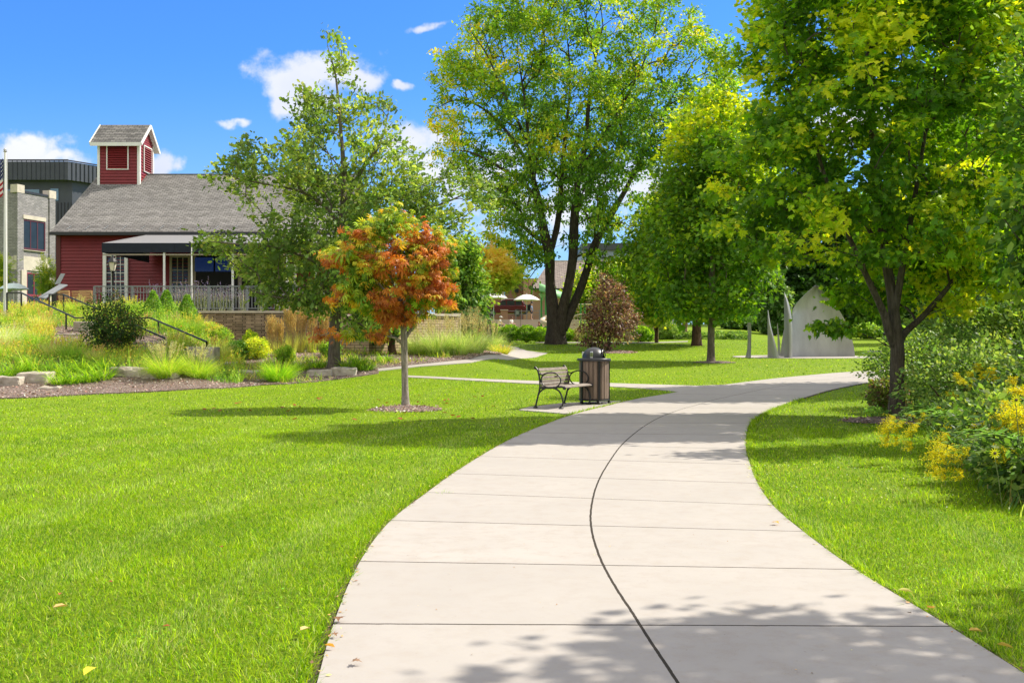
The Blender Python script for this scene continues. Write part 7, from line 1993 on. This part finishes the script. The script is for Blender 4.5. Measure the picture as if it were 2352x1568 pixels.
# maiden grasses on the right of the bed
mis = [(.14,.22,.05),(.24,.32,.10),(.38,.42,.22)]
for u, v, s, lab in ((965,815,1.0,'leftmost maiden grass clump right of the pale trunk'),(1005,817,1.25,'second maiden grass clump from the left, in front of the sunlit wall'),(1050,816,1.2,'third maiden grass clump, below the end of the sunlit wall'),(1088,812,1.2,'fourth maiden grass clump near the juniper'),(1125,806,1.05,'rightmost tall maiden grass clump at the bend of the garden path')):
    p = G(u, v); clump('maiden_grass', lab, 'ornamental grass', tuple(p), 1000, 1.15*s, .34, .011, mis, 'tall arching maiden grasses', lean=(.03, .6), droop=(.5, 2.1), plume=34, plumecol=(.27,.23,.16), plen=1.12)
p = G(1150, 812); clump('sedge', 'low orange-tipped grass clump at the tip of the garden bed', 'ornamental grass', tuple(p), 600, .65, .3, .013, [(.16,.24,.03),(.32,.32,.05),(.42,.25,.06)], None, lean=(.1, .9), droop=(.3, 1.5))
# shrubs
p = G(262, 812); bush('dark_shrub', 'large rounded dark green shrub with bronze tips beside the steps', 'shrub', tuple(p), .98, .9, 1.75, 9500, 'oval', .06, [(.015,.035,.010),(.03,.065,.014),(.06,.10,.02),(.15,.09,.04)], wts=[.4,.35,.15,.1], lump=.6, solid=.25, stems=14)
for u, d, lab, s in ((352, 42.5, 'leftmost dwarf conical spruce in front of the railing', 1.0), (382, 43.2, 'middle dwarf conical spruce in front of the railing', .92), (430, 42.2, 'rightmost dwarf conical spruce at the start of the stone wall', 1.0)):
    p = onT(u, d); vt = {352: 668, 382: 672, 430: 676}[u]; h = P(0, vt, d).z-p.z
    bush('dwarf_spruce', lab, 'shrub', tuple(p), .48*s, .48*s, max(h, 1.0), 5200, 'rhomb', .045, [(.05,.12,.010),(.10,.19,.015),(.16,.26,.02)], group='dwarf conical spruces', mat=MATS['needle'], cone=True, lump=.08, solid=.6, stems=3)
for u, v, r, h, cols, lab in ((548,828,.42,.75,[(.03,.08,.012),(.06,.13,.016)],'dark green rounded shrub right of the handrail foot'),(590,826,.5,.85,[(.20,.28,.02),(.34,.38,.03)],'yellow-green shrub right of the dark rounded one'),(575,806,.35,.9,[(.14,.26,.02),(.28,.36,.03)],'leafy light green shrub against the stone wall'),
                              (505,800,.5,.8,yel[:3],'yellow-orange seedy shrub at the left end of the stone wall'),(480,782,.6,.7,yel[1:],'orange-topped shrub behind the handrail foot'),(870,800,.5,.8,[(.03,.07,.015),(.07,.13,.02)],'shaded green shrub below the garden wall'),(760,822,.4,.6,[(.08,.16,.02),(.16,.24,.03)],'leafy plant hiding the foot of the oak trunk'),
                              (935,800,.5,.95,[(.03,.08,.015),(.08,.15,.02)],'dark leafy shrub directly behind the pale trunk'),(655,835,.35,.6,[(.14,.24,.03),(.24,.32,.05)],'small leafy plant behind the bright green arching grass')):
    p = G(u, v); bush('garden_shrub', lab, 'shrub', tuple(p), r, r, h, 2600, 'oval', .06, cols, group='shrubs below the stone wall', lump=.35)
# low leafy perennials, uncountable understory of the bed
n = 16000; x = rng.uniform(-13, -2, n); y = rng.uniform(30.5, 43, n); q_ = x/y; k = inpoly(x, y, np.array(BED)) & (q_ > -.27) & (fbm(x, y, .9, 2) > -.15) & (y > 31.6+.5*fbm(x, y, 1.5, 4)); x, y = x[k], y[k]; k = ~((x > -5.5) & (y < 36.5+.9*(x+5))); x, y = x[k], y[k]; n = len(x)
o = ribbons('bed_planting', np.stack([x, y, T(x, y)], 1), rng.uniform(.15, .45, n), rng.uniform(0, 2*PI, n), rng.uniform(.1, 1, n), rng.uniform(.2, 1.6, n), rng.uniform(.012, .03, n), palette(n, [(.08,.15,.015),(.14,.23,.02),(.25,.30,.04),(.30,.24,.09)]), MATS['blade'], None, k=3)
tag(o, 'mixed low green perennials between the larger plants of the bed', 'planting', kind='stuff')
# russian sage behind the railing
sgp = None
for i, (u, d) in enumerate([(356, 46.9), (372, 47.1), (392, 46.8), (412, 47.0), (430, 46.9), (452, 47.0), (470, 46.8), (492, 47.0), (510, 46.9), (528, 47.1), (560, 47.0), (600, 47.2)]):
    b = (X_(u, d), d, PZ)
    if sgp is None: 
        sgp = thing('russian_sage', 'airy lavender-purple sage plant behind the patio railing', 'plant', b, 0, 'lavender sage plants behind the railing')
        m_ = 30; base = np.tile(np.array(b), (m_, 1))+rng.normal(0, .08, (m_, 3))*np.array([1, 1, 0]); az = rng.uniform(0, 2*PI, m_); ln = rng.uniform(.7, 1.4, m_); le = rng.uniform(.02, .4, m_)
        ribbons('stems', base, ln, az, le, rng.uniform(0, .35, m_), np.full(m_, .012), palette(m_, [(.30,.34,.24),(.25,.30,.2)]), MATS['blade'], sgp, k=3)
        hd = np.stack([np.cos(az)*np.sin(le), np.sin(az)*np.sin(le), np.cos(le)], 1); pos = []; cc = []
        for j in range(m_):
            for t_ in rng.uniform(.25, 1.02, 30): pos.append(base[j]+hd[j]*ln[j]*t_+rng.normal(0, .02, 3)); cc.append((.30,.24,.48) if t_ > .62 else (.22,.27,.16))
        pos = np.array(pos); leaves('flowers', pos, rng.normal(0, 1, pos.shape), rng.normal(0, 1, pos.shape), rng.uniform(.03, .06, len(pos)), np.array(cc)*np.exp(rng.normal(0, .2, (len(pos), 1))), 'rhomb', MATS['blade'], sgp)
    else: o = dup(sgp, b, rng.uniform(0, 6), None, None, rng.uniform(.8, 1.1))
    (sgp if i == 0 else o)['label'] = '%s lavender sage plant behind the railing, counted from its left end' % ['first','second','third','fourth','fifth','sixth','seventh','eighth','ninth','tenth','eleventh','last'][i]

# ================================================================== thicket on the right
ld = [(.035,.075,.018),(.06,.12,.022),(.10,.17,.035),(.17,.24,.05)]
shr = [(7.6,17.6,1.0,1.5,'light-leaved shrub just behind the forked maple trunk',[(.07,.13,.03),(.13,.21,.05),(.22,.30,.08)]),(8.9,18.8,1.2,1.8,'pale-leaved shrub right of the forked maple trunk',[(.07,.13,.03),(.13,.21,.05),(.22,.30,.08)]),
       (8.2,15.2,1.0,1.5,'light green shrub in the middle of the thicket',[(.07,.13,.03),(.13,.21,.05),(.22,.30,.08)]),(9.4,16,1.3,2.2,'tall light green shrub at the right of the thicket',[(.06,.12,.03),(.12,.20,.04),(.2,.28,.07)]),(10.2,19.5,1.5,2.4,'tall shrub at the back right of the thicket',[(.05,.10,.02),(.12,.19,.03),(.2,.28,.05)]),
       (6.9,12.2,.95,1.25,'mid-height dark leafy shrub behind the arching goldenrod',ld),(6.5,10.4,.9,1.1,'dark leafy shrub at the right edge near the goldenrod',ld),(7.4,13.5,1.1,1.6,'dark broad-leaved shrub below the tall thicket bush',ld),
       (5.75,8.9,.75,1.0,'low light-tipped shrub nearest the camera in the thicket',[(.05,.10,.02),(.12,.19,.03),(.22,.27,.05)]),(6.1,11.3,.8,.9,'low leafy shrub at the lawn edge of the thicket',ld),(6.3,13.4,.8,.95,'leafy shrub behind the left goldenrods',ld),(8.2,11.9,1.1,2.3,'tall dark broad-leaved bush at the right edge of the photo',[(.025,.06,.02),(.05,.11,.03),(.09,.17,.04)]),
       (9.4,13.5,1.3,2.7,'tallest dark bush at the right edge with broad leaves',[(.03,.08,.02),(.07,.15,.03),(.14,.24,.04)]),(7.75,21.6,.42,.8,'small purple-tinged shrub left of the forked maple trunk',[(.14,.09,.07),(.10,.15,.03),(.18,.22,.06)]),
       (4.98,9.7,.6,.65,'lowest dark leafy shrub at the front corner of the thicket',ld),(5.35,10.8,.7,.85,'dark leafy shrub behind the front corner one',ld),(5.25,8.8,.55,.7,'light-tipped shrub cut by the right edge of the photo',[(.05,.10,.02),(.14,.2,.03),(.22,.27,.05)]),(5.75,12.1,.7,.9,'dark shrub under the low arching goldenrod plumes',ld),(9.0,23,1.3,1.7,'leafy shrub far back in the thicket',[(.07,.13,.03),(.16,.24,.05)]),(11.5,23,1.6,2.4,'bushy shrub far back at the right of the thicket',[(.06,.12,.03),(.14,.22,.04)]),(12.5,28,2.0,2.8,'largest shrub at the back of the thicket',[(.05,.10,.02),(.12,.2,.04)])]
for x, y, r, h, lab, cols in shr:
    bush('thicket_shrub', lab, 'shrub', (x, y, Tz(x, y)), r, r, h, int(5400*r*max(1, h/1.5)), 'oval', .07 if h < 2.2 else .10, [tuple(q*.72 for q in c_) for c_ in cols], group='shrubs of the wild thicket on the right', lump=.4, solid=.2, stems=12, z0=.02)
# goldenrod
def goldenrod_mesh(seed, H, arch):
    """returns dict of arrays in local coords: one arching stem with narrow leaves and a one-sided plume"""
    r_ = np.random.default_rng(seed)
    k = 22; pts = [np.zeros(3)]; ang = .15
    for i in range(k):
        ang += arch/k*(1+i/k); pts.append(pts[-1]+np.array([math.sin(ang), 0, math.cos(ang)])*H/k)
    pts = np.array(pts); d = unit(np.gradient(pts, axis=0))
    return pts, d
def goldenrod(name, label, loc, rz, H, arch, seed, group):
    t_ = thing(name, label, 'goldenrod', (0, 0, 0), 0, group); r_ = np.random.default_rng(seed)
    pts, d = goldenrod_mesh(seed, H, arch)
    V, F = segtubes('x', pts[:-1], pts[1:], np.linspace(.006, .003, len(pts)-1), np.linspace(.006, .003, len(pts)-1), None, None, 5)
    raw_mesh('stem', V, F, pm('green stem', (.13, .17, .05), .7, .2, 20), t_)
    n = int(70*H); t = r_.uniform(.12, .86, n); i = t*(len(pts)-1); ii = i.astype(int); p = pts[ii]+(pts[np.minimum(ii+1, len(pts)-1)]-pts[ii])*(i-ii)[:, None]
    a = r_.uniform(0, 2*PI, n); dr = np.stack([np.cos(a), np.sin(a), np.full(n, .25)], 1)+d[ii]*.5
    leaves('leaf', p, dr, np.tile([0, 0, 1.], (n, 1))+r_.normal(0, .3, (n, 3)), r_.uniform(.07, .13, n)*(1.15-t*.5), palette(n, [(.05,.11,.03),(.08,.15,.04),(.12,.2,.06)]), 'lance', MATS['blade'], t_)
    # plume: side branchlets curving outwards, crowded with tiny flower heads
    pos = []; dd = []
    for j in range(22):
        tt = .78+.22*j/22; i0 = tt*(len(pts)-1); q = pts[min(int(i0), len(pts)-1)]
        L_ = (.14*(1-.75*(j/22))+.02)*r_.uniform(.7, 1.15); a = r_.uniform(-2.2, 2.2); w = np.array([math.cos(a)*.6+.45, math.sin(a)*.8, r_.uniform(.0, .8)])
        for s in np.linspace(0, 1, 16):
            e = q+w*L_*s+np.array([.04, 0, -.11])*s*s*L_/.15*.6
            for _ in range(3): pos.append(e+r_.normal(0, .010, 3)); dd.append(w)
    pos = np.array(pos); dd = np.array(dd)
    leaves('plume', pos, dd+r_.normal(0, .8, pos.shape), r_.normal(0, .5, pos.shape)+np.array([0, 0, 1]), r_.uniform(.010, .019, len(pos)), palette(len(pos), [(.34,.27,.006),(.36,.31,.008),(.22,.21,.01)], jit=.12), 'oval', MATS['blade'], t_)
    t_.location = loc; t_.rotation_euler = (0, 0, rz); return t_
gprot = []
gspots = []
def gtip(u, v, d, H, arch, rz=PI, pi=None, sc=1.0, lab=None): gspots.append((u, v, d, H, arch, rz, lab))
kinds = [(1.15, .95), (1.35, 1.5), (1.5, 2.1), (1.2, .5)]
tipoff = []
for i, (H, ar) in enumerate(kinds):
    g_ = goldenrod('goldenrod', 'goldenrod with arching leafy stem and golden yellow plume', (0, 0, -50), 0, H, ar, 100+i, 'goldenrod plants with yellow plumes leaning out of the thicket')
    gprot.append(g_); pts, d = goldenrod_mesh(0, H, ar); tipoff.append(pts[-2])
tips = [(2085,952,15.5,0),(2120,945,15.8,3),(2108,975,15,1),(2155,935,16,0),(2185,905,15,0),(2200,860,16.5,3),(2235,860,15.5,0),(2250,840,15,3),(2282,850,14,3),(2240,890,14.2,0),(2185,975,13.2,1),(2175,1000,12.8,1),(2200,985,12.6,0),(2040,1020,13.6,2),(2038,1046,12.6,2),(2060,1040,12.8,2),(2092,1050,12.2,2),
        (2170,1050,11.2,1),(2160,1062,11,2),(2245,1000,11,1),(2300,985,10.5,1),(2335,975,10,3),(2345,985,9.8,1),(2310,925,11.4,3),(2340,900,11.2,0),(2150,1130,9.9,2),(2205,1128,9.6,2),(2170,1140,9.6,2),(2300,1060,9.5,1),(2330,870,12.5,3),(2215,925,13.9,0),(2255,925,12.6,3)]
GLAB = {(2085,952): 'goldenrod plume touching the foot of the forked maple trunk', (2040,1020): 'uppermost of the goldenrods hanging furthest out over the lawn', (2038,1046): 'orange-tinted goldenrod hanging furthest out over the lawn', (2060,1040): 'goldenrod over the lawn just right of the furthest-out plume', (2092,1050): 'lowest-hanging goldenrod of the four left of the thicket over the lawn',
 (2150,1130): 'lowest goldenrod plume, drooping onto the grass at the front of the thicket', (2205,1128): 'right-hand one of the low plumes drooping over the grass at the front', (2170,1140): 'low goldenrod plume nearest the grass between two others at the front', (2282,850): 'upright goldenrod high up at the back of the thicket', (2330,870): 'upright goldenrod beside the tall dark bush at the right edge', (2200,860): 'topmost goldenrod plume among the pale-leaved shrubs',
 (2185,975): 'goldenrod plume right of the maple mulch ring at mid height', (2310,925): 'goldenrod just below the high yellow daisy', (2345,985): 'large bright goldenrod plume cut by the right edge of the photo', (2170,1050): 'goldenrod plume leaning left over the shaded grass below the mulch ring', (2300,1060): 'goldenrod plume low among the light-tipped shrub leaves'}
used = set()
for (u, v, d, ki) in tips:
    tip = P(u, v, d); rz = PI+rng.normal(.25, .45); H = 1
    # find the ground point and the scale that bring the tip there
    o = tipoff[ki]; zt_ = max(.25, tip.z-Tz(tip.x, tip.y)); sc_ = float(np.clip(zt_/max(o[2], .25), .55, 1.5))
    dz = 0 if sc_*o[2] >= zt_-.02 else 0
    bx_, by_ = tip.x-math.cos(rz)*o[0]*sc_, tip.y-math.sin(rz)*o[0]*sc_
    loc = (bx_, by_, Tz(bx_, by_)+(zt_-sc_*o[2]))
    if loc[2] > .35: loc = (bx_, by_, .0); 
    lab = None
    if (u, v) == (2038, 1046): lab = None
    lab = GLAB.get((u, v))
    if ki not in used:
        used.add(ki); g_ = gprot[ki]; g_.location = loc; g_.rotation_euler = (0, 0, rz); g_.scale = (sc_,)*3
    else: g_ = dup(gprot[ki], loc, rz, None, None, sc_)
    g_['label'] = lab or 'goldenrod with arching leafy stem and golden yellow plume'
# yellow daisy-like flower and stems at the edge
def daisy(label, u, v, d):
    p = P(u, v, d); z = Tz(p.x, d); t_ = thing('yellow_daisy', label, 'flower', (p.x, d, z), 0, 'yellow daisy flowers in the thicket')
    h = p.z-z; MB().tube([(0.1, .05, 0), (.05, .03, h*.6), (0, 0, h)], .004, 5).build('stem', MATS['green stem'], t_)
    n = 12; a = np.linspace(0, 2*PI, n, endpoint=False); dr = np.stack([np.cos(a), np.full(n, -.1), np.sin(a)], 1)
    off = np.array(t_.location); leaves('petals', np.tile([0, -.012, h], (n, 1))+dr*.008+off, dr, np.tile([0, -1., .2], (n, 1)), np.full(n, .045), palette(n, [(.75,.52,.02)], jit=.05), 'lance', MATS['blade'], t_)
    MB().sphere((0, -.02, h), .013, 10, 6).build('centre', MATS['twig'], t_, smooth_='all')
daisy('yellow daisy flower standing clear at the right edge of the thicket', 2332, 918, 9.4)
daisy('yellow daisy flower low among the goldenrod plumes', 2283, 1040, 9.2)
# tall grassy undergrowth of the thicket (uncountable)
n = 30000; x = rng.uniform(4, 16, n); y = rng.uniform(7.5, 24, n)
k = inpoly(x, y, np.array(THICK)) & (x < .62*y+1.5); x, y = x[k], y[k]; edge_ = np.clip((x-np.interp(y, [6.5, 9.3, 10.3, 12, 13.4, 17.5, 21, 26], [4.1, 4.15, 4.6, 4.9, 5.5, 6.9, 7.6, 9]))/1.2, 0, 1); k = rng.uniform(0, 1, len(x)) < edge_+.12; x, y, edge_ = x[k], y[k], edge_[k]; n = len(x)
o = ribbons('thicket_undergrowth', np.stack([x, y, T(x, y)], 1), (.15+.75*edge_)*rng.uniform(.5, 1.1, n), rng.uniform(0, 2*PI, n), rng.uniform(0, .6, n), rng.uniform(.2, 1.5, n), rng.uniform(.008, .02, n), palette(n, [(.05,.10,.025),(.09,.16,.035),(.15,.21,.05),(.25,.2,.09)]), MATS['blade'], None, k=4)
tag(o, 'tangled grassy undergrowth between the shrubs on the right', 'undergrowth', kind='stuff')
# small weeds at the foot of the maple
for u, v, lab in ((2005,958,'small leafy weed at the left end of the maple mulch ring'),(2028,965,'leafy weed in the mulch left of the forked trunk'),(2085,968,'leafy weed in the mulch right of the forked trunk')):
    p = G(u, v); bush('weed', lab, 'plant', tuple(p), .16, .14, .22, 220, 'oval', .05, [(.07,.14,.03),(.12,.2,.04)], solid=.1, stems=3, group='weeds round the forked maple')

# ================================================================== fallen leaves
fl0 = []
def leafthing(label, u, v, col, templ, s, mat):
    p = G(u, v, .045); tv, tf = TEMPL[templ]
    a = rng.uniform(0, 2*PI); x_, y_ = math.cos(a), math.sin(a)
    V = np.array([(s*(q[0]*x_-q[1]*y_), s*(q[0]*y_+q[1]*x_), s*(abs(q[0])*.25+q[2]+.12*math.sin(q[1]*3))) for q in tv]); V[:, 2] -= V[:, 2].min()
    V[:, 2] += .0
    V *= .75; o = raw_mesh('fallen_leaf', V, tf, MATS['dry'], None, np.tile(col, (len(V), 1)))
    o.location = p; tag(o, label, 'fallen leaf', 'fallen leaves'); return o
leafthing('single orange-yellow leaf lying on the right half of the path', 1777, 1215, (.62,.33,.02), 'maple', .085, None)
leafthing('pale yellow-green leaf overhanging the right edge of the path', 2062, 1376, (.50,.48,.14), 'oval', .11, None)
leafthing('small orange leaf on the grass edge right of the near joint', 2137, 1421, (.55,.28,.04), 'maple', .06, None)
leafthing('dry yellow leaf at the lower right edge of the path', 2224, 1472, (.62,.42,.10), 'oval', .10, None)
leafthing('thin yellow leaf nearest the bottom right corner by the path', 2288, 1504, (.58,.42,.08), 'lance', .10, None)
leafthing('curled tan leaf on the near left lawn', 122, 1417, (.62,.42,.16), 'oval', .11, None)
leafthing('yellow leaf at the bottom edge of the left lawn', 220, 1562, (.72,.58,.04), 'oval', .12, None)
leafthing('tan leaf on the lawn left of the near path joint', 690, 1474, (.60,.47,.20), 'oval', .10, None)
leafthing('curled brown leaf at the left edge of the path by the near joint', 778, 1440, (.24,.13,.07), 'maple', .09, None)
leafthing('orange leaf upright against the left edge of the path near the bottom', 744, 1510, (.62,.32,.03), 'oval', .08, None)
leafthing('brown leaf lying flat on the near left slab', 808, 1543, (.28,.18,.12), 'maple', .07, None)
leafthing('brown leaf at the left path edge above the bottom corner', 765, 1477, (.25,.14,.08), 'maple', .06, None)
for i, (u, v) in enumerate([(248,1352),(392,1458),(140,1380),(512,1272)]):
    leafthing(['small orange scrap of leaf on the left lawn, upper one','small red-brown leaf on the left lawn, lower right one','small red leaf on the left lawn beside the curled tan one','red-brown leaf on the lawn nearest the path curve'][i], u, v, (.40,.13,.05), 'rhomb', .06, None)
red0 = None
for i in range(46):
    a = rng.uniform(0, 2*PI); r = 1.2+2.6*rng.uniform(0, 1)**.7; x = b5.x+r*math.cos(a)-.6; y = b5.y+r*1.1*math.sin(a)-.4
    if red0 is None:
        tv, tf = TEMPL['oval']; V = tv*.11; V[:, 2] += .02
        red0 = raw_mesh('fallen_leaf', V, tf, MATS['dry'], None, np.tile((.30,.08,.03), (len(V), 1))); o = red0
        tag(o, 'rust-red fallen leaf on the grass under the orange-leaved tree', 'fallen leaf', 'rust-red leaves under the orange tree')
    else: o = red0.copy(); C.objects.link(o)
    o.location = (x, y, Tz(x, y)+.03); o.rotation_euler = (rng.uniform(-.5, .5), rng.uniform(-.5, .5), rng.uniform(0, 6))
# fragments of leaf litter in the path-edge soil, uncountable
def litter(edge, sgn, n):
    L_ = np.cumsum(np.r_[0, np.hypot(*np.diff(edge, axis=0).T)]); s = rng.uniform(0, L_[-1], n)
    x = np.interp(s, L_, edge[:, 0])+rng.normal(0, .03, n); y = np.interp(s, L_, edge[:, 1])+rng.normal(0, .02, n); k = (y > 2) & (y < 26)
    return np.stack([x[k], y[k], T(x[k], y[k])+.036], 1)
lp = np.concatenate([litter(EL, 1, 900), litter(ER, 1, 500)]); n = len(lp)
n_s = 130; xs2 = rng.uniform(-1, 3.5, n_s*4); ys2 = rng.uniform(4, 20, n_s*4); k = inpoly(xs2, ys2, MAINPOLY); sp_ = np.stack([xs2[k], ys2[k], T(xs2[k], ys2[k])+.034], 1)[:n_s]
lp = np.concatenate([lp, sp_]); n = len(lp)
o = leaves('leaf_litter', lp, rng.normal(0, 1, (n, 3))*np.array([1, 1, .15]), rng.normal(0, .25, (n, 3))+np.array([0, 0, 1]), np.r_[rng.uniform(.01, .035, n-len(sp_)), rng.uniform(.006, .016, len(sp_))], palette(n, [(.22,.13,.07),(.38,.22,.10),(.12,.07,.04),(.45,.30,.10)], jit=.2), 'rhomb', MATS['dry'])
tag(o, 'dry leaf fragments along the edges of the path', 'leaf litter', kind='stuff')
# a tuft of grass in the fourth joint
p = G(1018, 1139); clump('grass_tuft', 'small grass tuft growing in a path joint at its left edge', 'grass tuft', tuple(p+Vector((0, 0, .03))), 40, .10, .05, .004, grn, None, lean=(.2, 1.2), droop=(.3, 1.2), k=2)
